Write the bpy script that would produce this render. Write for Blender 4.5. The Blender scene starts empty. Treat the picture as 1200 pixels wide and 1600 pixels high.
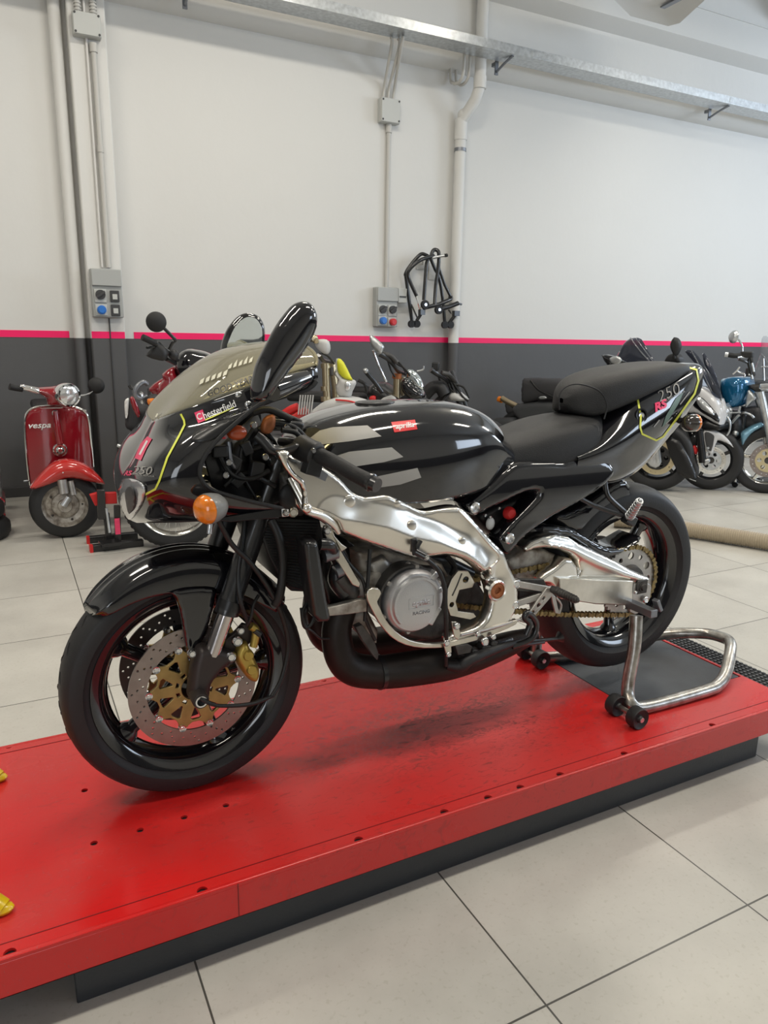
import bpy, bmesh, math, random
from mathutils import Vector, Matrix
from mathutils.geometry import delaunay_2d_cdt
from mathutils.bvhtree import BVHTree
random.seed(7)
PI = math.pi
SC = bpy.context.scene
COL = SC.collection

# ------------------------------------------------------------------ camera
CAM_F, CAM_YAW, CAM_PITCH, CAM_ROLL = 1142.3756, .4774077, .2336882, -.0156737
CAM_C = Vector((-.333103, -1.669683, 1.2825856))
_cy, _sy, _cp, _sp = math.cos(CAM_YAW), math.sin(CAM_YAW), math.cos(CAM_PITCH), math.sin(CAM_PITCH)
_F = Vector((_sy*_cp, _cy*_cp, -_sp)); _R = Vector((_cy, -_sy, 0)); _D = _F.cross(_R)
_cr, _sr = math.cos(CAM_ROLL), math.sin(CAM_ROLL)
CR = _cr*_R + _sr*_D; CD = -_sr*_R + _cr*_D; CF = _F
cam_data = bpy.data.cameras.new('camera'); cam = bpy.data.objects.new('camera', cam_data); COL.objects.link(cam)
cam.matrix_world = Matrix(((CR.x, -CD.x, -CF.x, CAM_C.x), (CR.y, -CD.y, -CF.y, CAM_C.y), (CR.z, -CD.z, -CF.z, CAM_C.z), (0, 0, 0, 1)))
cam_data.sensor_fit = 'VERTICAL'; cam_data.sensor_height = 36; cam_data.lens = CAM_F/1600*36
cam_data.clip_start = .05; SC.camera = cam

# ------------------------------------------------------------------ light and exposure
SC.view_settings.view_transform = 'Standard'; SC.view_settings.look = 'None'
SC.view_settings.gamma = 1; SC.view_settings.use_curve_mapping = False
SC.view_settings.exposure = 0.0
SC.cycles.max_bounces = 8; SC.cycles.glossy_bounces = 5; SC.cycles.diffuse_bounces = 4
SC.cycles.transparent_max_bounces = 12; SC.cycles.sample_clamp_indirect = 6
world = bpy.data.worlds.new('world'); SC.world = world; world.use_nodes = True
world.node_tree.nodes['Background'].inputs[0].default_value = (.75, .85, 1, 1)
world.node_tree.nodes['Background'].inputs[1].default_value = .35
def area(name, loc, aim, sx, sy, power, col):
    l = bpy.data.lights.new(name, 'AREA'); l.shape = 'RECTANGLE'; l.size = sx; l.size_y = sy; l.energy = power; l.color = col
    o = bpy.data.objects.new(name, l); COL.objects.link(o); o.location = loc
    o.rotation_euler = (Vector(aim)-Vector(loc)).to_track_quat('-Z', 'Y').to_euler(); return o
WARM = (1, .935, .82); COOL = (.72, .84, 1)
for (lx_, ly_) in ((-1.6, -1.0), (1.6, -1.0), (4.8, -1.0), (-1.6, 2.3), (1.6, 2.3), (4.8, 2.3), (8.0, 0.6)):
    area('ceiling_tube_light', (lx_, ly_, 4.55), (lx_, ly_, 0), 1.5, .30, 62, WARM)
area('window_daylight', (8.2, -5.4, 2.6), (5, 4, 1.4), 4.2, 1.6, 150, COOL)
area('side_window_daylight', (10.8, .8, 3.3), (3, 4.5, 2.6), 2.8, 1.6, 250, COOL)
area('entrance_daylight', (-3.6, -5.6, 1.7), (0, 0, .8), 2.0, 2.6, 60, (.9, .95, 1))

# ------------------------------------------------------------------ helpers
def ray(px, py): return CF + CR*((px-600)/CAM_F) + CD*((py-800)/CAM_F)
def at(px, py, Y):                     # point of the plane y=Y
    v = ray(px, py); return CAM_C + v*((Y-CAM_C.y)/v.y)
def atz(px, py, Z):
    v = ray(px, py); return CAM_C + v*((Z-CAM_C.z)/v.z)
def atx(px, py, X):
    v = ray(px, py); return CAM_C + v*((X-CAM_C.x)/v.x)

_G0 = (CAM_C.copy(), CF.copy(), CR.copy(), CD.copy())
def set_frame(o, phi):                 # from here on the helpers work in a vehicle's own axes (x forward)
    global CAM_C, CF, CR, CD
    Rm = Matrix.Rotation(-phi, 3, 'Z'); CAM_C = Rm@(_G0[0]-Vector(o)); CF = Rm@_G0[1]; CR = Rm@_G0[2]; CD = Rm@_G0[3]
def end_frame():
    global CAM_C, CF, CR, CD
    CAM_C, CF, CR, CD = _G0
WL = {}
def thing(name, label, cat, group=None):
    o = bpy.data.objects.new(name, None); COL.objects.link(o); o.empty_display_size = .05
    o['label'] = label; o['category'] = cat
    if group: o['group'] = group
    WL[o] = Vector((0, 0, 0)); return o
def tag(o, label, cat, group=None):
    o['label'] = label; o['category'] = cat
    if group: o['group'] = group
    return o
def settle(root, loc, rz=0):           # put the empty at the thing's base, children keep their place
    loc = Vector(loc)
    for ch in root.children: ch.location = ch.location - loc
    root.location = loc
def copy_tree(o, parent=None):
    c = o.copy(); COL.objects.link(c)
    if parent is not None: c.parent = parent
    for ch in list(o.children): copy_tree(ch, c)
    return c

class MB:
    def __init__(s): s.v = []; s.f = []; s.m = []
    def add(s, vs, fs, mi=0):
        n = len(s.v); s.v += [Vector(p) for p in vs]; s.f += [tuple(i+n for i in f) for f in fs]; s.m += [mi]*len(fs); return s
    def box(s, c, d, M=None, mi=0):
        c = Vector(c); M = M or Matrix.Identity(3)
        vs = [c+M@Vector((x*d[0]/2, y*d[1]/2, z*d[2]/2)) for x in (-1, 1) for y in (-1, 1) for z in (-1, 1)]
        return s.add(vs, [(0, 1, 3, 2), (4, 6, 7, 5), (0, 4, 5, 1), (2, 3, 7, 6), (0, 2, 6, 4), (1, 5, 7, 3)], mi)
    def bar(s, a, b, w, h, up=(0, 1, 0), mi=0):   # box from a to b
        a = Vector(a); b = Vector(b); d = b-a; x = d.normalized(); y = Vector(up); y = (y-x*y.dot(x)).normalized(); z = x.cross(y)
        M = Matrix((x, y, z)).transposed(); return s.box((a+b)/2, (d.length, w, h), M, mi)
    def tube(s, pts, r, seg=10, sm=0, closed=False, caps=True, mi=0, sx=1.0):
        pts = [Vector(p) for p in pts]; n0 = len(pts); rs = list(r) if hasattr(r, '__len__') else [r]*n0
        if sm: pts, rs = smooth_path(pts, rs, sm, closed)
        n = len(pts); rings = []; T0 = None
        for i, p in enumerate(pts):
            if closed: t = pts[(i+1) % n]-pts[i-1]
            else: t = pts[min(i+1, n-1)]-pts[max(i-1, 0)]
            if t.length < 1e-9: t = Vector((0, 0, 1))
            t.normalize()
            if T0 is None:
                u = t.cross(Vector((0, 1, 0)));
                if u.length < .2: u = t.cross(Vector((0, 0, 1)))
                u.normalize()
            else:
                u = u-t*u.dot(t); u.normalize()
            T0 = t; w = t.cross(u)
            rings.append([p+(u*math.cos(a)*sx+w*math.sin(a))*rs[i] for a in (2*PI*k/seg for k in range(seg))])
        vs = [q for R in rings for q in R]; fs = []
        m = n if closed else n-1
        for i in range(m):
            for k in range(seg):
                a = i*seg+k; b = i*seg+(k+1) % seg; c = ((i+1) % n)*seg+(k+1) % seg; d = ((i+1) % n)*seg+k; fs.append((a, b, c, d))
        if caps and not closed: fs.append(tuple(range(seg-1, -1, -1))); fs.append(tuple((n-1)*seg+k for k in range(seg)))
        return s.add(vs, fs, mi)
    def cyl(s, a, b, r, seg=20, r2=None, mi=0): return s.tube([a, b], [r, r if r2 is None else r2], seg, mi=mi)
    def lathe(s, prof, c, ax=(0, 1, 0), seg=32, closed=False, mi=0, ang=None, up=None):  # prof [(radius, height along ax)]
        c = Vector(c); ax = Vector(ax).normalized(); u = Vector(up) if up else (Vector((0, 0, 1)) if abs(ax.z) < .9 else Vector((1, 0, 0)))
        u = (u-ax*u.dot(ax)).normalized(); w = ax.cross(u)
        n = len(prof); full = ang is None; a0, a1 = ang or (0, 2*PI); cnt = seg if full else seg+1
        vs = [c+ax*h+(u*math.cos(a)+w*math.sin(a))*r for a in (a0+(a1-a0)*k/seg for k in range(cnt)) for (r, h) in prof]; fs = []
        for k in range(seg):
            k2 = (k+1) % cnt
            for i in range(n if closed else n-1):
                j = (i+1) % n; fs.append((k*n+i, k*n+j, k2*n+j, k2*n+i))
        return s.add(vs, fs, mi)
    def ball(s, c, r, seg=14, sq=(1, 1, 1), M=None, mi=0):
        c = Vector(c); M = M or Matrix.Identity(3); vs = []; fs = []; n = seg//2
        for i in range(n+1):
            for k in range(seg):
                a = PI*i/n; b = 2*PI*k/seg
                vs.append(c+M@Vector((r*sq[0]*math.sin(a)*math.cos(b), r*sq[1]*math.sin(a)*math.sin(b), r*sq[2]*math.cos(a))))
        for i in range(n):
            for k in range(seg): fs.append((i*seg+k, (i+1)*seg+k, (i+1)*seg+(k+1) % seg, i*seg+(k+1) % seg))
        return s.add(vs, fs, mi)
    def grid(s, rows, closed=False, mi=0):
        n = len(rows[0]); vs = [p for r in rows for p in r]; fs = []
        for i in range(len(rows)-1):
            for k in range(n if closed else n-1): fs.append((i*n+k, i*n+(k+1) % n, (i+1)*n+(k+1) % n, (i+1)*n+k))
        return s.add(vs, fs, mi)
    def prism(s, rings, y0, y1, mi=0, M=None):     # rings: lists of (x,z), first outer, rest holes; extruded along y
        pts = []; edges = []
        for R in rings:
            n = len(pts); pts += [Vector(p) for p in R]; edges += [(n+i, n+(i+1) % len(R)) for i in range(len(R))]
        vv, ee, tri = cdt(pts, edges, rings)
        n = len(vv); f0 = [tuple(t) for t in tri]
        vs = [Vector((p.x, y0, p.y)) for p in vv]+[Vector((p.x, y1, p.y)) for p in vv]
        fs = f0+[tuple(n+i for i in reversed(t)) for t in f0]; fs += walls(f0, n)
        if M is not None: vs = [M@p for p in vs]
        return s.add(vs, fs, mi)
    def merge(s, o, M=None):
        n = len(s.v); s.v += [M@p if M is not None else p.copy() for p in o.v]; s.f += [tuple(i+n for i in f) for f in o.f]; s.m += o.m; return s
    def mirror(s):
        n = len(s.v); s.v += [Vector((p.x, -p.y, p.z)) for p in s.v[:n]]; s.f += [tuple(i+n for i in reversed(f)) for f in s.f]; s.m += list(s.m); return s
    def bvh(s): return BVHTree.FromPolygons([tuple(p) for p in s.v], s.f)
    def build(s, name, mats, parent=None, bev=0, sub=0, solid=0, ang=38, off=-1, fix=True, bseg=2):
        if not s.v: raise ValueError(name)
        lo = Vector(map(min, zip(*s.v))); hi = Vector(map(max, zip(*s.v))); c = (lo+hi)/2
        me = bpy.data.meshes.new(name); me.from_pydata([p-c for p in s.v], [], s.f)
        for m in (mats if isinstance(mats, (list, tuple)) else [mats]): me.materials.append(m)
        me.polygons.foreach_set('material_index', s.m)
        bm = bmesh.new(); bm.from_mesh(me); bmesh.ops.remove_doubles(bm, verts=bm.verts, dist=1e-6)
        if fix: bmesh.ops.recalc_face_normals(bm, faces=bm.faces)
        bm.to_mesh(me); bm.free()
        me.shade_smooth(); me.set_sharp_from_angle(angle=math.radians(ang)); me.update()
        o = bpy.data.objects.new(name, me); COL.objects.link(o)
        if parent is not None: o.parent = parent; o.location = c-WL[parent]
        else: o.location = c
        WL[o] = c
        if solid: m = o.modifiers.new('thickness', 'SOLIDIFY'); m.thickness = solid; m.offset = off
        if bev: m = o.modifiers.new('bevel', 'BEVEL'); m.width = bev; m.segments = bseg; m.limit_method = 'ANGLE'; m.angle_limit = math.radians(40); m.harden_normals = False
        if sub: m = o.modifiers.new('smooth', 'SUBSURF'); m.levels = sub; m.render_levels = sub
        return o
def smooth_path(pts, rs, k, closed=False):
    n = len(pts); P = []; Rr = []
    rng = range(n if closed else n-1)
    for i in rng:
        if closed: a, b, c, d = pts[i-1], pts[i], pts[(i+1) % n], pts[(i+2) % n]; ra, rb, rc, rd = rs[i-1], rs[i], rs[(i+1) % n], rs[(i+2) % n]
        else: a, b, c, d = pts[max(i-1, 0)], pts[i], pts[i+1], pts[min(i+2, n-1)]; ra, rb, rc, rd = rs[max(i-1, 0)], rs[i], rs[i+1], rs[min(i+2, n-1)]
        for j in range(k):
            t = j/k; P.append(cr(a, b, c, d, t)); Rr.append(cr(ra, rb, rc, rd, t))
    if not closed: P.append(pts[-1]); Rr.append(rs[-1])
    return P, Rr
def cr(a, b, c, d, t): return (b*2+(c-a)*t+(a*2-b*5+c*4-d)*t*t+(b*3-a-c*3+d)*t*t*t)*.5
def sp(pts, k=6, closed=False):        # smooth a list of tuples
    v = [Vector(p) for p in pts]; return smooth_path(v, [0]*len(v), k, closed)[0]
def inside(x, y, R):
    c = False; n = len(R); j = n-1
    for i in range(n):
        xi, yi = R[i][0], R[i][1]; xj, yj = R[j][0], R[j][1]
        if (yi > y) != (yj > y) and x < (xj-xi)*(y-yi)/(yj-yi)+xi: c = not c
        j = i
    return c
def inrings(x, y, rings): return sum(inside(x, y, R) for R in rings) % 2 == 1
def cdt(pts, edges, rings):
    r = delaunay_2d_cdt([Vector((p[0], p[1])) for p in pts], edges, [], 0, 1e-7)
    vv, fs = r[0], r[2]; out = []
    for f in fs:
        x = sum(vv[i].x for i in f)/len(f); y = sum(vv[i].y for i in f)/len(f)
        if inrings(x, y, rings): out.append(tuple(f))
    return vv, r[1], out
def walls(tri, n):
    cnt = {}
    for t in tri:
        for i in range(len(t)):
            a, b = t[i], t[(i+1) % len(t)]; cnt[(a, b)] = 1
    return [(b, a, a+n, b+n) for (a, b) in cnt if (b, a) not in cnt]
def seg_d(px, py, a, b):
    dx, dy = b[0]-a[0], b[1]-a[1]; L = dx*dx+dy*dy
    t = 0 if L < 1e-12 else max(0, min(1, ((px-a[0])*dx+(py-a[1])*dy)/L)); return math.hypot(px-a[0]-t*dx, py-a[1]-t*dy)
def pillow(rings, Y, bulge, r, thick, res=.008, sgn=-1, fn=None, mb=None, flat=False):
    """rounded plate: rings (x,z) world; face bulges by `bulge` towards sgn*y, edge radius r, body goes back by thick; fn(x,z)->extra y"""
    rings = [[(p[0], p[-1]) for p in R] for R in rings]
    dens = []
    for R in rings:
        D = []
        for i in range(len(R)):
            a, b = R[i], R[(i+1) % len(R)]; L = math.hypot(b[0]-a[0], b[1]-a[1]); k = max(1, int(L/res))
            D += [(a[0]+(b[0]-a[0])*j/k, a[1]+(b[1]-a[1])*j/k) for j in range(k)]
        dens.append(D)
    pts = []; edges = []
    for D in dens:
        n = len(pts); pts += D; edges += [(n+i, n+(i+1) % len(D)) for i in range(len(D))]
    xs = [p[0] for p in rings[0]]; zs = [p[1] for p in rings[0]]
    def dist(x, z): return min(seg_d(x, z, R[i], R[(i+1) % len(R)]) for R in rings for i in range(len(R)))
    z = min(zs)+res*.5; row = 0
    while z < max(zs):
        x = min(xs)+(res*.5 if row % 2 else 0)
        while x < max(xs):
            if inrings(x, z, rings) and dist(x, z) > res*.45: pts.append((x, z))
            x += res
        z += res*.87; row += 1
    vv, _, tri = cdt(pts, edges, rings)
    n = len(vv); front = []
    for p in vv:
        d = dist(p.x, p.y); t = min(1, d/r); h = bulge*math.sqrt(max(0, 1-(1-t)**2))
        front.append(Vector((p.x, Y+sgn*h+(fn(p.x, p.y)*t if fn else 0), p.y)))
    back = [Vector((p.x, Y-sgn*thick, p.y)) for p in vv]
    fs = [tuple(t) for t in tri]; fs2 = fs+[tuple(n+i for i in reversed(t)) for t in fs]+walls(fs, n)
    mb = mb or MB(); mb.add(front+back, fs2); return mb
def pp(pts, Y, k=0, closed=True):      # pixel outline -> (x,z) ring on plane y=Y
    if k: pts = [(p.x, p.y) for p in sp([(a, b, 0) for a, b in pts], k, closed)]
    return [(q.x, q.z) for q in (at(a, b, Y) for a, b in pts)]
def circle(cx, cz, r, n=24, a0=0): return [(cx+r*math.cos(a0+2*PI*i/n), cz+r*math.sin(a0+2*PI*i/n)) for i in range(n)]
def refine(rows, ku, kv):              # Catmull-Rom refinement of a control net
    R = [sp(r, kv) for r in rows]; n = len(R[0]); C = [sp([R[i][j] for i in range(len(R))], ku) for j in range(n)]
    return [[C[j][i] for j in range(n)] for i in range(len(C[0]))]
def decal(bvh, rings, off=.0012, res=4.0, mb=None):   # pixel rings laid on a surface
    pts = []; edges = []
    for R in rings:
        D = []
        for i in range(len(R)):
            a, b = R[i], R[(i+1) % len(R)]; L = math.hypot(b[0]-a[0], b[1]-a[1]); k = max(1, int(L/res))
            D += [(a[0]+(b[0]-a[0])*j/k, a[1]+(b[1]-a[1])*j/k) for j in range(k)]
        n = len(pts); pts += D; edges += [(n+i, n+(i+1) % len(D)) for i in range(len(D))]
    xs = [p[0] for p in rings[0]]; ys = [p[1] for p in rings[0]]; y = min(ys)+res/2
    while y < max(ys):
        x = min(xs)+res/2
        while x < max(xs):
            if inrings(x, y, rings) and min(seg_d(x, y, R[i], R[(i+1) % len(R)]) for R in rings for i in range(len(R))) > res*.4: pts.append((x, y))
            x += res
        y += res
    vv, _, tri = cdt(pts, edges, rings); vs = []; ok = []
    for p in vv:
        d = ray(p.x, p.y).normalized(); h = bvh.ray_cast(CAM_C, d)
        if h[0] is None: ok.append(False); vs.append(CAM_C.copy())
        else:
            nn = h[1] if h[1].dot(d) < 0 else -h[1]; ok.append(True); vs.append(h[0]+nn*off-d*off*.5)
    mb = mb or MB()
    keep = [t for t in tri if all(ok[i] for i in t)]
    used = sorted({i for t in keep for i in t}); idx = {i: k for k, i in enumerate(used)}
    if keep: mb.add([vs[i] for i in used], [tuple(idx[i] for i in t) for t in keep])
    return mb
def ribbon(path, w):                   # pixel polyline -> outline ring of width w
    L = []; Rr = []; n = len(path)
    for i, p in enumerate(path):
        a = path[max(i-1, 0)]; b = path[min(i+1, n-1)]; dx, dy = b[0]-a[0], b[1]-a[1]; l = math.hypot(dx, dy) or 1
        L.append((p[0]-dy/l*w/2, p[1]+dx/l*w/2)); Rr.append((p[0]+dy/l*w/2, p[1]-dx/l*w/2))
    return L+Rr[::-1]
def glyph(txt, outline=False, shear=0.0, bold=0.0):     # text as (verts2d, faces), width normalised per unit size
    cu = bpy.data.curves.new('t', 'FONT'); cu.body = txt; cu.size = 1; cu.resolution_u = 3; cu.shear = shear; cu.offset = bold; cu.align_x = 'CENTER'; cu.align_y = 'CENTER'
    o = bpy.data.objects.new('t', cu); COL.objects.link(o); bpy.context.view_layer.update()
    me = o.to_mesh(); V = [(p.co.x, p.co.y) for p in me.vertices]; Fc = [tuple(p.vertices) for p in me.polygons]
    o.to_mesh_clear(); bpy.data.objects.remove(o); bpy.data.curves.remove(cu); return V, Fc
def text_decal(bvh, txt, c, size, angle=0, sx=1, shear=0, off=.0018, bold=0.0, mb=None, skew=0):   # c pixel centre, angle degrees counter-clockwise
    V, Fc = glyph(txt, shear=shear, bold=bold); a = math.radians(angle); mb = mb or MB(); vs = []
    ok = []
    for x, y in V:
        x *= size*sx; y *= size; X = x*math.cos(a)-y*math.sin(a+skew); Y = -(x*math.sin(a)+y*math.cos(a+skew))
        d = ray(c[0]+X, c[1]+Y).normalized(); h = bvh.ray_cast(CAM_C, d)
        if h[0] is None: ok.append(False); vs.append(CAM_C.copy()); continue
        nn = h[1] if h[1].dot(d) < 0 else -h[1]; ok.append(True); vs.append(h[0]+nn*off-d*off*.5)
    keep = [t for t in Fc if all(ok[i] for i in t)]; used = sorted({i for t in keep for i in t}); idx = {i: k for k, i in enumerate(used)}
    mb.add([vs[i] for i in used], [tuple(idx[i] for i in t) for t in keep]); return mb
def text_flat(txt, c, size, xd, zd, sx=1, shear=0, bold=0.0, mb=None):   # flat text at c spanned by xd (reading) and zd (up)
    V, Fc = glyph(txt, shear=shear, bold=bold); mb = mb or MB(); xd = Vector(xd); zd = Vector(zd); c = Vector(c)
    mb.add([c+xd*(x*size*sx)+zd*(y*size) for x, y in V], Fc); return mb

# ------------------------------------------------------------------ materials
def mat(name, col, rough=.5, metal=0, coat=0, bump=0, bscale=60, var=0, vscale=8, emit=0, trans=0, alpha=1, ior=1.45, dirt=None, bdist=.002):
    m = bpy.data.materials.new(name); m.use_nodes = True; nt = m.node_tree; b = nt.nodes['Principled BSDF']; L = nt.links
    b.inputs['Base Color'].default_value = (*col, 1); b.inputs['Roughness'].default_value = rough; b.inputs['Metallic'].default_value = metal
    b.inputs['Coat Weight'].default_value = coat; b.inputs['Coat Roughness'].default_value = .04; b.inputs['IOR'].default_value = ior
    b.inputs['Transmission Weight'].default_value = trans; b.inputs['Alpha'].default_value = alpha
    if emit: b.inputs['Emission Color'].default_value = (*col, 1); b.inputs['Emission Strength'].default_value = emit
    tc = nt.nodes.new('ShaderNodeTexCoord')
    if var or dirt:
        n = nt.nodes.new('ShaderNodeTexNoise'); n.inputs['Scale'].default_value = vscale; n.inputs['Detail'].default_value = 6; L.new(tc.outputs['Object'], n.inputs['Vector'])
        mx = nt.nodes.new('ShaderNodeMix'); mx.data_type = 'RGBA'
        rp = nt.nodes.new('ShaderNodeValToRGB'); rp.color_ramp.elements[0].position = .35; rp.color_ramp.elements[1].position = .68; L.new(n.outputs['Fac'], rp.inputs[0]); L.new(rp.outputs[0], mx.inputs['Factor'])
        c2 = dirt or tuple(c*(1-var) for c in col); mx.inputs['A'].default_value = (*col, 1); mx.inputs['B'].default_value = (*c2, 1); L.new(mx.outputs['Result'], b.inputs['Base Color'])
    if bump:
        n2 = nt.nodes.new('ShaderNodeTexNoise'); n2.inputs['Scale'].default_value = bscale; n2.inputs['Detail'].default_value = 4; L.new(tc.outputs['Object'], n2.inputs['Vector'])
        bp = nt.nodes.new('ShaderNodeBump'); bp.inputs['Strength'].default_value = bump; bp.inputs['Distance'].default_value = bdist; L.new(n2.outputs['Fac'], bp.inputs['Height']); L.new(bp.outputs[0], b.inputs['Normal'])
    return m
def fine(nt, *ops): pass
M = {}
M['black_gloss'] = mat('black_gloss', (.006, .006, .008), .10, coat=1)
M['black_satin'] = mat('black_satin', (.012, .012, .013), .32)
M['black_plastic'] = mat('black_plastic', (.016, .016, .017), .5, bump=.2, bscale=300)
M['black_metal'] = mat('black_metal', (.014, .014, .015), .28, coat=.4)
M['rubber'] = mat('rubber', (.014, .014, .015), .62, bump=.35, bscale=220, var=.3)
M['tyre_side'] = mat('tyre_side', (.017, .017, .018), .5, bump=.15, bscale=300)
M['rim_black'] = mat('rim_black', (.006, .006, .008), .12, coat=1)
M['seat'] = mat('seat', (.016, .016, .017), .55, bump=.5, bscale=420, var=.25, vscale=6)
M['polished'] = mat('polished', (.80, .77, .71), .26, 1, bump=.08, bscale=10, var=.12, vscale=9)
M['brushed'] = mat('brushed', (.70, .66, .58), .3, 1, bump=.2, bscale=60, var=.2, vscale=20)
M['cast'] = mat('cast', (.52, .50, .47), .42, .85, bump=.4, bscale=160, var=.3, vscale=14)
M['cover'] = mat('cover', (.56, .56, .57), .36, .8, bump=.3, bscale=400)
M['dark_cast'] = mat('dark_cast', (.10, .095, .09), .5, .6, bump=.5, bscale=120, var=.5, vscale=25)
M['dirty_cast'] = mat('dirty_cast', (.50, .47, .42), .5, .55, bump=.5, bscale=120, dirt=(.20, .17, .14), vscale=30)
M['fork_foot'] = mat('fork_foot', (.045, .036, .034), .42, .4)
M['stanchion'] = mat('stanchion', (.55, .50, .48), .14, 1)
M['chrome'] = mat('chrome', (.8, .8, .8), .08, 1)
M['bolt'] = mat('bolt', (.7, .7, .7), .22, 1)
M['gold'] = mat('gold', (.42, .30, .12), .38, .9, var=.25, vscale=30)
M['caliper_gold'] = mat('caliper_gold', (.46, .33, .08), .4, .75, bump=.3, bscale=200)
M['disc'] = mat('disc', (.33, .28, .26), .34, .9, var=.15, vscale=40)
M['disc_dark'] = mat('disc_dark', (.10, .09, .085), .4, .8)
M['chain'] = mat('chain', (.36, .27, .12), .42, .85, var=.6, vscale=80)
M['white'] = mat('white', (.8, .8, .78), .4)
M['silver_decal'] = mat('silver_decal', (.36, .35, .33), .5, .1)
M['yellow_line'] = mat('yellow_line', (.72, .75, .10), .4)
M['red_decal'] = mat('red_decal', (.72, .025, .03), .35, coat=.5)
M['pink_decal'] = mat('pink_decal', (.85, .06, .16), .35)
M['pale_green'] = mat('pale_green', (.13, .20, .17), .35)
M['grey_plastic'] = mat('grey_plastic', (.20, .20, .195), .35, coat=.3)
M['orange'] = mat('orange', (.85, .22, .01), .12, coat=1, bump=.6, bscale=90, var=.35, vscale=60)
M['orange_red'] = mat('orange_red', (.45, .07, .02), .25, coat=.5)
M['copper'] = mat('copper', (.38, .13, .05), .45, .5, var=.4, vscale=60)
M['hose'] = mat('hose', (.01, .01, .01), .45)
M['radiator'] = mat('radiator', (.012, .012, .012), .5)
M['exhaust'] = mat('exhaust', (.03, .024, .021), .48, .5, var=.5, vscale=9, bump=.2, bscale=90)
M['mirror'] = mat('mirror_glass', (.85, .92, .93), .02, 1)
M['galv'] = mat('galvanised', (.62, .64, .65), .34, .9, var=.25, vscale=30)
M['raw_steel'] = mat('raw_steel', (.50, .49, .46), .3, .95, dirt=(.26, .23, .20), vscale=35, bump=.2, bscale=200)
M['red_plastic'] = mat('red_plastic', (.55, .02, .02), .35)
M['yellow_paint'] = mat('yellow_paint', (.80, .55, .01), .3, coat=.4, var=.3, vscale=20)
M['grey_box'] = mat('grey_box', (.38, .39, .38), .45)
M['grey_box_light'] = mat('grey_box_light', (.50, .51, .49), .45)
M['blue_plastic'] = mat('blue_plastic', (.03, .17, .55), .35)
M['dark_grey'] = mat('dark_grey', (.05, .05, .052), .5)
M['conduit'] = mat('conduit', (.50, .49, .46), .5)
M['white_pipe'] = mat('white_pipe', (.62, .61, .59), .4)
M['steel_grey'] = mat('steel_grey', (.22, .23, .25), .4, .8)
def glassy(name, col, dens, rough=.03):
    m = bpy.data.materials.new(name); m.use_nodes = True; nt = m.node_tree; nt.nodes.clear(); L = nt.links
    out = nt.nodes.new('ShaderNodeOutputMaterial'); tr = nt.nodes.new('ShaderNodeBsdfTransparent'); tr.inputs[0].default_value = (*col, 1)
    df = nt.nodes.new('ShaderNodeBsdfDiffuse'); df.inputs[0].default_value = (*[c*.9 for c in col], 1); gl = nt.nodes.new('ShaderNodeBsdfGlossy'); gl.inputs['Roughness'].default_value = rough
    m1 = nt.nodes.new('ShaderNodeMixShader'); m1.inputs[0].default_value = dens; L.new(tr.outputs[0], m1.inputs[1]); L.new(df.outputs[0], m1.inputs[2])
    fr = nt.nodes.new('ShaderNodeFresnel'); fr.inputs[0].default_value = 1.4; m2 = nt.nodes.new('ShaderNodeMixShader'); L.new(fr.outputs[0], m2.inputs[0]); L.new(m1.outputs[0], m2.inputs[1]); L.new(gl.outputs[0], m2.inputs[2]); L.new(m2.outputs[0], out.inputs[0]); return m
M['screen'] = glassy('amber_screen', (1.0, .93, .68), .25)
M['lens'] = glassy('clear_lens', (.8, .8, .8), .22)
M['dark_screen'] = glassy('smoked_screen', (.22, .24, .30), .15)
M['clear_screen'] = glassy('clear_screen', (.85, .87, .9), .12)
M['lens_clear'] = mat('lens_clear', (.55, .56, .58), .12, .6, coat=1, bump=.8, bscale=60)
M['smoke_lens'] = mat('smoke_lens', (.035, .03, .028), .08, coat=1)
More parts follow.
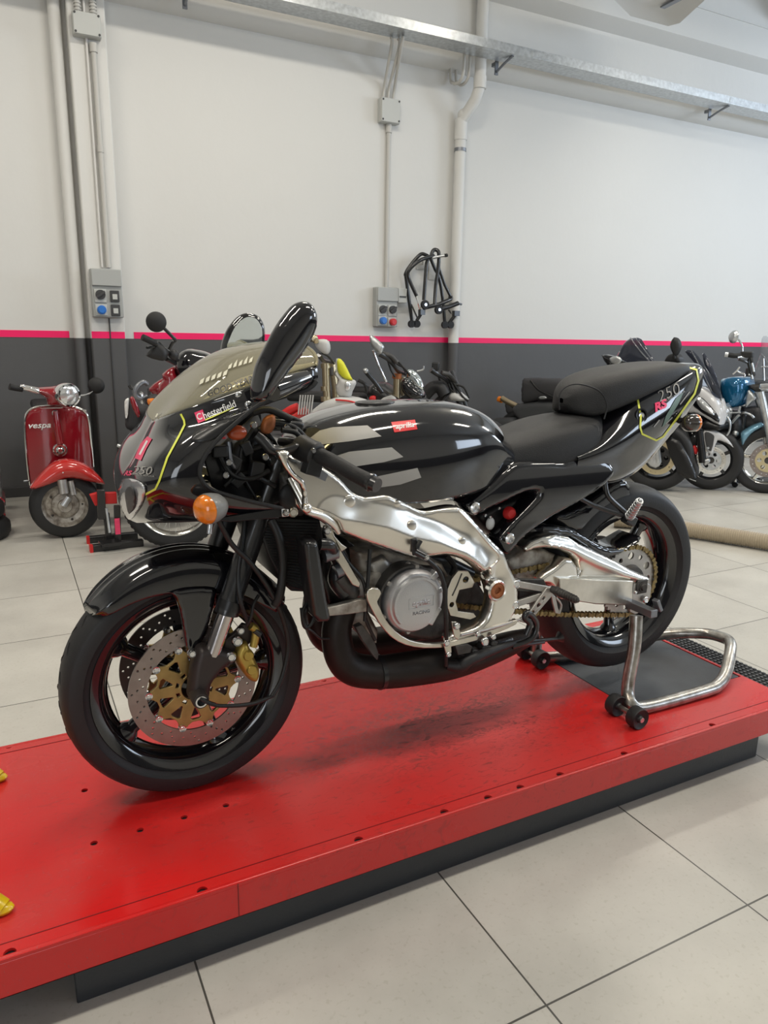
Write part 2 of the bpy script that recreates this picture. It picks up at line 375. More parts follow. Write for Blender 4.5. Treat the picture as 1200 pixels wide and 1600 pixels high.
# ------------------------------------------------------------------ the room
def struct(o): o['kind'] = 'structure'; return o
WY = 4.75                                # plane of the back wall
def nodes_floor():
    m = bpy.data.materials.new('floor_tiles'); m.use_nodes = True; nt = m.node_tree; b = nt.nodes['Principled BSDF']; L = nt.links
    g = nt.nodes.new('ShaderNodeNewGeometry'); s = nt.nodes.new('ShaderNodeSeparateXYZ'); L.new(g.outputs['Position'], s.inputs[0])
    def math_(op, a, b_=None, c=None):
        n = nt.nodes.new('ShaderNodeMath'); n.operation = op
        for i, v in enumerate((a, b_, c)):
            if v is None: continue
            if isinstance(v, (int, float)): n.inputs[i].default_value = v
            else: L.new(v, n.inputs[i])
        return n.outputs[0]
    def line(o, off, pitch, w):
        t = math_('DIVIDE', math_('SUBTRACT', o, off), pitch); fr = math_('ABSOLUTE', math_('SUBTRACT', math_('FRACT', math_('ADD', t, .5)), .5))
        return math_('LESS_THAN', fr, w/pitch)
    gl = math_('MAXIMUM', line(s.outputs[0], .511, .598, .0022), line(s.outputs[1], -.772, .597, .0022))
    # tile id for tone differences
    cx = math_('FLOOR', math_('DIVIDE', math_('SUBTRACT', s.outputs[0], .511), .598)); cyy = math_('FLOOR', math_('DIVIDE', math_('SUBTRACT', s.outputs[1], -.772), .597))
    cb = nt.nodes.new('ShaderNodeCombineXYZ'); L.new(cx, cb.inputs[0]); L.new(cyy, cb.inputs[1]); wn = nt.nodes.new('ShaderNodeTexWhiteNoise'); L.new(cb.outputs[0], wn.inputs['Vector'])
    ad = nt.nodes.new('ShaderNodeVectorMath'); ad.operation = 'MULTIPLY_ADD'; L.new(cb.outputs[0], ad.inputs[0]); ad.inputs[1].default_value = (3.7, 5.1, 0); L.new(g.outputs['Position'], ad.inputs[2])
    n1 = nt.nodes.new('ShaderNodeTexNoise'); n1.inputs['Scale'].default_value = 2.2; n1.inputs['Detail'].default_value = 8; n1.inputs['Roughness'].default_value = .62; L.new(ad.outputs[0], n1.inputs['Vector'])
    n2 = nt.nodes.new('ShaderNodeTexNoise'); n2.inputs['Scale'].default_value = 90; n2.inputs['Detail'].default_value = 3; L.new(g.outputs['Position'], n2.inputs['Vector'])
    rp = nt.nodes.new('ShaderNodeValToRGB'); e = rp.color_ramp.elements; e[0].position = .3; e[0].color = (.40, .385, .35, 1); e[1].position = .7; e[1].color = (.52, .505, .46, 1); L.new(n1.outputs['Fac'], rp.inputs[0])
    sp2 = nt.nodes.new('ShaderNodeValToRGB'); e = sp2.color_ramp.elements; e[0].position = .30; e[0].color = (.90, .89, .87, 1); e[1].position = .42; e[1].color = (1, 1, 1, 1); L.new(n2.outputs['Fac'], sp2.inputs[0])
    mu = nt.nodes.new('ShaderNodeMix'); mu.data_type = 'RGBA'; mu.blend_type = 'MULTIPLY'; mu.inputs['Factor'].default_value = 1; L.new(rp.outputs[0], mu.inputs['A']); L.new(sp2.outputs[0], mu.inputs['B'])
    mg = nt.nodes.new('ShaderNodeMix'); mg.data_type = 'RGBA'; L.new(gl, mg.inputs['Factor']); L.new(mu.outputs['Result'], mg.inputs['A']); mg.inputs['B'].default_value = (.07, .068, .06, 1)
    L.new(mg.outputs['Result'], b.inputs['Base Color']); b.inputs['Roughness'].default_value = .34
    rr = nt.nodes.new('ShaderNodeMapRange'); rr.inputs['To Min'].default_value = .26; rr.inputs['To Max'].default_value = .46; L.new(n1.outputs['Fac'], rr.inputs[0]); L.new(rr.outputs[0], b.inputs['Roughness'])
    return m
def nodes_wall(name, white, grey=(.085, .085, .088), zs=1.245, stripe=True):
    m = bpy.data.materials.new(name); m.use_nodes = True; nt = m.node_tree; b = nt.nodes['Principled BSDF']; L = nt.links
    g = nt.nodes.new('ShaderNodeNewGeometry'); s = nt.nodes.new('ShaderNodeSeparateXYZ'); L.new(g.outputs['Position'], s.inputs[0])
    c = nt.nodes.new('ShaderNodeMath'); c.operation = 'LESS_THAN'; L.new(s.outputs[2], c.inputs[0]); c.inputs[1].default_value = zs
    n1 = nt.nodes.new('ShaderNodeTexNoise'); n1.inputs['Scale'].default_value = 1.3; n1.inputs['Detail'].default_value = 7; L.new(g.outputs['Position'], n1.inputs['Vector'])
    def ramp(c0, c1):
        r = nt.nodes.new('ShaderNodeMix'); r.data_type = 'RGBA'; L.new(n1.outputs['Fac'], r.inputs['Factor']); r.inputs['A'].default_value = (*c0, 1); r.inputs['B'].default_value = (*c1, 1); return r.outputs['Result']
    mx = nt.nodes.new('ShaderNodeMix'); mx.data_type = 'RGBA'; L.new(c.outputs[0], mx.inputs['Factor'])
    L.new(ramp(white, tuple(v*.95 for v in white)), mx.inputs['A']); L.new(ramp(grey, tuple(v*.85 for v in grey)), mx.inputs['B']); L.new(mx.outputs['Result'], b.inputs['Base Color'])
    b.inputs['Roughness'].default_value = .6
    n2 = nt.nodes.new('ShaderNodeTexNoise'); n2.inputs['Scale'].default_value = 5; n2.inputs['Detail'].default_value = 8; L.new(g.outputs['Position'], n2.inputs['Vector'])
    bp = nt.nodes.new('ShaderNodeBump'); bp.inputs['Strength'].default_value = .35; bp.inputs['Distance'].default_value = .01; L.new(n2.outputs['Fac'], bp.inputs['Height']); L.new(bp.outputs[0], b.inputs['Normal'])
    return m
M['floor'] = nodes_floor(); M['wall'] = nodes_wall('wall_paint', (.66, .655, .63)); M['plain_white'] = nodes_wall('white_paint', (.66, .655, .63), zs=-1)
M['pink'] = mat('pink_tape', (.90, .01, .13), .45)
X0, X1, Y0, ZC = -5, 11, -6, 4.95
struct(MB().box(((X0+X1)/2, (Y0+WY)/2, -.05), (X1-X0, WY-Y0, .1)).build('floor', M['floor']))
struct(MB().box(((X0+X1)/2, WY+.1, ZC/2), (X1-X0, .2, ZC)).build('wall_back', M['wall']))
struct(MB().box((X0-.1, (Y0+WY)/2, ZC/2), (.2, WY-Y0, ZC)).build('wall_left', M['wall']))
struct(MB().box(((X0+X1)/2, (Y0+WY)/2, ZC+.05), (X1-X0, WY-Y0, .1)).build('ceiling', M['plain_white']))
# front wall behind the camera and right wall, with window openings that let daylight in
w = MB()
for bx in ((-5, -4.6, 0, ZC), (-4.6, -2.6, 3.0, ZC), (-2.6, 6.1, 0, ZC), (6.1, 10.3, 0, 1.8), (6.1, 10.3, 3.4, ZC), (10.3, 11, 0, ZC)):
    w.box(((bx[0]+bx[1])/2, Y0-.1+.55, (bx[2]+bx[3])/2), (bx[1]-bx[0], .2, bx[3]-bx[2]))
struct(w.build('wall_front', M['wall']))
struct(MB().box((X1+.1, (Y0+WY)/2, ZC/2), (.2, WY-Y0, ZC)).build('wall_right', M['wall']))
# skirting board
struct(MB().box(((X0+X1)/2, WY-.008, .04), (X1-X0, .016, .08)).build('baseboard_back', M['dark_grey'], bev=.002))
# pilaster
PY = 4.62
struct(MB().box((.443, (PY+WY)/2, ZC/2), (.262, WY-PY, ZC)).build('trim_1', M['wall'], bev=.012))
# beam and haunch high on the wall
prof_b = [(WY, 3.675), (4.71, 3.685), (4.66, 3.71), (4.61, 3.76), (4.58, 3.82), (4.57, 3.90), (4.57, 4.25), (4.42, 4.33), (4.42, ZC), (WY, ZC)]
struct(MB().grid([[Vector((X0, y, z)) for y, z in prof_b], [Vector((X1, y, z)) for y, z in prof_b]]).build('trim_2', M['plain_white'], ang=50))
struct(MB().box((7.72, 2.6, 4.80), (.35, 3.9, .3)).build('trim_3', M['plain_white'], bev=.01))
struct(MB().box((5.6, 4.414, 4.62), (10.0, .012, .012)).build('trim_4', M['plain_white']))
# pink tape stripes (pieces stop short of the pipes)
def stripe(x0, x1, y, label):
    tag(MB().box(((x0+x1)/2, y-.002, 1.272), (x1-x0, .004, .052)).build('wall_stripe', M['pink']), label, 'stripe', None)
stripe(X0, at(108, 520, WY).x, WY, 'pink tape stripe on the wall left of the pillar, above the red scooter')
stripe(.318, .566, PY, 'short pink tape stripe on the front of the pillar under the socket box')
stripe(at(209, 520, WY).x, X1, WY, 'long pink tape stripe along the wall from the pillar to the right')

def vtube(name, label, cat, pts, r, m, group=None, seg=14, sm=0, extra=None):
    mb = MB(); mb.tube(pts, r, seg, sm)
    if extra: extra(mb)
    return tag(mb.build(name, m, None), label, cat, group)
# drain pipe with its offset bend
dp = thing('drain_pipe', 'white vertical drain pipe with an offset bend beside the hanging stands', 'pipe')
dx = 3.70
a = MB(); a.tube([(dx, WY-.07, 0), (dx, WY-.07, 2.92), (dx, WY-.07, 3.16), (dx, WY-.07, 3.26), (dx+.06, WY-.20, 3.42), (dx+.07, WY-.25, 3.52), (dx+.07, WY-.25, ZC)], .052, 20, 0)
a.cyl((dx, WY-.07, 3.10), (dx, WY-.07, 3.28), .058, 20); a.ball((dx+.01, WY-.09, 3.31), .058, 16); a.cyl((dx+.07, WY-.25, 3.50), (dx+.07, WY-.25, 3.6), .058, 20)
a.build('pipe', M['wall'], dp)
MB().cyl((dx, WY-.07, 3.00), (dx, WY-.07, 3.03), .057, 20).build('clamp', M['steel_grey'], dp); settle(dp, (dx, WY-.07, 0))
# left vertical pipe next to the pillar
vtube('wall_pipe', 'cream vertical pipe left of the pillar above the red scooter', 'pipe', [(.235, WY-.05, 0), (.235, WY-.05, ZC)], .042, M['wall'], seg=18)
# conduits
vtube('conduit', 'grey conduit running down the pillar from the junction box to the socket box', 'pipe', [(.475, PY-.02, 1.78), (.475, PY-.02, 3.30)], .020, M['conduit'], extra=lambda mb: (mb.cyl((.475, PY-.02, 3.27), (.475, PY-.02, 3.33), .027), mb.cyl((.475, PY-.02, 2.6), (.475, PY-.02, 2.64), .024)))
vtube('conduit', 'thin cream conduit on the pillar beside the grey conduit', 'pipe', [(.43, PY-.012, 1.78), (.43, PY-.012, ZC)], .010, M['white_pipe'])
vtube('conduit', 'thin dark cable running down the pillar from the socket box', 'cable', [(.455, PY-.006, 0), (.455, PY-.006, 1.40)], .005, M['dark_grey'])
for i, x in enumerate((.385, .49)):
    vtube('flexible_conduit', ('left', 'right')[i]+' corrugated conduit rising from the junction box on the pillar', 'pipe', [(x, PY-.02, 3.49), (x, PY-.02, ZC)], .02, M['conduit'], extra=lambda mb: [mb.cyl((x, PY-.02, 3.50+k*.022), (x, PY-.02, 3.511+k*.022), .026, 14) for k in range(30)])
vtube('conduit', 'grey conduit running down the wall to the socket box with the red plug', 'pipe', [(2.965, WY-.02, 1.73), (2.965, WY-.02, 3.13)], .020, M['conduit'], extra=lambda mb: mb.cyl((2.965, WY-.02, 3.08), (2.965, WY-.02, 3.15), .028))
for i, (dx0, dx1) in enumerate(((-.06, .13), (.0, .25), (.05, .20))):
    vtube('flexible_conduit', ('leftmost', 'middle', 'rightmost')[i]+' of the three bent grey tubes from the wall junction box to the tray', 'pipe',
        [(2.95+(-.05, .0, .05)[i], WY-.03, 3.36), (2.95+(-.05, .0, .05)[i], WY-.06, 3.46), tuple(atz((612, 624, 628)[i], (70, 72, 68)[i], 3.68)), tuple(atz((611, 622, 630)[i], (58, 60, 58)[i], 3.728))], .014, M['conduit'], sm=6)
for i, x in enumerate((3.58, 3.64)):
    vtube('flexible_conduit', ('left', 'right')[i]+' thin grey tube bent behind the tray beside the drain pipe', 'pipe',
        [(x, WY-.03, ZC), (x, WY-.04, 3.75), (x, WY-.10, 3.56), (x+.02, WY-.22, 3.58), (x+.02, WY-.24, 3.80)], .014, M['conduit'], sm=6)
# junction boxes
def jbox(x, z, y, w_, h, label):
    t = thing('junction_box', label, 'junction box')
    MB().box((x, y-.035, z), (w_, .07, h)).build('box', M['grey_box_light'], t, bev=.006)
    MB().box((x, y-.076, z), (w_*.97, .012, h*.97)).build('lid', M['grey_box_light'], t, bev=.004)
    for sx in (-1, 1):
        for sz in (-1, 1): MB().cyl((x+sx*w_*.42, y-.086, z+sz*h*.40), (x+sx*w_*.42, y-.08, z+sz*h*.40), .008, 10).build('screw', M['dark_grey'], t)
    settle(t, (x, y, z-h/2))
jbox(.435, 3.43, PY, .19, .15, 'pale grey junction box on the pillar at the top left')
jbox(2.955, 3.25, WY, .19, .20, 'pale grey junction box on the wall above the socket box with the red plug')
# socket boxes
def sbox(x, z, y, kind, label):
    t = thing('socket_box', label, 'socket box'); W, H = (.225, .36)
    MB().box((x, y-.04, z), (W, .08, H)).build('box', M['grey_box'], t, bev=.008)
    MB().box((x, y-.09, z+H*.32), (W*.96, .02, H*.34)).build('cover', M['grey_box'], t, bev=.004)
    def socket(sx, sz, m, hood=True):
        cx, cz = x+sx*.052, z+sz
        MB().box((cx, y-.085, cz), (.086, .012, .085)).build('socket_plate', M['grey_box_light'], t, bev=.003)
        q = MB(); q.cyl((cx, y-.125, cz), (cx, y-.088, cz), .033, 20); q.cyl((cx, y-.132, cz), (cx, y-.125, cz), .025, 20)
        return q.build('socket', m, t, bev=.002)
    def knob(sx, sz):
        cx, cz = x+sx*.052, z+sz
        MB().box((cx, y-.085, cz), (.088, .012, .10)).build('switch_plate', M['grey_box_light'], t, bev=.003)
        q = MB(); q.cyl((cx, y-.11, cz+.008), (cx, y-.09, cz+.008), .036, 20); q.bar((cx-.03, y-.118, cz-.012), (cx+.03, y-.118, cz+.03), .018, .016); q.build('switch_knob', M['dark_grey'], t)
    def outlet(sx, sz):
        cx, cz = x+sx*.052, z+sz
        MB().box((cx, y-.088, cz), (.066, .018, .085)).build('outlet', M['dark_grey'], t, bev=.004)
        MB().box((cx, y-.099, cz-.005), (.036, .006, .04)).build('outlet_face', M['grey_box_light'], t, bev=.002)
    if kind == 0:
        knob(-1, -.02); socket(-1, -.125, M['blue_plastic']); outlet(1, -.02); outlet(1, -.125)
    else:
        knob(-1, -.03); knob(1, -.03); socket(-1, -.125, M['blue_plastic']); socket(1, -.135, M['red_plastic'])
        q = MB(); q.box((x+.165, y-.04, z+.11), (.09, .08, .13)).build('side_module', M['grey_box_light'], t, bev=.004)
        MB().box((x+.165, y-.083, z+.10), (.07, .008, .012)).build('module_slot', M['dark_grey'], t)
    settle(t, (x, y, z-H/2))
sbox(.445, 1.585, PY, 0, 'grey socket box with one blue socket on the pillar above the red scooter')
sbox(2.945, 1.565, WY, 1, 'grey socket box with a red socket on the wall beside the hanging stands')
# cable tray and its brackets
t = thing('cable_tray', 'long galvanised metal cable tray running across the wall below the ceiling', 'cable tray')
MB().box((3.0, 4.344, 3.738), (16, .212, .004)).box((3.0, 4.238, 3.771), (16, .004, .070)).box((3.0, 4.45, 3.771), (16, .004, .070)).box((3.0, 4.243, 3.8075), (16, .014, .003)).build('tray', M['galv'], t)
for x in (1.06, 3.90, 6.50): MB().box((x+.35, 4.234, 3.771), (.22, .004, .045)).build('joint_plate', M['galv'], t, bev=.001)
settle(t, (3.0, 4.34, 3.736))
for i, x in enumerate((1.13, 3.955, 6.78)):
    t = thing('tray_bracket', ('grey steel arm holding the tray near its left end', 'grey steel arm holding the tray just right of the drain pipe', 'grey steel arm holding the tray near its right end')[i], 'bracket', 'arms under the cable tray')
    MB().box((x, 4.515, 3.72), (.035, .012, .15)).box((x, 4.545, 3.74), (.03, .06, .03)).build('plate', M['steel_grey'], t)
    MB().tube([(x, 4.51, 3.67), (x, 4.40, 3.705), (x, 4.27, 3.733)], .011, 8, 4).build('arm', M['steel_grey'], t)
    settle(t, (x, 4.57, 3.66))
# ceiling unit seen at the top edge
cu = thing('ceiling_unit', 'white faceted ceiling unit with a metal slot at the top right edge', 'ceiling unit')
cpx = [(955, -5), (985, 25), (1044, 41), (1062, 36), (1110, -8), (1190, -90), (1100, -140), (1000, -60)]
zz = 4.0
bot = [atz(a_, b_, zz) for a_, b_ in cpx]; cen = sum(bot, Vector())/len(bot)
q = MB(); n = len(bot)
inn = [cen+(p-cen)*.80 for p in bot]; q.add([p+Vector((0, 0, .0)) for p in bot]+[p+Vector((0, 0, .05)) for p in inn], [(i, (i+1) % n, n+(i+1) % n, n+i) for i in range(n)]+[tuple(range(n, 2*n))])
top = [cen+(p-cen)*1.0+Vector((0, 0, .35)) for p in bot]; q.add(list(bot)+top, [(i, n+i, n+(i+1) % n, (i+1) % n) for i in range(n)]+[tuple(range(2*n-1, n-1, -1))])
q.build('housing', M['plain_white'], cu)
a_ = atz(1035, 12, zz+.03); b_ = atz(1062, -2, zz+.03); MB().bar(a_, b_, .012, .05, up=(0, 0, 1)).build('slot', M['steel_grey'], cu)
MB().tube([cen+Vector((0, 0, .3)), Vector((cen.x, cen.y, ZC))], .03, 12).build('hanger', M['plain_white'], cu); settle(cu, (cen.x, cen.y, zz))

# stands hanging on the wall
def hanging():
    g = 'black stands hanging on the wall'
    Yh = WY-.05
    def Q(u, v, d=0): return at(620+u/10.66, 380+v/10.66, WY-.06-d)
    t = thing('paddock_stand', 'black tubular paddock stand hanging on the wall, the left one nearer the socket box', 'stand', g)
    q = MB()
    q.tube([Q(250, 1290), Q(160, 620), Q(150, 500, .02), Q(250, 340, .03), Q(390, 190, .04), Q(470, 190, .05), Q(540, 230, .05)], .017, 10, 5)
    q.tube([Q(330, 880, .12), Q(190, 560, .10), Q(220, 430, .12), Q(380, 290, .14), Q(540, 230, .14), Q(620, 210, .14)], .017, 10, 5)
    q.tube([Q(240, 1020), Q(350, 1260, .06)], .008, 8); q.build('tube_frame', M['black_metal'], t)
    q = MB(); q.tube([Q(320, 880, .12), Q(390, 1100, .12)], .010, 8); q.build('adjuster_rod', M['chrome'], t)
    q = MB(); q.tube([Q(330, 1290, .1), Q(430, 1140, .12)], .016, 8); q.box(Q(415, 1150, .12), (.05, .05, .05)); q.build('bracket', M['black_metal'], t)
    for u in (232, 320): MB().cyl(Q(u, 1345, .03), Q(u, 1345, .03)+Vector((0, -.03, 0)), .034, 18).build('wheel', M['rubber'], t)
    settle(t, Q(400, 200))
    t = thing('paddock_stand', 'black tubular paddock stand hanging on the wall, the right one beside the drain pipe', 'stand', g)
    q = MB()
    q.tube([Q(450, 950, .12), Q(500, 330, .10), Q(560, 240, .10), Q(600, 130, .10), Q(650, 110, .10), Q(700, 170, .12), Q(690, 420, .12), Q(650, 700, .12), Q(630, 1030, .14)], .018, 10, 5)
    q.tube([Q(560, 250, .02), Q(640, 440, .02), Q(700, 560, .02), Q(760, 900, .02), Q(800, 1340, .02)], .016, 10, 4)
    q.tube([Q(690, 380, .10), Q(800, 700, .08), Q(900, 900, .08)], .014, 10)
    q.tube([Q(860, 1110), Q(940, 1210, .04), Q(1010, 1310, .05)], .008, 8); q.build('tube_frame', M['black_metal'], t)
    q = MB(); q.tube([Q(440, 1080, .14), Q(700, 1020, .14), Q(900, 930, .1)], .02, 10); q.tube([Q(660, 1110, .2), Q(860, 1060, .2), Q(1020, 1000, .2)], .022, 10); q.tube([Q(900, 930, .1), Q(890, 880, .1)], .022, 8)
    q.tube([Q(1010, 1000, .2), Q(1080, 1020, .2)], .01, 6); q.build('cross_bar', M['black_metal'], t)
    MB().tube([Q(590, 245, .14), Q(800, 205, .2)], .012, 10).build('handle', M['galv'], t); MB().cyl(Q(800, 205, .2), Q(838, 200, .2), .016, 10).build('grip', M['rubber'], t)
    q = MB(); q.tube([Q(870, 1330, .06), Q(980, 1180, .08)], .017, 8); q.box(Q(985, 1170, .08), (.06, .05, .05)); q.build('bracket', M['black_metal'], t)
    for u, v, d in ((455, 1025, .18), (685, 1110, .22)): 
        o = MB().cyl(Q(u, v, d), Q(u, v, d)+Vector((0, -.03, 0)), .04, 20).build('wheel', M['rubber'], t); MB().cyl(Q(u, v, d)+Vector((0, -.034, 0)), Q(u, v, d)+Vector((0, -.03, 0)), .014, 12).build('hub', M['bolt'], o)
    for u in (785, 880): MB().cyl(Q(u, 1360, .05), Q(u, 1360, .05)+Vector((0, -.03, 0)), .034, 18).build('wheel', M['rubber'], t)
    settle(t, Q(640, 120))
    t = thing('wall_hook', 'short grey wall hook behind the hanging stands', 'hook')
    MB().box(Q(400, 350, -.055), (.10, .01, .10)).box(Q(620, 470, -.055), (.12, .01, .16)).tube([Q(430, 350, -.05), Q(430, 300, .1), Q(430, 270, .14)], .007, 8).build('plate', M['conduit'], t); settle(t, Q(430, 350, -.06))
hanging()

# ------------------------------------------------------------------ the lift
def nodes_lift():
    m = bpy.data.materials.new('lift_red'); m.use_nodes = True; nt = m.node_tree; b = nt.nodes['Principled BSDF']; L = nt.links
    g = nt.nodes.new('ShaderNodeNewGeometry')
    def noise(sc, vec=(1, 1, 1), det=6, dist=0):
        mp = nt.nodes.new('ShaderNodeMapping'); mp.inputs['Scale'].default_value = vec; L.new(g.outputs['Position'], mp.inputs[0])
        n = nt.nodes.new('ShaderNodeTexNoise'); n.inputs['Scale'].default_value = sc; n.inputs['Detail'].default_value = det; n.inputs['Distortion'].default_value = dist; L.new(mp.outputs[0], n.inputs['Vector']); return n.outputs['Fac']
    def ramp(f, a, b_):
        r = nt.nodes.new('ShaderNodeMapRange'); r.inputs['From Min'].default_value = a; r.inputs['From Max'].default_value = b_; L.new(f, r.inputs[0]); return r.outputs[0]
    def mul(a, b_, op='MULTIPLY'):
        n = nt.nodes.new('ShaderNodeMath'); n.operation = op; n.use_clamp = True
        for i, v in enumerate((a, b_)):
            if isinstance(v, (int, float)): n.inputs[i].default_value = v
            else: L.new(v, n.inputs[i])
        return n.outputs[0]
    def spot(c, rx, ry):
        mp = nt.nodes.new('ShaderNodeMapping'); mp.vector_type = 'TEXTURE'; mp.inputs['Location'].default_value = (c[0], c[1], .19); mp.inputs['Scale'].default_value = (rx, ry, 1); L.new(g.outputs['Position'], mp.inputs[0])
        ln = nt.nodes.new('ShaderNodeVectorMath'); ln.operation = 'LENGTH'; L.new(mp.outputs[0], ln.inputs[0]); r = nt.nodes.new('ShaderNodeMapRange'); r.inputs['From Min'].default_value = 1; r.inputs['From Max'].default_value = 0; L.new(ln.outputs['Value'], r.inputs[0]); return r.outputs[0]
    # worn black scuffs in the middle, faded patches, fine scratches
    sc1 = mul(mul(spot((.72, -.02), .60, .32), ramp(noise(26, (1, 1.6, 1), 10, 2.0), .46, .60)), ramp(noise(5, (1, 2, 1), 4), .40, .58))
    sc2 = mul(mul(ramp(noise(16, (1, 3, 1), 8, 2.5), .58, .68), spot((.7, -.05), 1.4, .6)), .8)
    sc3 = mul(ramp(noise(60, (1, 5, 1), 3, 3), .66, .72), .5)
    sc4 = mul(ramp(noise(60, (5, 1, 1), 3, 3), .67, .73), .4)
    scf = mul(mul(sc1, sc2, 'ADD'), mul(sc3, sc4, 'MAXIMUM'), 'ADD')
    fd = ramp(noise(1.7, (1, 1.6, 1), 5), .40, .66)
    m1 = nt.nodes.new('ShaderNodeMix'); m1.data_type = 'RGBA'; L.new(fd, m1.inputs['Factor']); m1.inputs['A'].default_value = (.58, .012, .012, 1); m1.inputs['B'].default_value = (.52, .035, .032, 1)
    m2 = nt.nodes.new('ShaderNodeMix'); m2.data_type = 'RGBA'; L.new(mul(scf, .8), m2.inputs['Factor']); L.new(m1.outputs['Result'], m2.inputs['A']); m2.inputs['B'].default_value = (.055, .02, .018, 1)
    L.new(m2.outputs['Result'], b.inputs['Base Color'])
    rg = nt.nodes.new('ShaderNodeMapRange'); L.new(fd, rg.inputs[0]); rg.inputs['To Min'].default_value = .17; rg.inputs['To Max'].default_value = .33
    L.new(mul(rg.outputs[0], mul(scf, .3), 'ADD'), b.inputs['Roughness'])
    bp = nt.nodes.new('ShaderNodeBump'); bp.inputs['Strength'].default_value = .25; bp.inputs['Distance'].default_value = .003; L.new(noise(5, (1, 1, 1), 5), bp.inputs['Height']); L.new(bp.outputs[0], b.inputs['Normal'])
    return m
M['lift_red'] = nodes_lift(); M['lift_grey'] = mat('lift_grey', (.030, .033, .038), .38, bump=.2, bscale=150); M['plate_grey'] = mat('plate_grey', (.055, .06, .068), .34, bump=.15, bscale=200, var=.25, vscale=12)
lift = thing('motorcycle_lift', 'low red motorcycle lift platform with dark grey base under the black motorcycle', 'lift')
LX0, LX1, LYN, LYF, LT, LB = -1.0, 1.80, -.40, .38, .19, .108
holes = [circle(x, y, .008, 12) for x, y in ((-.248, .073), (-.249, -.141), (-.151, -.140), (-.052, -.138), (.047, -.136), (-.411, .368), (.51, .368))]
holes += [circle(x, -.387, .011, 14) for x in (-.418, -.07, .28, .505, .631, .729, .857, 1.081, 1.43)]
cut = [(1.285, -.205), (1.79, -.205), (1.79, .205), (1.285, .205)]
q = MB(); tmp = MB().prism([[(LX0, LYN), (LX1, LYN), (LX1, LYF), (LX0, LYF)], cut]+holes, 0, .006)
q.merge(tmp, Matrix(((1, 0, 0, 0), (0, 0, 1, 0), (0, -1, 0, LT), (0, 0, 0, 1))))
pl = q.build('deck', M['lift_red'], lift)
q = MB()
q.box(((LX0+LX1)/2, LYN+.003, (LT-.006+LB)/2), (LX1-LX0, .006, LT-.006-LB)); q.box(((LX0+LX1)/2, LYF-.003, (LT-.006+LB)/2), (LX1-LX0, .006, LT-.006-LB)); q.box((LX1-.003, (LYN+LYF)/2, (LT-.006+LB)/2), (.006, LYF-LYN-.012, LT-.006-LB))
q.box(((LX0+LX1)/2, LYN+.02, LB+.003), (LX1-LX0, .04, .006)); q.box(((LX0+LX1)/2, LYF-.02, LB+.003), (LX1-LX0, .04, .006)); q.build('side_rail', M['lift_red'], lift, bev=.002)
MB().box(((LX0+LX1)/2, -.01, LT-.012), (LX1-LX0-.02, .74, .008)).build('underside', M['lift_grey'], lift)
MB().tube([(LX0, LYN+.007, LT-.0055), (LX1, LYN+.007, LT-.0055)], .007, 12).tube([(LX0, LYF-.007, LT-.0055), (LX1, LYF-.007, LT-.0055)], .007, 12).build('rounded_edge', M['lift_red'], lift)
MB().box(((LX0+LX1)/2, LYN+.040, LT+.0004), (LX1-LX0, .0016, .001)).box(((LX0+LX1)/2, LYF-.040, LT+.0004), (LX1-LX0, .0016, .001)).box((.0, LYN-.0004, .15), (.0016, .001, .08)).build('seam', mat('seam', (.16, .004, .006), .5), lift)
MB().box((.69, -.01, .054), (2.014, .70, .108)).build('base', M['lift_grey'], lift, bev=.003)
MB().box((1.5375, 0, LT-.0045), (.495, .400, .007)).build('drop_plate', M['plate_grey'], lift, bev=.001)
# ribbed rubber flap at the rear end
q = MB(); q.box((1.855, -.01, LT-.016), (.11, .78, .010))
for k in range(6):
    for j in range(44): q.box((1.812+k*.017, -.39+j*.0177, LT-.008), (.009, .010, .006))
q.build('ribbed_flap', mat('flap_rubber', (.06, .062, .066), .5), lift)
settle(lift, (.69, -.01, 0))
# yellow wheel clamp arms reaching in from the left
wc = thing('wheel_clamp', 'yellow wheel clamp arms resting on the red lift at the left edge', 'clamp')
for (xa, ya) in ((-.415, .20), (-.408, -.283)):
    q = MB(); q.tube([(xa-.02, ya+.005, LT+.008), (xa-.06, ya+.03, LT+.028), (xa-.17, ya+.10, LT+.030)], [.020, .022, .024], 14, 4); q.ball((xa-.02, ya+.005, LT+.010), .019, 12, (1.1, .8, .6)); q.build('arm', M['yellow_paint'], wc, bev=0)
MB().bar((-.575, -.26, LT+.03), (-.575, .36, LT+.03), .05, .05, up=(1, 0, 0)).build('cross_bar', M['yellow_paint'], wc, bev=.004); settle(wc, (-.5, 0, LT))
# ------------------------------------------------------------------ the black motorcycle
bike = thing('motorcycle', 'black sport motorcycle with polished aluminium frame standing on the red lift', 'motorcycle')
FA = Vector((0, 0, .478)); RA = Vector((1.365, 0, .548))
def part(mb, name, m, parent=None, label=None, **k):
    o = mb.build(name, m, parent or bike, **k)
    if label: o['label'] = label
    return o
def plate(pts, Y, th, name, m, holes=(), parent=None, bev=.0015, k=0, label=None, mirror=False):   # flat plate traced on plane Y, th deep behind it
    q = MB().prism([pp(pts, Y, k)]+[circle(*(lambda p: (p.x, p.z))(at(a, b, Y)), r) for a, b, r in holes], Y, Y+th)
    if mirror: q.mirror()
    return part(q, name, m, parent, label, bev=bev)
def pil(pts, Y, bulge, r, th, name, m, holes=(), parent=None, res=.008, fn=None, k=0, label=None, mirror=False, sub=0):
    rings = [pp(pts, Y, k)]+[circle(*(lambda p: (p.x, p.z))(at(a, b, Y)), rr) for a, b, rr in holes]
    q = pillow(rings, Y, bulge, r, th, res, fn=fn)
    if mirror: q.mirror()
    return part(q, name, m, parent, label, ang=50, sub=sub)
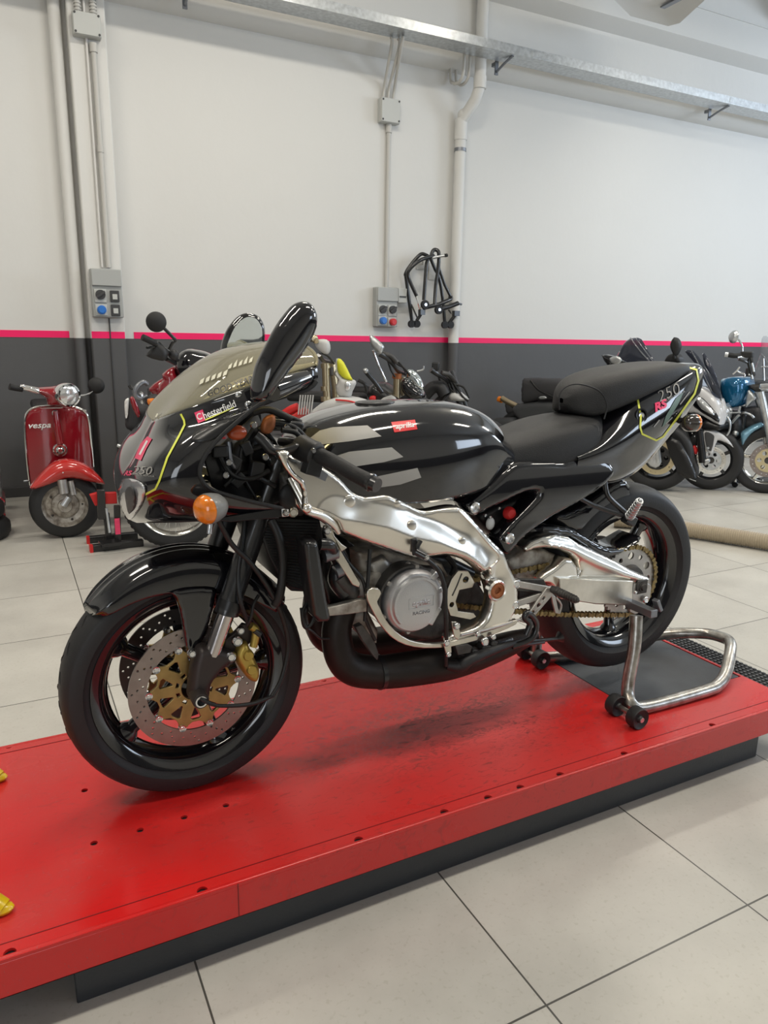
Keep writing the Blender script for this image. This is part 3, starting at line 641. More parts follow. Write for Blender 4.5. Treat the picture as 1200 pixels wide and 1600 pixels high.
def bolt(px, py, Y, r=.009, parent=None, m='bolt', h=.006, name='bolt'):
    c = at(px, py, Y); q = MB(); q.lathe([(0, -h), (r*.55, -h), (r*.6, -h*.5), (r*.7, -h*.55), (r*.8, -h), (r, -h*.6), (r, 0)], c, seg=18)
    return part(q, name, M[m], parent, ang=60)
def wheel(c, R, hw, rimR, phase, name, nsp, tw):
    w = thing(name, '', ''); del w['label']; del w['category']; w.parent = bike; WL[w] = Vector((0, 0, 0))
    pr = []
    n = 14
    for i in range(n+1):                       # tread arc and sidewalls
        a = -1+2*i/n; y = hw*math.sin(a*PI/2*.98); pr.append((R-(R-rimR-.038)*(1-math.cos(a*PI/2))**1.25, y))
    prof = [(rimR-.006, -hw*.70), (rimR+.012, -hw*.80), (rimR+.020, -hw*.95)]+pr[1:-1]+[(rimR+.020, hw*.95), (rimR+.012, hw*.80), (rimR-.006, hw*.70)]
    q = MB().lathe(prof, c, seg=96); tyre = part(q, 'tyre', M['tyre_tread'], w)
    rw = hw*.80
    prof = [(rimR+.004, -rw), (rimR+.008, -rw+.004), (rimR-.004, -rw+.012), (rimR-.018, -rw+.018), (rimR-.026, -rw+.036), (rimR-.028, 0), (rimR-.026, rw-.036), (rimR-.018, rw-.018), (rimR-.004, rw-.012), (rimR+.008, rw-.004), (rimR+.004, rw),
            (rimR-.012, rw-.006), (rimR-.022, rw-.012), (rimR-.030, rw-.03), (rimR-.036, rw-.05), (rimR-.038, 0), (rimR-.036, -rw+.05), (rimR-.030, -rw+.03), (rimR-.022, -rw+.012), (rimR-.012, -rw+.006)]
    part(MB().lathe(prof, c, seg=96, closed=True), 'rim', M['rim_black'], w)
    h = MB(); h.lathe([(0, -.040), (.040, -.040), (.045, -.030), (.042, 0), (.045, .030), (.040, .040), (0, .040)], c, seg=32); part(h, 'hub', M['rim_black'], w)
    for k in range(nsp):
        a = math.radians(phase+k*360/nsp); s = MB(); d = Vector((math.cos(a), 0, math.sin(a))); e = Vector((-math.sin(a), 0, math.cos(a)))
        rows = []
        for t, wd, th in ((.030, .030, .028), (.07, .020, .021), (.12, .016, .017), (.17, .017, .017), (rimR-.045, .024, .022), (rimR-.022, .040, .026)):
            rows.append([c+d*t+e*(wd*math.cos(b)*1.0)+Vector((0, th*math.sin(b), 0)) for b in (2*PI*j/14 for j in range(14))])
        s.grid(rows, closed=True); part(s, 'spoke', M['rim_black'], w)
    return w
def nodes_tread():
    m = mat('tyre_tread', (.016, .016, .017), .55); nt = m.node_tree; b = nt.nodes['Principled BSDF']; L = nt.links
    tc = nt.nodes.new('ShaderNodeTexCoord'); w1 = nt.nodes.new('ShaderNodeTexWave'); w1.wave_type = 'RINGS'; w1.rings_direction = 'Y'; w1.inputs['Scale'].default_value = 9; w1.inputs['Distortion'].default_value = 2.0; L.new(tc.outputs['Object'], w1.inputs['Vector'])
    n = nt.nodes.new('ShaderNodeTexNoise'); n.inputs['Scale'].default_value = 160; L.new(tc.outputs['Object'], n.inputs['Vector'])
    ad = nt.nodes.new('ShaderNodeMath'); ad.operation = 'MULTIPLY_ADD'; L.new(w1.outputs['Fac'], ad.inputs[0]); ad.inputs[1].default_value = .35; L.new(n.outputs['Fac'], ad.inputs[2])
    bp = nt.nodes.new('ShaderNodeBump'); bp.inputs['Strength'].default_value = .3; bp.inputs['Distance'].default_value = .0015; L.new(ad.outputs[0], bp.inputs['Height']); L.new(bp.outputs[0], b.inputs['Normal']); return m
M['tyre_tread'] = nodes_tread()
fw = wheel(FA, .288, .060, .222, 146, 'front_wheel', 5, .06)
rw_ = wheel(RA, .306, .077, .222, 128, 'rear_wheel', 5, .07)
# tread grooves on the front tyre
q = MB()
for k in range(26):
    for s in (-1, 1):
        a = 2*PI*k/26+(.12 if s > 0 else 0); P = []
        for t in range(6):
            u = t/5; y = s*(.006+.036*u); r_ = .288-(.288-.26)*(1-math.cos(min(1, abs(y)/.060)*PI/2*.98))**1.25+.0006; aa = a+.16*u
            P.append(FA+Vector((r_*math.cos(aa), y, r_*math.sin(aa))))
        q.tube(P, [.0008, .0018, .0018, .0018, .0016, .0006], 4)
part(q, 'tread_groove', mat('groove', (.004, .004, .004), .8), fw)
# brake discs
def disc(y, mring, mcar, R=.149, th=.005, side=-1, parent=None, cut=True):
    rings = [[(0+R*math.cos(a), .478+R*math.sin(a)) for a in (2*PI*i/72 for i in range(72))], circle(0, .478, .108, 60)]
    for k in range(30):
        a = 2*PI*k/30
        for j, rr in enumerate((.117, .1285, .140)):
            aa = a+(j*.07); 
            if (k+j) % 2 == 0 or j == 1: rings.append(circle(rr*math.cos(aa), .478+rr*math.sin(aa), .0030, 8))
    d = part(MB().prism(rings, y, y+th), 'brake_disc', mring, parent)
    outer = []
    for k in range(10):
        a = 2*PI*k/10
        for da, rr in ((-.14, .094), (-.09, .101), (.09, .101), (.14, .094), (.22, .088), (.40, .088)): outer.append((rr*math.cos(a+da), .478+rr*math.sin(a+da)))
    rings = [outer, circle(0, .478, .030, 32)]
    for k in range(10):
        a = 2*PI*(k+.5)/10
        rings.append([((rr)*math.cos(a+da), .478+rr*math.sin(a+da)) for rr, da in ((.052, -.035), (.052, .035), (.079, .16), (.082, .10), (.082, -.10), (.079, -.16))])
        rings.append([((rr)*math.cos(a+da), .478+rr*math.sin(a+da)) for rr, da in ((.036, -.12), (.036, .12), (.044, .14), (.044, -.14))])
    part(MB().prism(rings, y-.002, y+.006), 'disc_carrier', mcar, d, bev=.001)
    for k in range(10):
        a = 2*PI*k/10; c = Vector((.1035*math.cos(a), y, .478+.1035*math.sin(a)))
        part(MB().lathe([(0, -.004), (.004, -.0045), (.005, -.003), (.0085, -.004), (.0095, -.001), (.0095, .006)], c, seg=18), 'bobbin', M['bolt'], d)
    return d
disc(-.070, M['disc'], M['gold'], parent=fw)
disc(.065, M['disc_dark'], M['gold'], parent=fw)
# forks ----------------------------------------------------------
FY = -.102
def fork(s, nm):
    Y = FY*s
    t = thing(nm, '', ''); del t['label']; del t['category']; t.parent = bike
    def F(px, py): p = at(px, py, FY); return Vector((p.x, Y, p.z))
    part(MB().tube([F(331, 1022), F(354, 956)], .0205, 24), 'chrome_tube', M['stanchion'], t)
    top = F(440, 706); a = F(354, 958); b = F(362, 932)
    part(MB().tube([a, b, b+(top-b)*.01, top], [.0285, .0285, .0265, .0265], 24), 'outer_tube', M['black_metal'], t)
    part(MB().tube([F(357, 950), F(362, 936)], .031, 24), 'seal_ring', M['black_satin'], t)
    # foot: clamp with axle boss
    out = [(311, 1015), (328, 1012), (348, 1015), (362, 1020), (367, 1032), (346, 1052), (332, 1072), (327, 1094), (311, 1102), (297, 1094), (297, 1076), (302, 1040)]
    q = pillow([[(p[0], p[1]) for p in pp(out, FY-.012, 3)]], 0, .020, .020, .020, .006); q2 = MB()
    for p in q.v: p.y = Y+p.y*s
    f = part(q, 'fork_foot', M['fork_foot'], t, ang=50)
    ax = Vector((FA.x-.002, Y, FA.z)); part(MB().lathe([(.010, -.045*s), (.017, -.045*s), (.019, -.040*s), (.019, .01*s)], ax, seg=24), 'axle_boss', M['fork_foot'], f)
    part(MB().lathe([(.0125, -.047*s), (.0125, -.030*s), (0, -.030*s)], ax, seg=20), 'axle_nut', M['steel_grey'], f)
    part(MB().lathe([(.010, -.048*s), (.0135, -.048*s), (.0135, -.04*s)], ax, seg=20), 'axle_ring', M['bolt'], f)
    return t
fork(1, 'fork_leg'); fork(-1, 'fork_leg')
# caliper (near side) and far one
def caliper(s):
    Y = -.108
    t = MB(); out = [(372, 1012), (378, 1004), (386, 1004), (392, 1018), (398, 1030), (405, 1046), (403, 1062), (393, 1064), (382, 1054), (374, 1040), (368, 1026)]
    q = pillow([pp(out, Y, 2)], Y, .014, .012, .045, .005)
    for a_, b_, r_ in ((388, 1024, .013), (393, 1046, .013)): c = at(a_, b_, Y-.012); q.lathe([(0, -.007), (r_*.8, -.007), (r_, -.003), (r_, .01)], c, seg=20)
    if s < 0:
        for p in q.v: p.y = -p.y
    o = part(q, 'brake_caliper', M['caliper_gold'], ang=50)
    q = MB().prism([pp([(352, 1000), (366, 990), (380, 975), (392, 978), (396, 1000), (386, 1010), (372, 1030), (356, 1044), (346, 1040)], Y+.012)], Y+.012, Y+.026)
    if s < 0: q.v = [Vector((p.x, -p.y, p.z)) for p in q.v]
    part(q, 'caliper_bracket', M['fork_foot'], o, bev=.002)
    if s > 0:
        for a_, b_, r_ in ((375, 984, .010), (370, 1001, .013), (360, 1025, .013), (299, 1020, .010)):
            bolt(a_, b_, Y-.004, r_, o, 'bolt', .010)
        part(MB().tube([at(392, 978, Y), at(400, 986, Y), at(396, 1010, Y)], .010, 10, 3), 'bleed_arm', M['caliper_gold'], o)
        part(MB().cyl(at(398, 985, Y-.006), at(406, 992, Y-.006), .007, 10), 'banjo', M['dark_cast'], o)
caliper(1); caliper(-1)
# axle strap / speedometer cable
part(MB().tube([at(314, 1092, -.15), at(330, 1100, -.158), at(350, 1103, -.158), at(392, 1100, -.150), at(425, 1088, -.14)], [.004, .0045, .0045, .005, .004], 10, 6), 'speedometer_cable', M['hose'])
# front fender --------------------------------------------------
def fz(th, r, y): return Vector((r*math.cos(th), y, .478+r*math.sin(th)))
q = MB(); rows = []
def lerp(a, b, t): return a+(b-a)*t
N = 34
for i in range(N+1):
    t = i/N; th = math.radians(lerp(136, 38, t))
    rt = .300+.012*math.sin(PI*min(1, t*1.1+.05))+(.010*math.sin(PI*min(1, t*1.1)))
    w = .074*min(1, .30+2.6*math.sqrt(t+.004)) if t < .3 else .074
    w = min(w, .076)
    drop = lerp(.018, .080, min(1, (t/.38)**.8)) if t < .62 else lerp(.080, .045, (t-.62)/.38)
    row = [fz(th, rt+.006, 0), fz(th, rt+.001, w*.28), fz(th, rt+.004, w*.36), fz(th, rt-.003, w*.70), fz(th, rt-.012, w*.93), fz(th, rt-max(.014, drop*.45), w*1.04), fz(th, rt-drop, w*1.06)]
    rows.append(row)
rows = refine(rows, 1, 4); full = [[Vector((p.x, -p.y, p.z)) for p in r[::-1]]+r[1:] for r in rows]; q.grid(full)
part(q, 'front_fender', M['black_gloss'], solid=.003, ang=60)
guard = [(264, 925), (290, 918), (334, 918), (337, 935), (330, 965), (322, 990), (310, 1010), (299, 1030), (292, 1020), (288, 995), (282, 960), (274, 935), (262, 925)]
q = pillow([pp(guard, -.080, 3)], -.080, .006, .014, .006, .007); o = part(q, 'fork_guard', M['black_gloss'], ang=60)
q = pillow([pp(guard, -.080, 3)], -.080, .006, .014, .006, .010); q.v = [Vector((p.x, -p.y, p.z)) for p in q.v]; part(q, 'fork_guard', M['black_gloss'], ang=60)
bolt(300, 1019, -.112, .009)

# ---------------------------------------------------------------- fairing
def relax(R, n):                        # even out a grid, borders stay
    for _ in range(n):
        N_ = [r[:] for r in R]
        for i in range(1, len(R)-1):
            for j in range(1, len(R[0])-1): N_[i][j] = R[i][j]*.4+(R[i-1][j]+R[i+1][j]+R[i][j-1]+R[i][j+1])*.15
        R = N_
    return R
def frow(C, E, ye, n=9, bx=1.7, by=2.3, C2=None):   # from the centre line pixel C to the rear edge pixel E on plane -ye
    out = []
    for i in range(n):
        s = i/(n-1); fx = s**bx; fy = 1-(1-s)**by
        out.append(at(lerp(C[0], E[0], fx), lerp(C[1], E[1], fx)-(C2 or 0)*math.sin(PI*fx), -ye*fy))
    return out
FR = [((238, 657), (494, 571), .215, 1.7, 2.6), ((231, 671), (497, 590), .218, 1.7, 2.6), ((225, 684), (482, 608), .222, 1.65, 2.6), ((217, 699), (442, 620), .228, 1.6, 2.5), ((208, 717), (404, 633), .235, 1.6, 2.5),
      ((200, 731), (367, 662), .240, 1.6, 2.5), ((194, 744), (337, 690), .243, 1.55, 2.5), ((190, 755), (318, 716), .245, 1.5, 2.5), ((187, 765), (312, 741), .246, 1.5, 2.5), ((186, 774), (326, 763), .246, 1.5, 2.5),
      ((187, 783), (360, 775), .244, 1.55, 2.5), ((191, 794), (402, 786), .240, 1.6, 2.5), ((195, 803), (442, 795), .232, 1.65, 2.4), ((203, 812), (449, 801), .225, 1.7, 2.3), ((214, 817), (436, 808), .214, 1.6, 1.9)]
rows = [frow(C, E, ye, 9, bx, by, 1 if i_ < 3 else 0) for i_, (C, E, ye, bx, by) in enumerate(FR)]
rows = relax(refine(rows, 3, 4), 10)
fq = MB().grid(rows); fair_bvh = fq.bvh(); fq.mirror()
fairing = part(fq, 'front_fairing', M['black_gloss'], solid=.004, ang=70)
# bottom inner panel of the fairing
rb = rows[-1]; q = MB(); q.grid([rb, [Vector((p.x, p.y*.55, p.z+.012)) for p in rb], [Vector((p.x, 0, p.z+.016)) for p in rb]]).mirror(); part(q, 'fairing_floor', M['black_satin'], fairing, solid=.003)
# rubber edging round the cockpit opening
ed = [r[-1] for r in rows]; i0 = 9; part(MB().tube([p+Vector((0, -.001, 0)) for p in ed[4:37]], .0045, 8), 'edge_trim', M['rubber'], fairing)
# recess in the flank
q = decal(fair_bvh, [sp2 for sp2 in [[(p.x, p.y) for p in sp([(300, 690, 0), (306, 676, 0), (345, 660, 0), (372, 652, 0), (360, 664, 0), (345, 680, 0), (325, 690, 0)], 4, True)]]], .0006); part(q, 'flank_recess', M['black_satin'], fairing, solid=.0005)
# screen
SRr = []
cen = [(238, 657), (254, 636), (276, 607), (303, 579), (333, 556), (364, 542), (398, 535), (427, 533), (452, 535)]
side = rows[0]
cs = sp([tuple(at(a_, b_, 0)) for a_, b_ in cen], 4); sidep = side[0:]
m_ = len(cs); sr = []
for i in range(m_):
    t = i/(m_-1); u = t*(len(side)-1); k = min(int(u), len(side)-2); S = side[k].lerp(side[k+1], u-k); Cc = cs[i]
    row = []
    for j in range(13):
        s = j/12; a = s*PI/2; row.append(Vector((lerp(Cc.x, S.x, 1-math.cos(a)) , S.y*math.sin(a), lerp(Cc.z, S.z, 1-math.cos(a)))))
    sr.append(row)
scr = MB().grid(sr); scr_bvh = scr.bvh(); scr.mirror(); screen = part(scr, 'windscreen', M['screen'], label='clear amber-tinted windscreen', solid=.003, ang=70)
part(MB().tube([p+Vector((0, 0, .001)) for p in sr[-1]]+[Vector((p.x, -p.y, p.z+.001)) for p in sr[-1][::-1]][1:] if False else [p for p in sr[-1]], .003, 8).mirror(), 'screen_edge', M['screen'], screen)
for a_, b_ in ((373, 617), (388, 632), (476, 585), (424, 607)):
    h = fair_bvh.ray_cast(CAM_C, ray(a_, b_).normalized())
    if h[0] is not None: part(MB().ball(h[0], .0075, 12, (1, .5, 1)), 'screw', M['bolt'], fairing)
# headlight
hl = [(p.x, p.y) for p in sp([(194, 750, 0), (208, 749, 0), (222, 754, 0), (228, 765, 0), (224, 783, 0), (214, 800, 0), (204, 810, 0), (196, 800, 0), (189, 786, 0), (186, 770, 0), (188, 757, 0)], 4, True)]
q = decal(fair_bvh, [hl], .004, 3); part(q, 'headlight', M['lens_clear'], fairing, label='clear headlight lens low on the nose', solid=.003)
q = MB().tube([p for p in [fair_bvh.ray_cast(CAM_C, ray(a_, b_).normalized())[0] for a_, b_ in hl] if p is not None], .0022, 6, closed=False); part(q, 'headlight_rim', M['black_satin'], fairing)
q = decal(fair_bvh, [[(p.x, p.y) for p in sp([(201, 768, 0), (208, 760, 0), (215, 768, 0), (214, 788, 0), (206, 800, 0), (202, 785, 0)], 3, True)]], .0075, 3); part(q, 'reflector', M['dark_grey'], fairing, solid=.0005)
# graphics
def g_(mb, m, parent, name='decal', label=None): 
    if mb.v: return part(mb, name, M[m], parent, label, fix=False)
g_(decal(fair_bvh, [ribbon([(283, 647), (288, 657), (289, 664), (280, 682), (262, 715), (249, 752), (243, 764), (226, 773)], 3.2)], .0012, 3), 'yellow_line', fairing, 'pinstripe', 'thin yellow stripe')
g_(decal(fair_bvh, [[(304, 645), (317, 640), (322, 657), (310, 662)]], .0012, 3), 'pink_decal', fairing, 'sticker')
g_(decal(fair_bvh, [ribbon([(321, 657), (365, 637)], 2)], .0014, 3), 'yellow_line', fairing, 'underline')
g_(text_decal(fair_bvh, 'C', (312, 652), 15, 20, .8, bold=.02), 'white', fairing, 'lettering')
g_(text_decal(fair_bvh, 'hesterfield', (343, 641), 16.5, 22, .78, bold=.008), 'white', fairing, 'lettering')
g_(decal(fair_bvh, [[(211, 716), (220, 694), (231, 682), (238, 686), (229, 702), (221, 720)]], .0012, 3), 'pink_decal', fairing, 'nose_sticker')
g_(decal(fair_bvh, [ribbon([(219, 711), (225, 700), (231, 689)], 3)], .0016, 2), 'white', fairing, 'sticker_mark')
g_(text_decal(fair_bvh, '250', (222, 736), 18, -3, 1.15, .25, bold=-.01), 'silver_decal', fairing, 'lettering')
g_(text_decal(fair_bvh, 'RS', (200, 740), 10, 0, 1.1, .3, bold=.04), 'pink_decal', fairing, 'lettering')
g_(text_decal(fair_bvh, 'RACING REPLICA', (224, 743), 3.6, -5, 1.3), 'silver_decal', fairing, 'lettering')
q = text_decal(scr_bvh, 'GOOD YEAR', (360, 606), 13.5, 19, .95, .2, off=.0035, bold=.015); part(q, 'lettering', M['black_satin'], screen, fix=False) if q.v else None
M['faded_white'] = mat('faded_white', (.62, .60, .48), .5); M['faded_red'] = mat('faded_red', (.40, .16, .10), .5)
q = MB()
for k in range(5): q = decal(scr_bvh, [[(313+k*9, 603-k*3.2), (319+k*9, 600-k*3.2), (321+k*9, 592-k*3.2), (315+k*9, 596-k*3.2)]], .0035, 3, q)
part(q, 'worn_sticker', M['faded_white'], screen, fix=False)
q = MB()
for k in range(5): q = decal(scr_bvh, [[(357+k*8, 579-k*2.4), (362+k*8, 577-k*2.4), (364+k*8, 569-k*2.4-(k % 2)*3), (359+k*8, 573-k*2.4)]], .0035, 3, q)
part(q, 'worn_sticker', M['faded_white'], screen, fix=False)
q = decal(scr_bvh, [ribbon([(236, 654), (242, 646), (248, 648), (243, 658), (236, 660), (234, 652)], 2.5)], .0035, 2); part(q, 'ring_sticker', M['faded_white'], screen, fix=False)
# cockpit: inner panel, instruments, brackets, wiring
q = MB().grid([[at(318, 716, -.20), at(350, 690, -.16), at(400, 645, -.14)], [at(330, 760, -.19), at(370, 735, -.12), at(420, 690, -.10)], [at(380, 790, -.18), at(400, 770, -.12), at(440, 740, -.10)]]); part(q, 'inner_panel', M['black_satin'], fairing, solid=.004)
q = MB(); q.lathe([(0, -.03), (.05, -.03), (.056, 0), (.05, .03), (0, .03)], at(395, 650, -.02)+Vector((-.03, 0, .02)), (1, 0, .3), 28); part(q, 'instrument', M['black_plastic'], ang=50)
for i, (a_, b_, Y, r_) in enumerate(((343, 705, -.19, .020), (362, 720, -.17, .022), (385, 700, -.16, .018), (400, 735, -.16, .024), (372, 750, -.17, .020))):
    part(MB().box(at(a_, b_, Y), (r_*1.6, r_, r_*1.2), Matrix.Rotation(i*.6, 3, 'Y')), 'bracket', M['black_plastic'], bev=.003)
random.seed(3)
for i, P in enumerate(([(338, 700), (360, 740), (392, 748), (420, 735)], [(350, 760), (372, 735), (378, 700), (395, 670)], [(320, 745), (350, 752), (385, 740), (430, 760)], [(360, 690), (366, 720), (388, 760), (400, 780)], [(342, 722), (368, 705), (400, 700), (425, 690)], [(395, 690), (392, 720), (410, 752), (428, 770)], [(404, 665), (420, 680), (432, 700), (436, 730)])):
    part(MB().tube([at(a_, b_, -.19+.012*i+.008*j) for j, (a_, b_) in enumerate(P)], .0042 if i % 2 else .0055, 8, 6), 'wiring', M['hose'])
part(MB().tube([at(357, 690, -.19), at(361, 720, -.19), at(366, 730, -.18)], .004, 8, 4), 'cable', M['steel_grey'])
for a_, b_ in ((357, 722), (414, 714), (352, 742), (372, 676), (396, 664)): bolt(a_, b_, -.19, .008)
part(MB().ball(at(370, 676, -.19), .020, 14, (1.1, .6, .8)), 'warning_lamp', M['orange_red'])
part(pillow([pp([(408, 672), (412, 655), (422, 648), (430, 650), (430, 665), (424, 676), (414, 678)], -.16, 2)], -.16, .006, .012, .006, .005), 'fluid_reservoir', M['copper'], ang=50)
# turn signals
def indicator(px, py, Y, dirx=1, s=1.0):
    c = at(px, py, Y); q = MB(); A = Vector((.80*dirx, .52, .02)).normalized()
    b = part(q.lathe([(.030*s, -.002), (.031*s, .004), (.030*s, .016), (.026*s, .032), (.018*s, .044), (.008*s, .050), (0, .051)], c, A, 24), 'turn_signal', M['grey_plastic'], ang=50)
    part(MB().lathe([(0, -.020*s), (.012*s, -.019*s), (.023*s, -.013*s), (.029*s, -.005*s), (.030*s, .002)], c, A, 24), 'signal_lens', M['orange'], b, 'orange lens', ang=60)
    part(MB().cyl(c+A*.01+Vector((0, 0, -.03)), c+A*.006+Vector((0, 0, -.050)), .005, 10), 'screw_post', M['lens_clear'], b)
    return b
indicator(322, 796, -.285); 
part(MB().cyl(at(340, 796, -.27), at(345, 797, -.22), .012, 12), 'signal_stalk', M['black_satin'])
# lower brace of the fairing with its bolt
plate([(330, 812), (400, 800), (436, 793), (450, 797), (449, 806), (440, 808), (360, 816)], -.232, .012, 'fairing_brace', M['black_satin'])
plate([(440, 795), (451, 796), (452, 807), (441, 808)], -.240, .006, 'mount_plate', M['bolt']); bolt(446, 801, -.242, .007)
# mirrors
mr = [(394, 616), (395, 600), (402, 570), (415, 543), (434, 508), (455, 481), (468, 472), (482, 472), (492, 482), (496, 500), (490, 524), (474, 552), (452, 580), (432, 608), (420, 622), (407, 628), (396, 626)]
Y = -.300
ridge = [(q_.x, q_.z) for q_ in (at(402, 618, Y), at(425, 565, Y), (at(465, 500, Y)), at(478, 484, Y))]
def mfn(x, z): return 0
mo = pillow([pp(mr, Y, 3)], Y, .030, .048, .012, .006); mirror = part(mo, 'wing_mirror', M['black_gloss'], label='near black mirror shell', ang=60)
part(pillow([pp([(404, 608), (420, 600), (450, 566), (478, 528), (490, 500), (488, 486), (476, 480), (462, 486), (440, 520), (418, 556)], Y+.013, 2)], Y+.013, .001, .01, .003, .012), 'mirror_glass', M['mirror'], mirror)
q = MB().tube([at(425, 610, -.275), at(452, 600, -.25), at(478, 590, -.22)], [.022, .02, .016], 12, 4, sx=1.0); part(q, 'mirror_arm', M['black_gloss'], mirror)
mf = [(348, 545), (353, 525), (362, 508), (375, 494), (388, 489), (402, 493), (411, 504), (414, 520), (411, 545), (398, 560), (372, 562), (352, 556)]
Y = .235
fm = part(pillow([pp(mf, Y, 3)], Y, .010, .02, .022, .008), 'wing_mirror', M['black_gloss'], label='far mirror with its pale glass showing', ang=60)
mg_ = [(355, 545), (360, 526), (368, 510), (379, 499), (390, 495), (401, 499), (408, 510), (410, 523), (407, 545), (396, 556), (372, 557)]
part(pillow([pp(mg_, Y-.011, 3)], Y-.011, .0008, .004, .003, .012), 'mirror_glass', M['mirror_pale'] if 'mirror_pale' in M else M['mirror'], fm)

# ---------------------------------------------------------------- tank
TK = [  # x, ztop, shoulder(y,z), side(y,z), lower(y,z)
 (.275, 1.045, .045, 1.040, .085, 1.028, .110, 1.010, .120, .995),
 (.300, 1.075, .060, 1.069, .112, 1.050, .145, 1.012, .150, .970),
 (.350, 1.098, .075, 1.092, .135, 1.064, .165, 1.008, .164, .935),
 (.440, 1.118, .085, 1.110, .150, 1.070, .176, .995, .168, .905),
 (.540, 1.126, .088, 1.118, .154, 1.076, .179, .990, .168, .893),
 (.640, 1.127, .086, 1.119, .152, 1.074, .174, .990, .160, .893),
 (.720, 1.120, .082, 1.110, .143, 1.060, .158, .985, .146, .900),
 (.790, 1.098, .074, 1.088, .128, 1.036, .134, .975, .126, .912),
 (.845, 1.062, .064, 1.052, .108, 1.006, .112, .962, .110, .928),
 (.885, 1.018, .052, 1.008, .088, .978, .096, .955, .096, .938),
 (.905, .975, .030, .970, .055, .962, .070, .952, .075, .944)]
rows = []
for r in TK:
    x = r[0]; rows.append([Vector((x, 0, r[1])), Vector((x, -r[2], r[3])), Vector((x, -r[4], r[5])), Vector((x, -r[6], r[7])), Vector((x, -r[8], r[9]))])
rows = refine(rows, 5, 6)
tq = MB().grid(rows); tq.add([rows[0][0]+Vector((0, 0, 0))]+list(rows[0]), []); tank_bvh = tq.bvh()
tq.mirror(); tank = part(tq, 'fuel_tank', M['black_gloss'], solid=.003, ang=60)
q = MB(); e0 = rows[0]; q.grid([e0, [Vector((p.x+.02, p.y*.6, lerp(p.z, .98, .4))) for p in e0]]).mirror(); part(q, 'tank_nose', M['black_gloss'], tank)
# filler cap
tc = Vector((.50, 0, 1.124)); part(MB().lathe([(0, .003), (.03, .003), (.034, .002), (.036, .001), (.050, .0015), (.052, -.004)], tc, (-.03, 0, 1), 32), 'filler_cap', M['black_satin'], tank)

# silver stripes
for P in ([(478, 690), (500, 673), (520, 668), (574, 665), (596, 682), (545, 690), (500, 695)], [(515, 716), (545, 706), (612, 699), (630, 714), (600, 722), (540, 731)], [(570, 756), (590, 744), (652, 731), (658, 746), (625, 757), (590, 762)]):
    g_(decal(tank_bvh, [P], .0010, 6), 'silver_decal', tank, 'stripe', 'wide silver stripe')
g_(decal(tank_bvh, [[(611, 660), (648, 656), (652, 671), (616, 676)]], .0012, 5), 'red_decal', tank, 'badge')
g_(text_decal(tank_bvh, 'aprilia', (632, 665.5), 11.5, 7, 1.05, .1, bold=.02), 'white', tank, 'lettering')
# seam along the knee
# ---------------------------------------------------------------- frame
Y = -.168
spar = [(432, 706), (440, 703), (456, 712), (490, 722), (514, 735), (532, 748), (549, 767), (572, 776), (598, 772), (612, 775), (636, 787), (656, 797), (672, 798), (695, 793), (716, 792), (728, 800), (746, 820), (768, 845), (787, 864), (793, 882), (806, 908), (808, 930), (807, 948), (798, 966), (786, 980), (764, 988), (735, 997), (712, 1004), (700, 1003),
        (704, 992), (728, 985), (746, 978), (758, 966), (764, 950), (766, 930), (760, 908), (748, 892), (730, 878), (708, 869), (690, 867), (672, 870), (650, 872), (632, 868), (605, 859), (572, 848), (545, 838), (530, 831), (520, 814), (498, 804), (474, 800), (462, 790), (458, 760), (450, 735), (438, 718)]
crease = [(p.x, p.z) for p in (at(a_, b_, Y) for a_, b_ in ((520, 808), (560, 812), (600, 822), (640, 838), (680, 846), (720, 862), (750, 885)))]
cre2 = [(p.x, p.z) for p in (at(a_, b_, Y) for a_, b_ in ((640, 790), (680, 812), (715, 835), (745, 850), (775, 900)))]
def dl(x, z, L_): return min(seg_d(x, z, L_[i], L_[i+1]) for i in range(len(L_)-1))
def ffn(x, z):
    h = 0
    d = dl(x, z, crease); h += .016-.30*min(d, .05)
    d = dl(x, z, cre2); h -= .006*math.exp(-(d/.022)**2)
    p = at(560, 800, Y); d = math.hypot((x-p.x)*.7, z-p.z); h -= .006*math.exp(-(d/.03)**2)
    p = at(735, 838, Y); d = math.hypot(x-p.x, z-p.z); h += .004*math.exp(-(d/.03)**2)
    return -h
fr = pillow([pp(spar, Y, 2)]+[circle(*(lambda p: (p.x, p.z))(at(758, 898, Y)), .0125)], Y, .008, .010, .030, .006, fn=ffn)
frame_bvh = fr.bvh(); frame = part(fr, 'frame', M['polished'], label='polished aluminium beam frame', ang=60)
fr2 = pillow([pp(spar, Y, 2)], Y, .014, .02, .030, .012); fr2.v = [Vector((p.x, -p.y, p.z)) for p in fr2.v]; part(fr2, 'frame_beam', M['polished'], frame, ang=60)
part(MB().tube([frame_bvh.ray_cast(CAM_C, ray(*p).normalized())[0] or at(p[0], p[1], -.178) for p in ((717, 798), (740, 822), (764, 850), (780, 868), (775, 879), (766, 887))], .003, 8, 4), 'frame_ridge', M['polished'], frame)
for a_, b_, r_ in ((546, 784, .016), (621, 787, .009), (643, 822, .014), (722, 846, .011)): 
    c = frame_bvh.ray_cast(CAM_C, ray(a_, b_).normalized())[0] or at(a_, b_, -.182); part(MB().lathe([(0, -.0035), (r_*.6, -.0032), (r_*.9, -.002), (r_, 0), (r_, .012)], c, seg=24), 'frame_plug', M['polished'], frame)
c = at(775, 922, -.186); part(MB().lathe([(.0, -.004), (.008, -.004), (.010, -.009), (.016, -.010), (.019, -.008), (.024, -.009), (.027, -.004), (.027, .01)], c, seg=28), 'pivot_bolt', M['copper'], frame)
part(MB().lathe([(.021, -.008), (.025, -.011), (.029, -.006), (.029, .01)], c, seg=28), 'pivot_ring', M['polished'], frame)
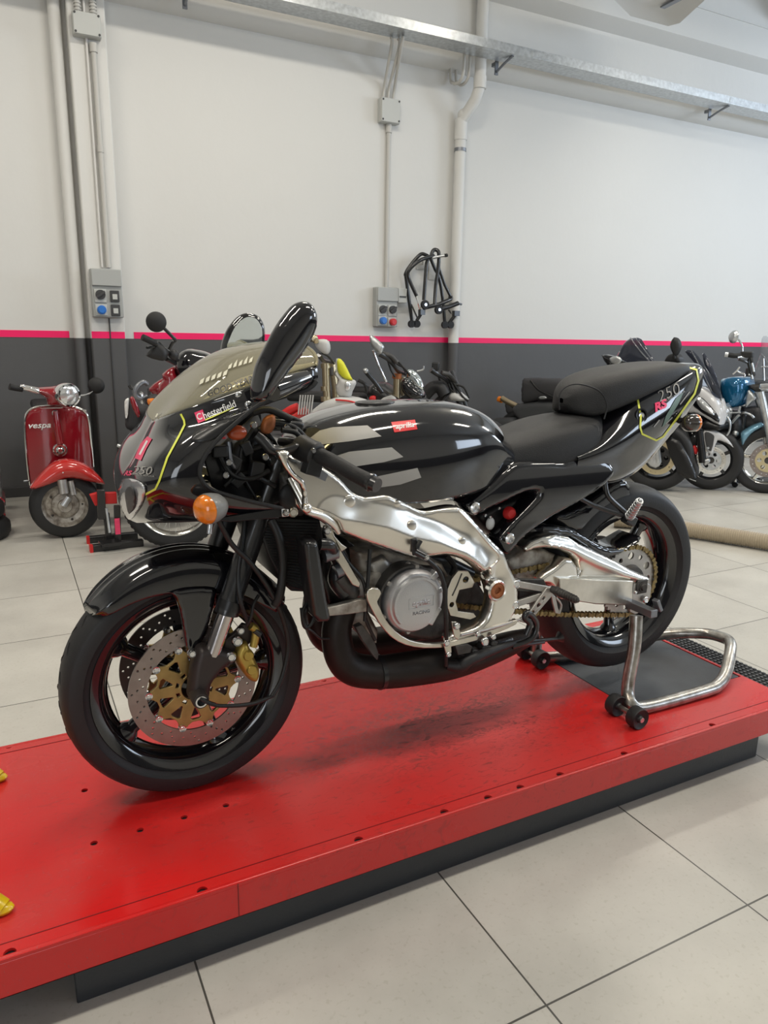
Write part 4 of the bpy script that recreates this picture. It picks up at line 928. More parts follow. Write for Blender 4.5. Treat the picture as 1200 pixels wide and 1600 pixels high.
bolt(457, 800, -.20, .012, frame, 'polished', .008)
# head stock, steering stem, yokes
part(MB().cyl(at(452, 790, 0), at(478, 690, 0), .032, 24), 'steering_head', M['brushed'], frame)
q = MB(); q.box((0, 0, 0), (.001, .001, .001)); 
pa = at(428, 690, -.06); pb = at(410, 775, -.06)
for c_, th in ((at(430, 712, FY), .030), (at(413, 778, FY), .036)):
    q = MB(); q.bar((c_.x+.015, -.125, c_.z), (c_.x+.015, .125, c_.z), .085, th, up=(1, 0, .28)); part(q, 'fork_yoke', M['black_metal'], bev=.010)
# head tubes of the frame towards the stem (cast)
q = pillow([pp([(432, 735), (458, 742), (474, 770), (478, 800), (462, 806), (440, 790)], -.12, 2)], -.12, .02, .02, .10, .008); part(q, 'head_casting', M['dark_cast'], frame, ang=50)
part(MB().ball(at(456, 776, -.155), .032, 18, (1, .35, 1)), 'air_duct', M['black_plastic'], frame)
# identification plate
q = MB(); a_ = pp([(470, 722), (480, 719), (513, 741), (508, 752), (472, 736)], -.190); q.prism([a_], -.1905, -.189); part(q, 'data_plate', M['steel_grey'], frame)
# radiator and its parts
q = MB(); P = [at(430, 800, -.12), at(498, 815, -.12), at(470, 925, -.12)]
rad = [(398, 808), (500, 812), (508, 850), (478, 925), (455, 924), (442, 910), (420, 870)]
q = MB().prism([pp(rad, -.12)], -.12, .12); part(q, 'radiator', M['radiator'], bev=.004)
for k in range(22):
    t = k/21; A = at(402+t*44, 815+t*100, -.1215); B = at(500-t*24+0, 818+t*104, -.1215); q.tube([A, B], .0011, 4) if False else None
q = MB()
for k in range(24):
    t = k/23; A = at(lerp(402, 448, t), lerp(815, 915, t), -.122); B = at(lerp(498, 474, t), lerp(818, 922, t), -.122); q.tube([A, B], .0012, 4)
part(q, 'radiator_fin', M['black_metal'])
tankp = [(474, 848), (481, 844), (494, 845), (497, 852), (509, 930), (516, 965), (512, 971), (497, 971), (489, 962), (478, 890)]
part(pillow([pp(tankp, -.205, 1)], -.205, .012, .012, .045, .006), 'radiator_tank', M['black_metal'], ang=50, label='long black radiator side tank')
part(MB().tube([at(424, 812, -.14), at(436, 840, -.15), at(442, 880, -.15), at(438, 925, -.15), at(430, 945, -.14)], .0105, 12, 6), 'coolant_hose', M['hose'])
part(MB().tube([at(482, 938, -.17), at(472, 958, -.18), at(478, 980, -.18), at(488, 972, -.18), at(494, 950, -.17)], .0042, 8, 6), 'drain_hose', M['hose'])
part(MB().tube([at(470, 950, -.16), at(474, 978, -.16), at(486, 985, -.16), at(500, 997, -.15), at(514, 998, -.13)], .003, 8, 6), 'drain_hose', M['hose'])
part(MB().tube([at(482, 940, -.16), at(476, 960, -.16), at(480, 982, -.16)], .0065, 8, 4), 'cable', M['hose'])
part(MB().tube([at(500, 850, -.19), at(515, 852, -.19), at(522, 862, -.17)], .014, 12, 5), 'coolant_hose', M['black_metal'])
part(MB().cyl(at(506, 868, -.17), at(526, 862, -.17), .017, 16), 'hose_clamp', M['steel_grey'])
part(MB().tube([at(524, 862, -.14), at(532, 880, -.14), at(526, 905, -.14), at(540, 925, -.14)], .022, 14, 6), 'carburettor_pipe', M['black_metal'])
part(MB().cyl(at(524, 894, -.16), at(542, 886, -.16), .016, 16), 'hose_clamp', M['steel_grey'])
part(MB().tube([at(530, 900, -.15), at(540, 915, -.15), at(552, 928, -.14)], .018, 12, 4), 'thermostat', M['dark_cast'])
# front engine mount strip and lower cradle
o = plate([(507, 822), (515, 822), (521, 830), (528, 852), (563, 912), (561, 918), (551, 914), (518, 862), (506, 832)], -.178, .010, 'engine_mount', M['brushed'], parent=frame, bev=.002); bolt(511, 829, -.180, .009)
plate([(520, 835), (534, 850), (543, 856), (534, 862)], -.182, .012, 'mount_lug', M['brushed'], parent=frame)
crd = [(575, 922), (590, 919), (596, 928), (590, 940), (594, 950), (603, 968), (618, 986), (640, 1000), (668, 1006), (695, 1005), (715, 1000), (745, 992), (792, 976), (808, 968), (806, 976), (780, 988), (745, 1001), (714, 1009), (696, 1012), (662, 1013), (634, 1008), (612, 996), (594, 975), (580, 950), (574, 935)]
plate(crd, -.182, .014, 'lower_cradle', M['brushed'], parent=frame, bev=.002, k=2, label='curved silver lower frame cradle')
plate([(512, 950), (530, 946), (560, 938), (573, 936), (573, 956), (545, 960), (514, 963)], -.168, .02, 'engine_bracket', M['dirty_cast'], bev=.002)
# ---------------------------------------------------------------- engine
def ebox(poly, Y, th, name, m, bul=.01, r=.012, res=.009, k=0): return part(pillow([pp(poly, Y, k)], Y, bul, r, th, res), name, m, ang=50)
ebox([(556, 862), (600, 856), (655, 872), (690, 880), (700, 900), (660, 915), (610, 925), (575, 925), (560, 900)], -.10, .20, 'cylinder_block', M['dirty_cast'])
ebox([(575, 880), (600, 868), (612, 880), (600, 905), (580, 905)], -.125, .04, 'cylinder_head', M['cast'])
ebox([(555, 905), (590, 890), (630, 905), (600, 925), (575, 938), (556, 935)], -.13, .05, 'reed_block', M['dirty_cast'])
for (a_, b_, a2, b2) in ((596, 912, 640, 880), (600, 920, 650, 886)):
    part(MB().tube([at(a_, b_, -.15), at(a2, b2, -.15)], .007, 8), 'coolant_pipe', M['cast'])
ebox([(585, 900), (640, 888), (690, 890), (740, 900), (764, 940), (752, 975), (700, 998), (640, 1002), (600, 975), (585, 940)], -.06, .13, 'crankcase', M['dark_cast'])
ebox([(600, 885), (668, 884), (695, 896), (700, 985), (670, 1000), (620, 988), (596, 955)], -.115, .06, 'crankcase_cover', M['dark_cast'], k=2)
cc = at(646, 938, -.175)
part(MB().lathe([(0, -.020), (.030, -.020), (.060, -.019), (.074, -.016), (.080, -.008), (.082, .004), (.082, .045)], cc, seg=64), 'clutch_cover', M['cover'], ang=30)
part(MB().lathe([(.080, -.004), (.086, -.004), (.087, .004), (.087, .04)], cc+Vector((-.010, .008, .004)), seg=48), 'cover_flange', M['dark_cast'])
part(MB().lathe([(.058, -.018), (.060, -.024), (.066, -.024), (.070, -.016)], cc, seg=40, ang=(-PI*.75, PI*.35), up=(0, 0, 1)), 'cover_rib', M['cover'])
for dx_, dz_, L_, an in ((.038, .050, .056, .7), (.058, .018, .034, .35), (.054, -.045, .050, 1.0)):
    part(MB().box(cc+Vector((dx_, -.006, dz_)), (L_, .024, .016), Matrix.Rotation(-an, 3, 'Y')), 'cover_rib', M['cover'], bev=.003)
fr_ = MB(); cw = cc+Vector((.012, -.0205, .0))
for dx_, dz_, w_, h_ in ((0, .0135, .070, .002), (0, -.0135, .070, .002), (-.035, 0, .002, .027), (.035, 0, .002, .027)): fr_.box(cw+Vector((dx_, 0, dz_)), (w_, .002, h_), None)
part(fr_, 'badge_frame', M['cover']); 
part(text_flat('aprilia', cw+Vector((0, -.001, -.001)), .021, (1, 0, 0), (0, 0, 1), 1.0, bold=.03), 'lettering', M['cover'], solid=.0016, fix=False)
part(text_flat('RACING', cw+Vector((0, .0005, -.027)), .012, (1, 0, 0), (0, 0, 1), 1.1, bold=.03), 'lettering', M['pink_grey'] if 'pink_grey' in M else M['steel_grey'], solid=.001, fix=False)
for a_ in range(6):
    an = a_*PI/3+.4; bc = cc+Vector((.085*math.cos(an), .01, .085*math.sin(an))); part(MB().lathe([(0, -.008), (.005, -.008), (.007, -.004), (.009, 0), (.009, .02)], bc, seg=12), 'cover_bolt', M['cast'])
# white plate behind, front sprocket carrier
pl_ = plate([(706, 905), (716, 892), (732, 893), (742, 910), (738, 918), (718, 922), (712, 940), (716, 955), (740, 958), (744, 964), (735, 968), (704, 962), (698, 945), (700, 920)], -.150, .008, 'sprocket_plate', M['brushed'], [(728, 906, .009), (706, 945, .007)], bev=.001)
part(MB().tube([at(705, 930, -.145), at(712, 915, -.145), at(720, 895, -.145)], .006, 8), 'gear_arm', M['dark_cast'])
ebox([(500, 838), (540, 842), (566, 862), (574, 935), (540, 946), (512, 946), (498, 900)], -.05, .12, 'dark_backing_front', M['black_satin'])  # added black backing, darkens the see-through gap between radiator tank and engine like shade
ebox([(640, 866), (700, 868), (748, 892), (752, 916), (700, 906), (650, 888)], -.02, .10, 'dark_backing_arch', M['black_satin'])  # second added block, its black stands in for shade inside the frame arch
# cables in front of the engine
part(MB().tube([at(657, 845, -.20), at(652, 858, -.205), at(664, 872, -.205), at(684, 890, -.205), at(694, 915, -.205), at(696, 945, -.205), at(697, 975, -.20), at(697, 1040, -.17)], .0058, 10, 6), 'coolant_hose', M['hose'])
part(pillow([pp([(642, 842), (650, 840), (656, 850), (652, 868), (646, 868)], -.192, 1)], -.192, .004, .006, .006, .005), 'choke_tag', M['black_plastic'])
part(MB().cyl(at(650, 862, -.21), at(665, 870, -.225), .009, 12), 'lever_knob', M['black_metal']); bolt(666, 871, -.228, .007)
part(MB().tube([at(527, 850, -.16), at(545, 880, -.16), at(566, 905, -.16), at(572, 935, -.16), at(571, 965, -.155), at(586, 1000, -.15)], .0045, 8, 6), 'cable', M['hose'])
part(MB().tube([at(578, 858, -.16), at(576, 890, -.165), at(573, 930, -.165), at(570, 970, -.16)], .005, 8, 6), 'cable', M['hose'])
part(MB().tube([at(697, 868, -.10), at(710, 885, -.10), at(705, 900, -.10)], .008, 8, 4), 'hose', M['hose'])
# exhaust expansion chambers
pa = [(535, 950), (526, 985), (532, 1025), (552, 1045), (590, 1050), (640, 1045), (700, 1035), (750, 1022), (800, 1004), (835, 992)]
rr = [.036, .038, .040, .043, .044, .047, .048, .042, .034, .022]
part(MB().tube([at(a_, b_, -.10) for a_, b_ in pa], rr, 22, 6), 'exhaust_chamber', M['exhaust'], label='fat black expansion chamber below the engine')
part(MB().tube([Vector((p.x+.02, .09, p.z)) for p in (at(a_, b_, -.10) for a_, b_ in pa)], [x*.95 for x in rr], 18, 5), 'exhaust_chamber', M['exhaust'])
for a_, b_ in ((592, 1050), (548, 958)): pass
part(MB().cyl(at(592, 1050, -.10)-Vector((.006, 0, 0)), at(592, 1050, -.10)+Vector((.006, 0, 0)), .0465, 24), 'chamber_clamp', M['black_metal'])
plate([(556, 980), (566, 976), (585, 1000), (592, 1022), (590, 1032), (584, 1026), (566, 1000)], -.150, .02, 'exhaust_bracket', M['dark_cast'])
ebox([(540, 955), (572, 950), (590, 985), (588, 1005), (562, 992), (545, 975)], -.10, .04, 'exhaust_flange', M['dirty_cast'])
# side stand & lower linkages
part(MB().tube([at(700, 1038, -.15), at(720, 1040, -.17), at(735, 1030, -.18), at(780, 1012, -.17), at(812, 1002, -.15)], [.016, .018, .016, .012, .008], 10, 4), 'side_stand', M['black_plastic'])
q = MB(); A = at(770, 1008, -.16); B = at(800, 1000, -.15)
q.tube([A+(B-A)*(k/60)+Vector((0, math.cos(k*1.25)*.009, math.sin(k*1.25)*.009)) for k in range(61)], .0018, 5); part(q, 'stand_spring', M['steel_grey'])
part(MB().tube([at(822, 992, -.18), at(828, 975, -.18), at(820, 965, -.18), at(826, 958, -.18), at(838, 975, -.17), at(830, 998, -.17), at(800, 1010, -.16)], .009, 10, 5), 'stand_hook', M['black_metal'])
part(MB().tube([at(800, 1010, -.15), at(850, 1003, -.15)], .0055, 8), 'brake_rod', M['black_metal'])
part(MB().tube([at(820, 1003, -.15), at(870, 998, -.12), at(876, 995, -.12)], [.006, .006, .018], 10), 'stand_pivot', M['black_metal'])
for a_, b_, r_ in ((697, 1004, .010), (700, 1022, .008), (746, 990, .008), (757, 1002, .012), (770, 995, .008)): bolt(a_, b_, -.19, r_)
plate([(694, 996), (704, 995), (706, 1020), (698, 1024), (694, 1010)], -.192, .006, 'link_plate', M['brushed']); plate([(706, 972), (714, 972), (720, 990), (716, 1000), (710, 996)], -.195, .006, 'link_plate', M['brushed']); bolt(713, 978, -.198, .010)
plate([(712, 1010), (730, 1006), (738, 1010), (735, 1020), (716, 1024)], -.185, .02, 'switch_box', M['dark_cast'])
for a_, b_, s_ in ((740, 1018, .02), (756, 1010, .018), (725, 1030, .016), (768, 1003, .014)): part(MB().box(at(a_, b_, -.16), (s_*1.5, .03, s_), Matrix.Rotation(.3, 3, 'Y')), 'linkage', M['dark_cast'], bev=.003)
# ---------------------------------------------------------------- subframe and rear
Y = -.128
sub = [(724, 788), (735, 778), (765, 756), (800, 728), (830, 722), (880, 722), (915, 712), (932, 713), (952, 722), (958, 738), (948, 752), (935, 764), (900, 786), (860, 808), (822, 835), (806, 852), (792, 866), (782, 850), (780, 842), (790, 828), (810, 806), (830, 782), (838, 768), (820, 769), (795, 780), (765, 794), (745, 804), (735, 802)]
part(pillow([pp(sub, Y, 2)], Y, .006, .012, .05, .007, fn=lambda x, z: -.010*math.sin(max(0, min(1, (z-.80)/.16))*PI)), 'side_panel', M['black_gloss'], label='black side panel below the seat', ang=60)
q = pillow([pp(sub, Y, 1)], Y, .018, .022, .05, .015); q.v = [Vector((p.x, -p.y, p.z)) for p in q.v]; part(q, 'side_panel', M['black_gloss'], ang=60)
for a_, b_ in ((741, 793), (795, 841)):
    c = at(a_, b_, -.15); part(MB().lathe([(0, -.003), (.005, -.003), (.006, -.008), (.011, -.009), (.015, -.006), (.0155, .004)], c, seg=24), 'panel_bolt', M['bolt'])
# battery bay behind
q = ebox([(742, 806), (770, 792), (820, 772), (838, 770), (820, 795), (785, 835), (775, 840)], -.07, .12, 'airbox', M['black_satin'])
part(MB().lathe([(0, -.018), (.012, -.018), (.017, -.012), (.018, 0)], at(794, 801, -.10), seg=20), 'red_cap', M['red_plastic'], label='red oil tank cap')
part(MB().ball(at(766, 818, -.09), .014, 12, (1, .6, 1.3)), 'white_tab', M['white'])
for a_, b_ in ((780, 794), (766, 808), (758, 805)): part(MB().ball(at(a_, b_, -.10), .005, 8), 'fitting', M['bolt'])
# rider seat
SP = [ # px outline of side at y; build stations in world
 (.815, 1.000, .060, .965), (.85, .985, .095, .945), (.92, .985, .115, .945), (1.00, .990, .128, .952), (1.08, 1.004, .130, .965), (1.15, 1.022, .118, .985), (1.20, 1.045, .080, 1.010), (1.225, 1.075, .04, 1.03)]
rows = []
zt = {.815: 1.015, .85: 1.018, .92: 1.035, 1.00: 1.058, 1.08: 1.072, 1.15: 1.078, 1.20: 1.080, 1.225: 1.082}
for x, z1, w_, z0 in SP:
    t_ = zt[x]; rows.append([Vector((x, 0, t_-.004)), Vector((x, -w_*.5, t_-.004)), Vector((x, -w_*.86, lerp(t_, z0, .22))), Vector((x, -w_, lerp(t_, z0, .6))), Vector((x, -w_*1.02, z0+.004)), Vector((x, -w_*.96, z0-.010))])
rows = refine(rows, 5, 4); sq = MB().grid(rows)
sq.mirror(); part(sq, 'rider_seat', M['seat'], label='black rider seat', solid=.004, ang=60)
# seat unit / tail
TL = [ # x, top z, half width top, side z,half width, bottom z, half width bottom
 (1.06, .985, .11, .970, .138, .905, .118),
 (1.14, 1.02, .11, .990, .142, .890, .115),
 (1.22, 1.075, .10, 1.02, .140, .880, .108),
 (1.30, 1.125, .10, 1.05, .134, .890, .096),
 (1.38, 1.150, .10, 1.07, .124, .922, .082),
 (1.46, 1.175, .096, 1.09, .111, .978, .068),
 (1.53, 1.198, .085, 1.11, .096, 1.03, .056),
 (1.58, 1.212, .071, 1.13, .078, 1.075, .044),
 (1.615, 1.216, .056, 1.15, .060, 1.108, .034),
 (1.640, 1.208, .034, 1.165, .038, 1.135, .022)]
rows = []
for x, z2, w2, z1, w1, z0, w0 in TL: rows.append([Vector((x, 0, z2+.004)), Vector((x, -w2*.6, z2+.002)), Vector((x, -w2, z2-.014)), Vector((x, -w1, z1)), Vector((x, -lerp(w1, w0, .5)-.006, lerp(z1, z0, .55))), Vector((x, -w0, z0)), Vector((x, 0, z0-.004))])
rows.append([Vector((1.655, p.y*.3, lerp(1.170, p.z, .4))) for p in rows[-1]])
rows = refine(rows, 5, 4); tq = MB().grid(rows); tail_bvh = tq.bvh(); tq.mirror(); tail = part(tq, 'tail_unit', M['black_gloss'], ang=60)
# pillion pad
PL = [(1.108, 1.130, 1.100, .030), (1.122, 1.152, 1.085, .058), (1.15, 1.172, 1.078, .084), (1.19, 1.188, 1.086, .102), (1.26, 1.204, 1.108, .112), (1.34, 1.215, 1.135, .112), (1.43, 1.224, 1.162, .102), (1.49, 1.226, 1.184, .090), (1.535, 1.222, 1.198, .074), (1.56, 1.214, 1.204, .045)]
rows = []
for x, t_, b_, w_ in PL: rows.append([Vector((x, 0, t_)), Vector((x, -w_*.6, t_-.003)), Vector((x, -w_*.9, lerp(t_, b_, .22))), Vector((x, -w_, lerp(t_, b_, .6))), Vector((x, -w_*.96, b_)), Vector((x, -w_*.5, b_-.004)), Vector((x, 0, b_-.004))])
rows.insert(0, [Vector((1.104, p.y*.3, lerp(1.115, p.z, .4))) for p in rows[0]])
rows = refine(rows, 5, 4); part(MB().grid(rows).mirror(), 'pillion_seat', M['seat'], label='raised black pillion seat', ang=60)
q = MB(); ps = [at(a_, b_, -.117) for a_, b_ in ((874, 640), (876, 612), (900, 600), (935, 610), (948, 632), (944, 655))]; q.tube(ps, .0022, 6, 5); part(q, 'seat_piping', M['rubber'])
# tail graphics
g_(decal(tail_bvh, [ribbon([(996, 622), (999, 640), (1001, 650), (1000, 668), (1003, 678), (1025, 688), (1036, 682), (1060, 650), (1085, 615), (1091, 595), (1088, 578), (1066, 572)], 3.0)], .0012, 3), 'yellow_line', tail, 'pinstripe', 'thin yellow stripe')
g_(text_decal(tail_bvh, '250', (1043, 615), 24, 24, 1.05, .25, bold=-.012), 'silver_decal', tail, 'lettering')
g_(text_decal(tail_bvh, 'RS', (1030, 635), 17, 24, 1.1, .35, bold=.05), 'pink_decal', tail, 'lettering')
g_(text_decal(tail_bvh, 'RACING REPLICA', (1052, 620), 4.6, 26, 1.1), 'silver_decal', tail, 'lettering')
g_(decal(tail_bvh, [[(1034, 668), (1040, 650), (1056, 622), (1068, 612), (1060, 630), (1042, 660)]], .0012, 3), 'pale_green', tail, 'swoosh')
for P in ([(1062, 632), (1077, 612)], [(1021, 667), (1030, 656)], [(1040, 662), (1050, 652)]): g_(decal(tail_bvh, [ribbon(P, 1.6)], .0014, 3), 'silver_decal', tail, 'dash')
h = tail_bvh.ray_cast(CAM_C, ray(1002, 649).normalized())[0]
if h is not None:
    part(MB().lathe([(.016, -.002), (.020, -.003), (.021, .004)], h, (.1, 1, -.2), 24), 'seat_lock_ring', M['black_satin'], tail); part(MB().lathe([(0, .0), (.009, -.002), (.010, .006)], h, (.1, 1, -.2), 16), 'seat_lock', M['bolt'], tail)
bolt(945, 745, -.128, .010)
# lower tail: rear light at the top, hugger under the tail
h = tail_bvh.ray_cast(CAM_C, ray(1083, 578).normalized())[0]
# rear turn signal
c = at(1078, 661, -.12); b_ = part(MB().lathe([(.026, .0), (.027, -.008), (.025, -.026), (.016, -.038), (0, -.042)], c+Vector((.018, 0, 0)), (1, -.15, 0), 22), 'turn_signal', M['smoke_lens'], ang=60)
part(MB().lathe([(.026, .0), (.0265, .006), (.022, .012), (0, .016)], c+Vector((.018, 0, 0)), (1, -.15, 0), 22), 'signal_lens', M['orange'], b_, 'orange rear lens', ang=60)
part(MB().cyl(c, c+Vector((-.02, .06, .01)), .010, 12), 'signal_stalk', M['black_satin'], b_)
# inner fender, number plate holder, passenger peg hanger
hug = [(862, 806), (880, 800), (905, 790), (935, 770), (952, 755), (975, 748), (985, 775), (960, 800), (930, 815), (905, 832), (880, 826)]
part(pillow([pp(hug, -.055, 2)], -.055, .015, .02, .11, .010), 'inner_fender', M['black_gloss'], ang=60)
hq = [(958, 752), (960, 778), (975, 800), (985, 806), (975, 812), (958, 795), (946, 770), (946, 752)]
hf = [(820, 828), (850, 820), (885, 824), (915, 838), (940, 852), (965, 856), (982, 848), (1000, 838), (998, 846), (975, 862), (945, 872), (920, 862), (890, 840), (850, 834)]
part(pillow([pp(hf, -.075, 2)], -.075, .012, .010, .09, .010), 'chain_guard', M['black_gloss'], ang=60)
part(MB().tube([at(945, 752, -.13), at(950, 775, -.14), at(970, 795, -.15), at(982, 806, -.16)], .0075, 10, 5), 'peg_hanger', M['black_metal'])
part(MB().tube([at(905, 778, -.13), at(940, 795, -.14), at(975, 806, -.155)], .0065, 10, 4), 'peg_hanger', M['black_metal'])
q = MB(); A = at(983, 808, -.17); B = at(1000, 782, -.22)
q.tube([A, B], [.013, .010], 12)
for k in range(7): p_ = A+(B-A)*(k+.5)/7; q.cyl(p_-(B-A).normalized()*.0015, p_+(B-A).normalized()*.0015, .0145-.0005*k, 12)
q.ball(B, .007, 10); part(q, 'passenger_peg', M['galv'])
part(MB().box(at(983, 812, -.165), (.035, .03, .028), Matrix.Rotation(.5, 3, 'Y')), 'peg_bracket', M['black_metal'], bev=.003)
# ---------------------------------------------------------------- swing arm, chain, sprocket
Y = -.108
sw = [(790, 876), (802, 862), (820, 852), (832, 848), (846, 838), (866, 834), (886, 838), (905, 850), (930, 862), (960, 876), (985, 890), (1012, 902), (1013, 908), (1004, 912), (1000, 920), (996, 940), (988, 946), (960, 944), (930, 942), (902, 936), (876, 930), (872, 918), (862, 912), (845, 910), (842, 903), (850, 896), (870, 880), (885, 870), (895, 874), (901, 890), (896, 875), (884, 862), (862, 857), (840, 856), (822, 862)]
swo = [(818, 856), (828, 846), (846, 838), (866, 834), (888, 839), (905, 850), (930, 862), (960, 876), (985, 890), (1012, 901), (1014, 906), (1000, 908), (994, 909), (990, 942), (984, 946), (930, 944), (900, 938), (874, 926), (858, 912), (846, 911), (841, 904), (850, 896), (866, 886), (882, 872), (892, 873), (900, 884), (902, 898), (904, 888), (900, 876), (890, 866), (872, 858), (850, 855), (832, 858), (820, 863)]
crx = [(p.x, p.z) for p in (at(a_, b_, Y) for a_, b_ in ((852, 852), (890, 858), (930, 878), (970, 895), (1005, 905)))]
crl = [(p.x, p.z) for p in (at(a_, b_, Y) for a_, b_ in ((890, 905), (930, 904), (985, 908)))]
def sfn(x, z): return -.010*math.exp(-(dl(x, z, crx)/.014)**2)+.006*math.exp(-(dl(x, z, crl)/.007)**2)
swing = part(pillow([pp(swo, Y, 1)], Y, .008, .010, .040, .006, fn=sfn), 'swing_arm', M['polished'], label='polished aluminium swing arm', ang=60)
q = pillow([pp(swo, Y, 1)], Y, .014, .016, .034, .012); q.v = [Vector((p.x, -p.y, p.z)) for p in q.v]; part(q, 'swing_arm_beam', M['polished'], swing, ang=60)
plate([(874, 904), (990, 908), (988, 946), (930, 944), (876, 936)], -.130, .02, 'arm_box', M['brushed'], parent=swing, bev=.003)
ebox([(790, 876), (822, 856), (850, 858), (875, 870), (872, 905), (845, 915), (800, 912)], -.060, .12, 'arm_pivot_casting', M['dirty_cast'])
plate([(992, 912), (1008, 909), (1018, 915), (1016, 935), (1006, 946), (1004, 956), (992, 960), (984, 956), (988, 930)], -.122, .014, 'axle_plate', M['cast'], parent=swing, bev=.002)
c = at(1004, 917, -.128); part(MB().lathe([(0, -.010), (.010, -.010), (.012, -.004), (.016, -.004), (.018, .01)], c, seg=24), 'axle_nut', M['dark_cast'], swing); part(MB().box(c+Vector((0, .003, 0)), (.042, .008, .045)), 'adjuster_block', M['dark_cast'], swing, bev=.003)
bolt(1008, 937, -.128, .011, swing); bolt(992, 925, -.130, .006, swing)
SR, SYc = .112, -.072
rings = [[((SR+(.004 if k % 2 else -.004))*math.cos(a)+RA.x, RA.z+(SR+(.004 if k % 2 else -.004))*math.sin(a)) for k, a in ((k, 2*PI*k/84) for k in range(84))], circle(RA.x, RA.z, .045, 32)]
for k in range(12): a = 2*PI*k/12; rings.append(circle(RA.x+.083*math.cos(a), RA.z+.083*math.sin(a), .0125 if k % 2 else .008, 16))
spk = part(MB().prism(rings, SYc-.003, SYc+.004), 'rear_sprocket', M['cast'], bev=.0006)
part(MB().lathe([(.03, -.02), (.050, -.018), (.056, 0), (.056, .03)], Vector((RA.x, SYc, RA.z)), seg=32), 'sprocket_carrier', M['dark_cast'], spk)
part(MB().lathe([(.06, .0), (.110, .0), (.110, .005), (.06, .005)], Vector((RA.x, .075, RA.z)), seg=48, closed=True), 'rear_brake_disc', M['disc_dark'])
# chain path
fs = Vector((.735, SYc, .600)); fR = .034; path = []
n_ = 40
for k in range(n_+1): a = PI*.5-PI*k/n_; path.append(Vector((RA.x+SR*math.cos(a), SYc, RA.z+SR*math.sin(a))))
for k in range(1, 30): t = k/30; path.append(Vector((lerp(RA.x, fs.x, t), SYc, lerp(RA.z-SR, fs.z-fR, t)-.010*math.sin(PI*t))))
for k in range(9): a = -PI*.5-PI*k/8; path.append(Vector((fs.x+fR*math.cos(a), SYc, fs.z+fR*math.sin(a))))
for k in range(1, 30): t = k/30; path.append(Vector((lerp(fs.x, RA.x, t), SYc, lerp(fs.z+fR, RA.z+SR, t))))
L_ = [0]
for i in range(1, len(path)+1): L_.append(L_[-1]+(path[i % len(path)]-path[i-1]).length)
def on(d):
    d %= L_[-1]
    for i in range(len(path)):
        if L_[i+1] >= d: t = (d-L_[i])/(L_[i+1]-L_[i]); return path[i].lerp(path[(i+1) % len(path)], t)
q = MB(); nl = 108; pit = L_[-1]/nl
for k in range(nl):
    a = on(k*pit); b = on((k+1)*pit); wy = .0085 if k % 2 else .0060
    for s in (-1, 1): 
        m_ = (a+b)/2; d_ = (b-a); e_ = Vector((-d_.z, 0, d_.x)).normalized(); L2 = []
        for t, hh in ((-.25, .004), (-.15, .0075), (.1, .0078), (.3, .0060), (.5, .0048), (.7, .0060), (.9, .0078), (1.15, .0075), (1.25, .004)): L2.append((t, hh))
        up = [a+d_*t+e_*hh for t, hh in L2]; dn = [a+d_*t-e_*hh for t, hh in L2[::-1]]
        ring = [(p.x, p.z) for p in up+dn]; yy = SYc+s*wy; vs = [Vector((x, yy-.0009, z)) for x, z in ring]+[Vector((x, yy+.0009, z)) for x, z in ring]; n2 = len(ring)
        q.add(vs, [tuple(range(n2)), tuple(range(2*n2-1, n2-1, -1))]+[(i, n2+i, n2+(i+1) % n2, (i+1) % n2) for i in range(n2)])
    q.cyl(a+Vector((0, -.010, 0)), a+Vector((0, .010, 0)), .0035, 7)
part(q, 'chain', M['chain'], label='gold-brown drive chain', ang=40)
part(MB().lathe([(0, -.006), (.032, -.006), (.034, 0), (.03, .006)], fs, seg=24), 'front_sprocket', M['dark_cast'])
# foot rest hanger
def link(a, b, Y, w, name, m='cast', th=.010, parent=None):
    A = at(a[0], a[1], Y); B = at(b[0], b[1], Y); q = MB(); q.bar(A, B, th, w, up=(0, 1, 0)); q.cyl(A+Vector((0, -th*.7, 0)), A+Vector((0, th*.7, 0)), w*.75, 18); q.cyl(B+Vector((0, -th*.7, 0)), B+Vector((0, th*.7, 0)), w*.6, 18); return part(q, name, M[m], parent, bev=.0015)
hg = link((806, 912), (862, 922), -.165, .018, 'rearset_arm'); bolt(806, 912, -.172, .012); link((804, 944), (862, 925), -.165, .018, 'rearset_arm'); bolt(804, 945, -.172, .012); link((806, 918), (850, 926), -.150, .012, 'rearset_arm', 'dark_cast')
plate([(812, 905), (850, 905), (858, 925), (825, 945), (812, 938)], -.145, .012, 'rearset_plate', M['dark_cast'], bev=.002)
q = MB(); A = at(862, 920, -.175); B = at(902, 938, -.255); q.tube([A, A+(B-A)*.2, B], [.010, .012, .009], 12)
for k in range(9): p_ = A+(B-A)*(k+2)/11; q.cyl(p_-(B-A).normalized()*.0016, p_+(B-A).normalized()*.0016, .0128-.0002*k, 12)
q.ball(B, .007, 8); part(q, 'foot_peg', M['dark_cast'])
A = [(856, 920), (868, 922), (864, 934), (858, 930), (834, 972), (824, 976), (812, 972), (818, 962), (830, 950)]
plate([(855, 918), (866, 919), (864, 930), (830, 970), (822, 974), (813, 972), (814, 966), (824, 962)], -.178, .008, 'gear_lever', M['cast'], [(842, 946, .006), (833, 957, .005), (850, 935, .005)], bev=.002)
plate([(862, 930), (868, 932), (872, 950), (876, 960), (868, 958), (864, 942)], -.176, .006, 'heel_guard', M['cast'], bev=.001)
part(MB().tube([at(869, 934, -.176), at(877, 945, -.176), at(874, 958, -.176)], .003, 6, 3), 'heel_guard', M['cast'])
part(MB().tube([at(812, 968, -.178), at(800, 972, -.178), at(760, 984, -.18), at(720, 992, -.185)], .004, 8), 'gear_rod', M['cast'])
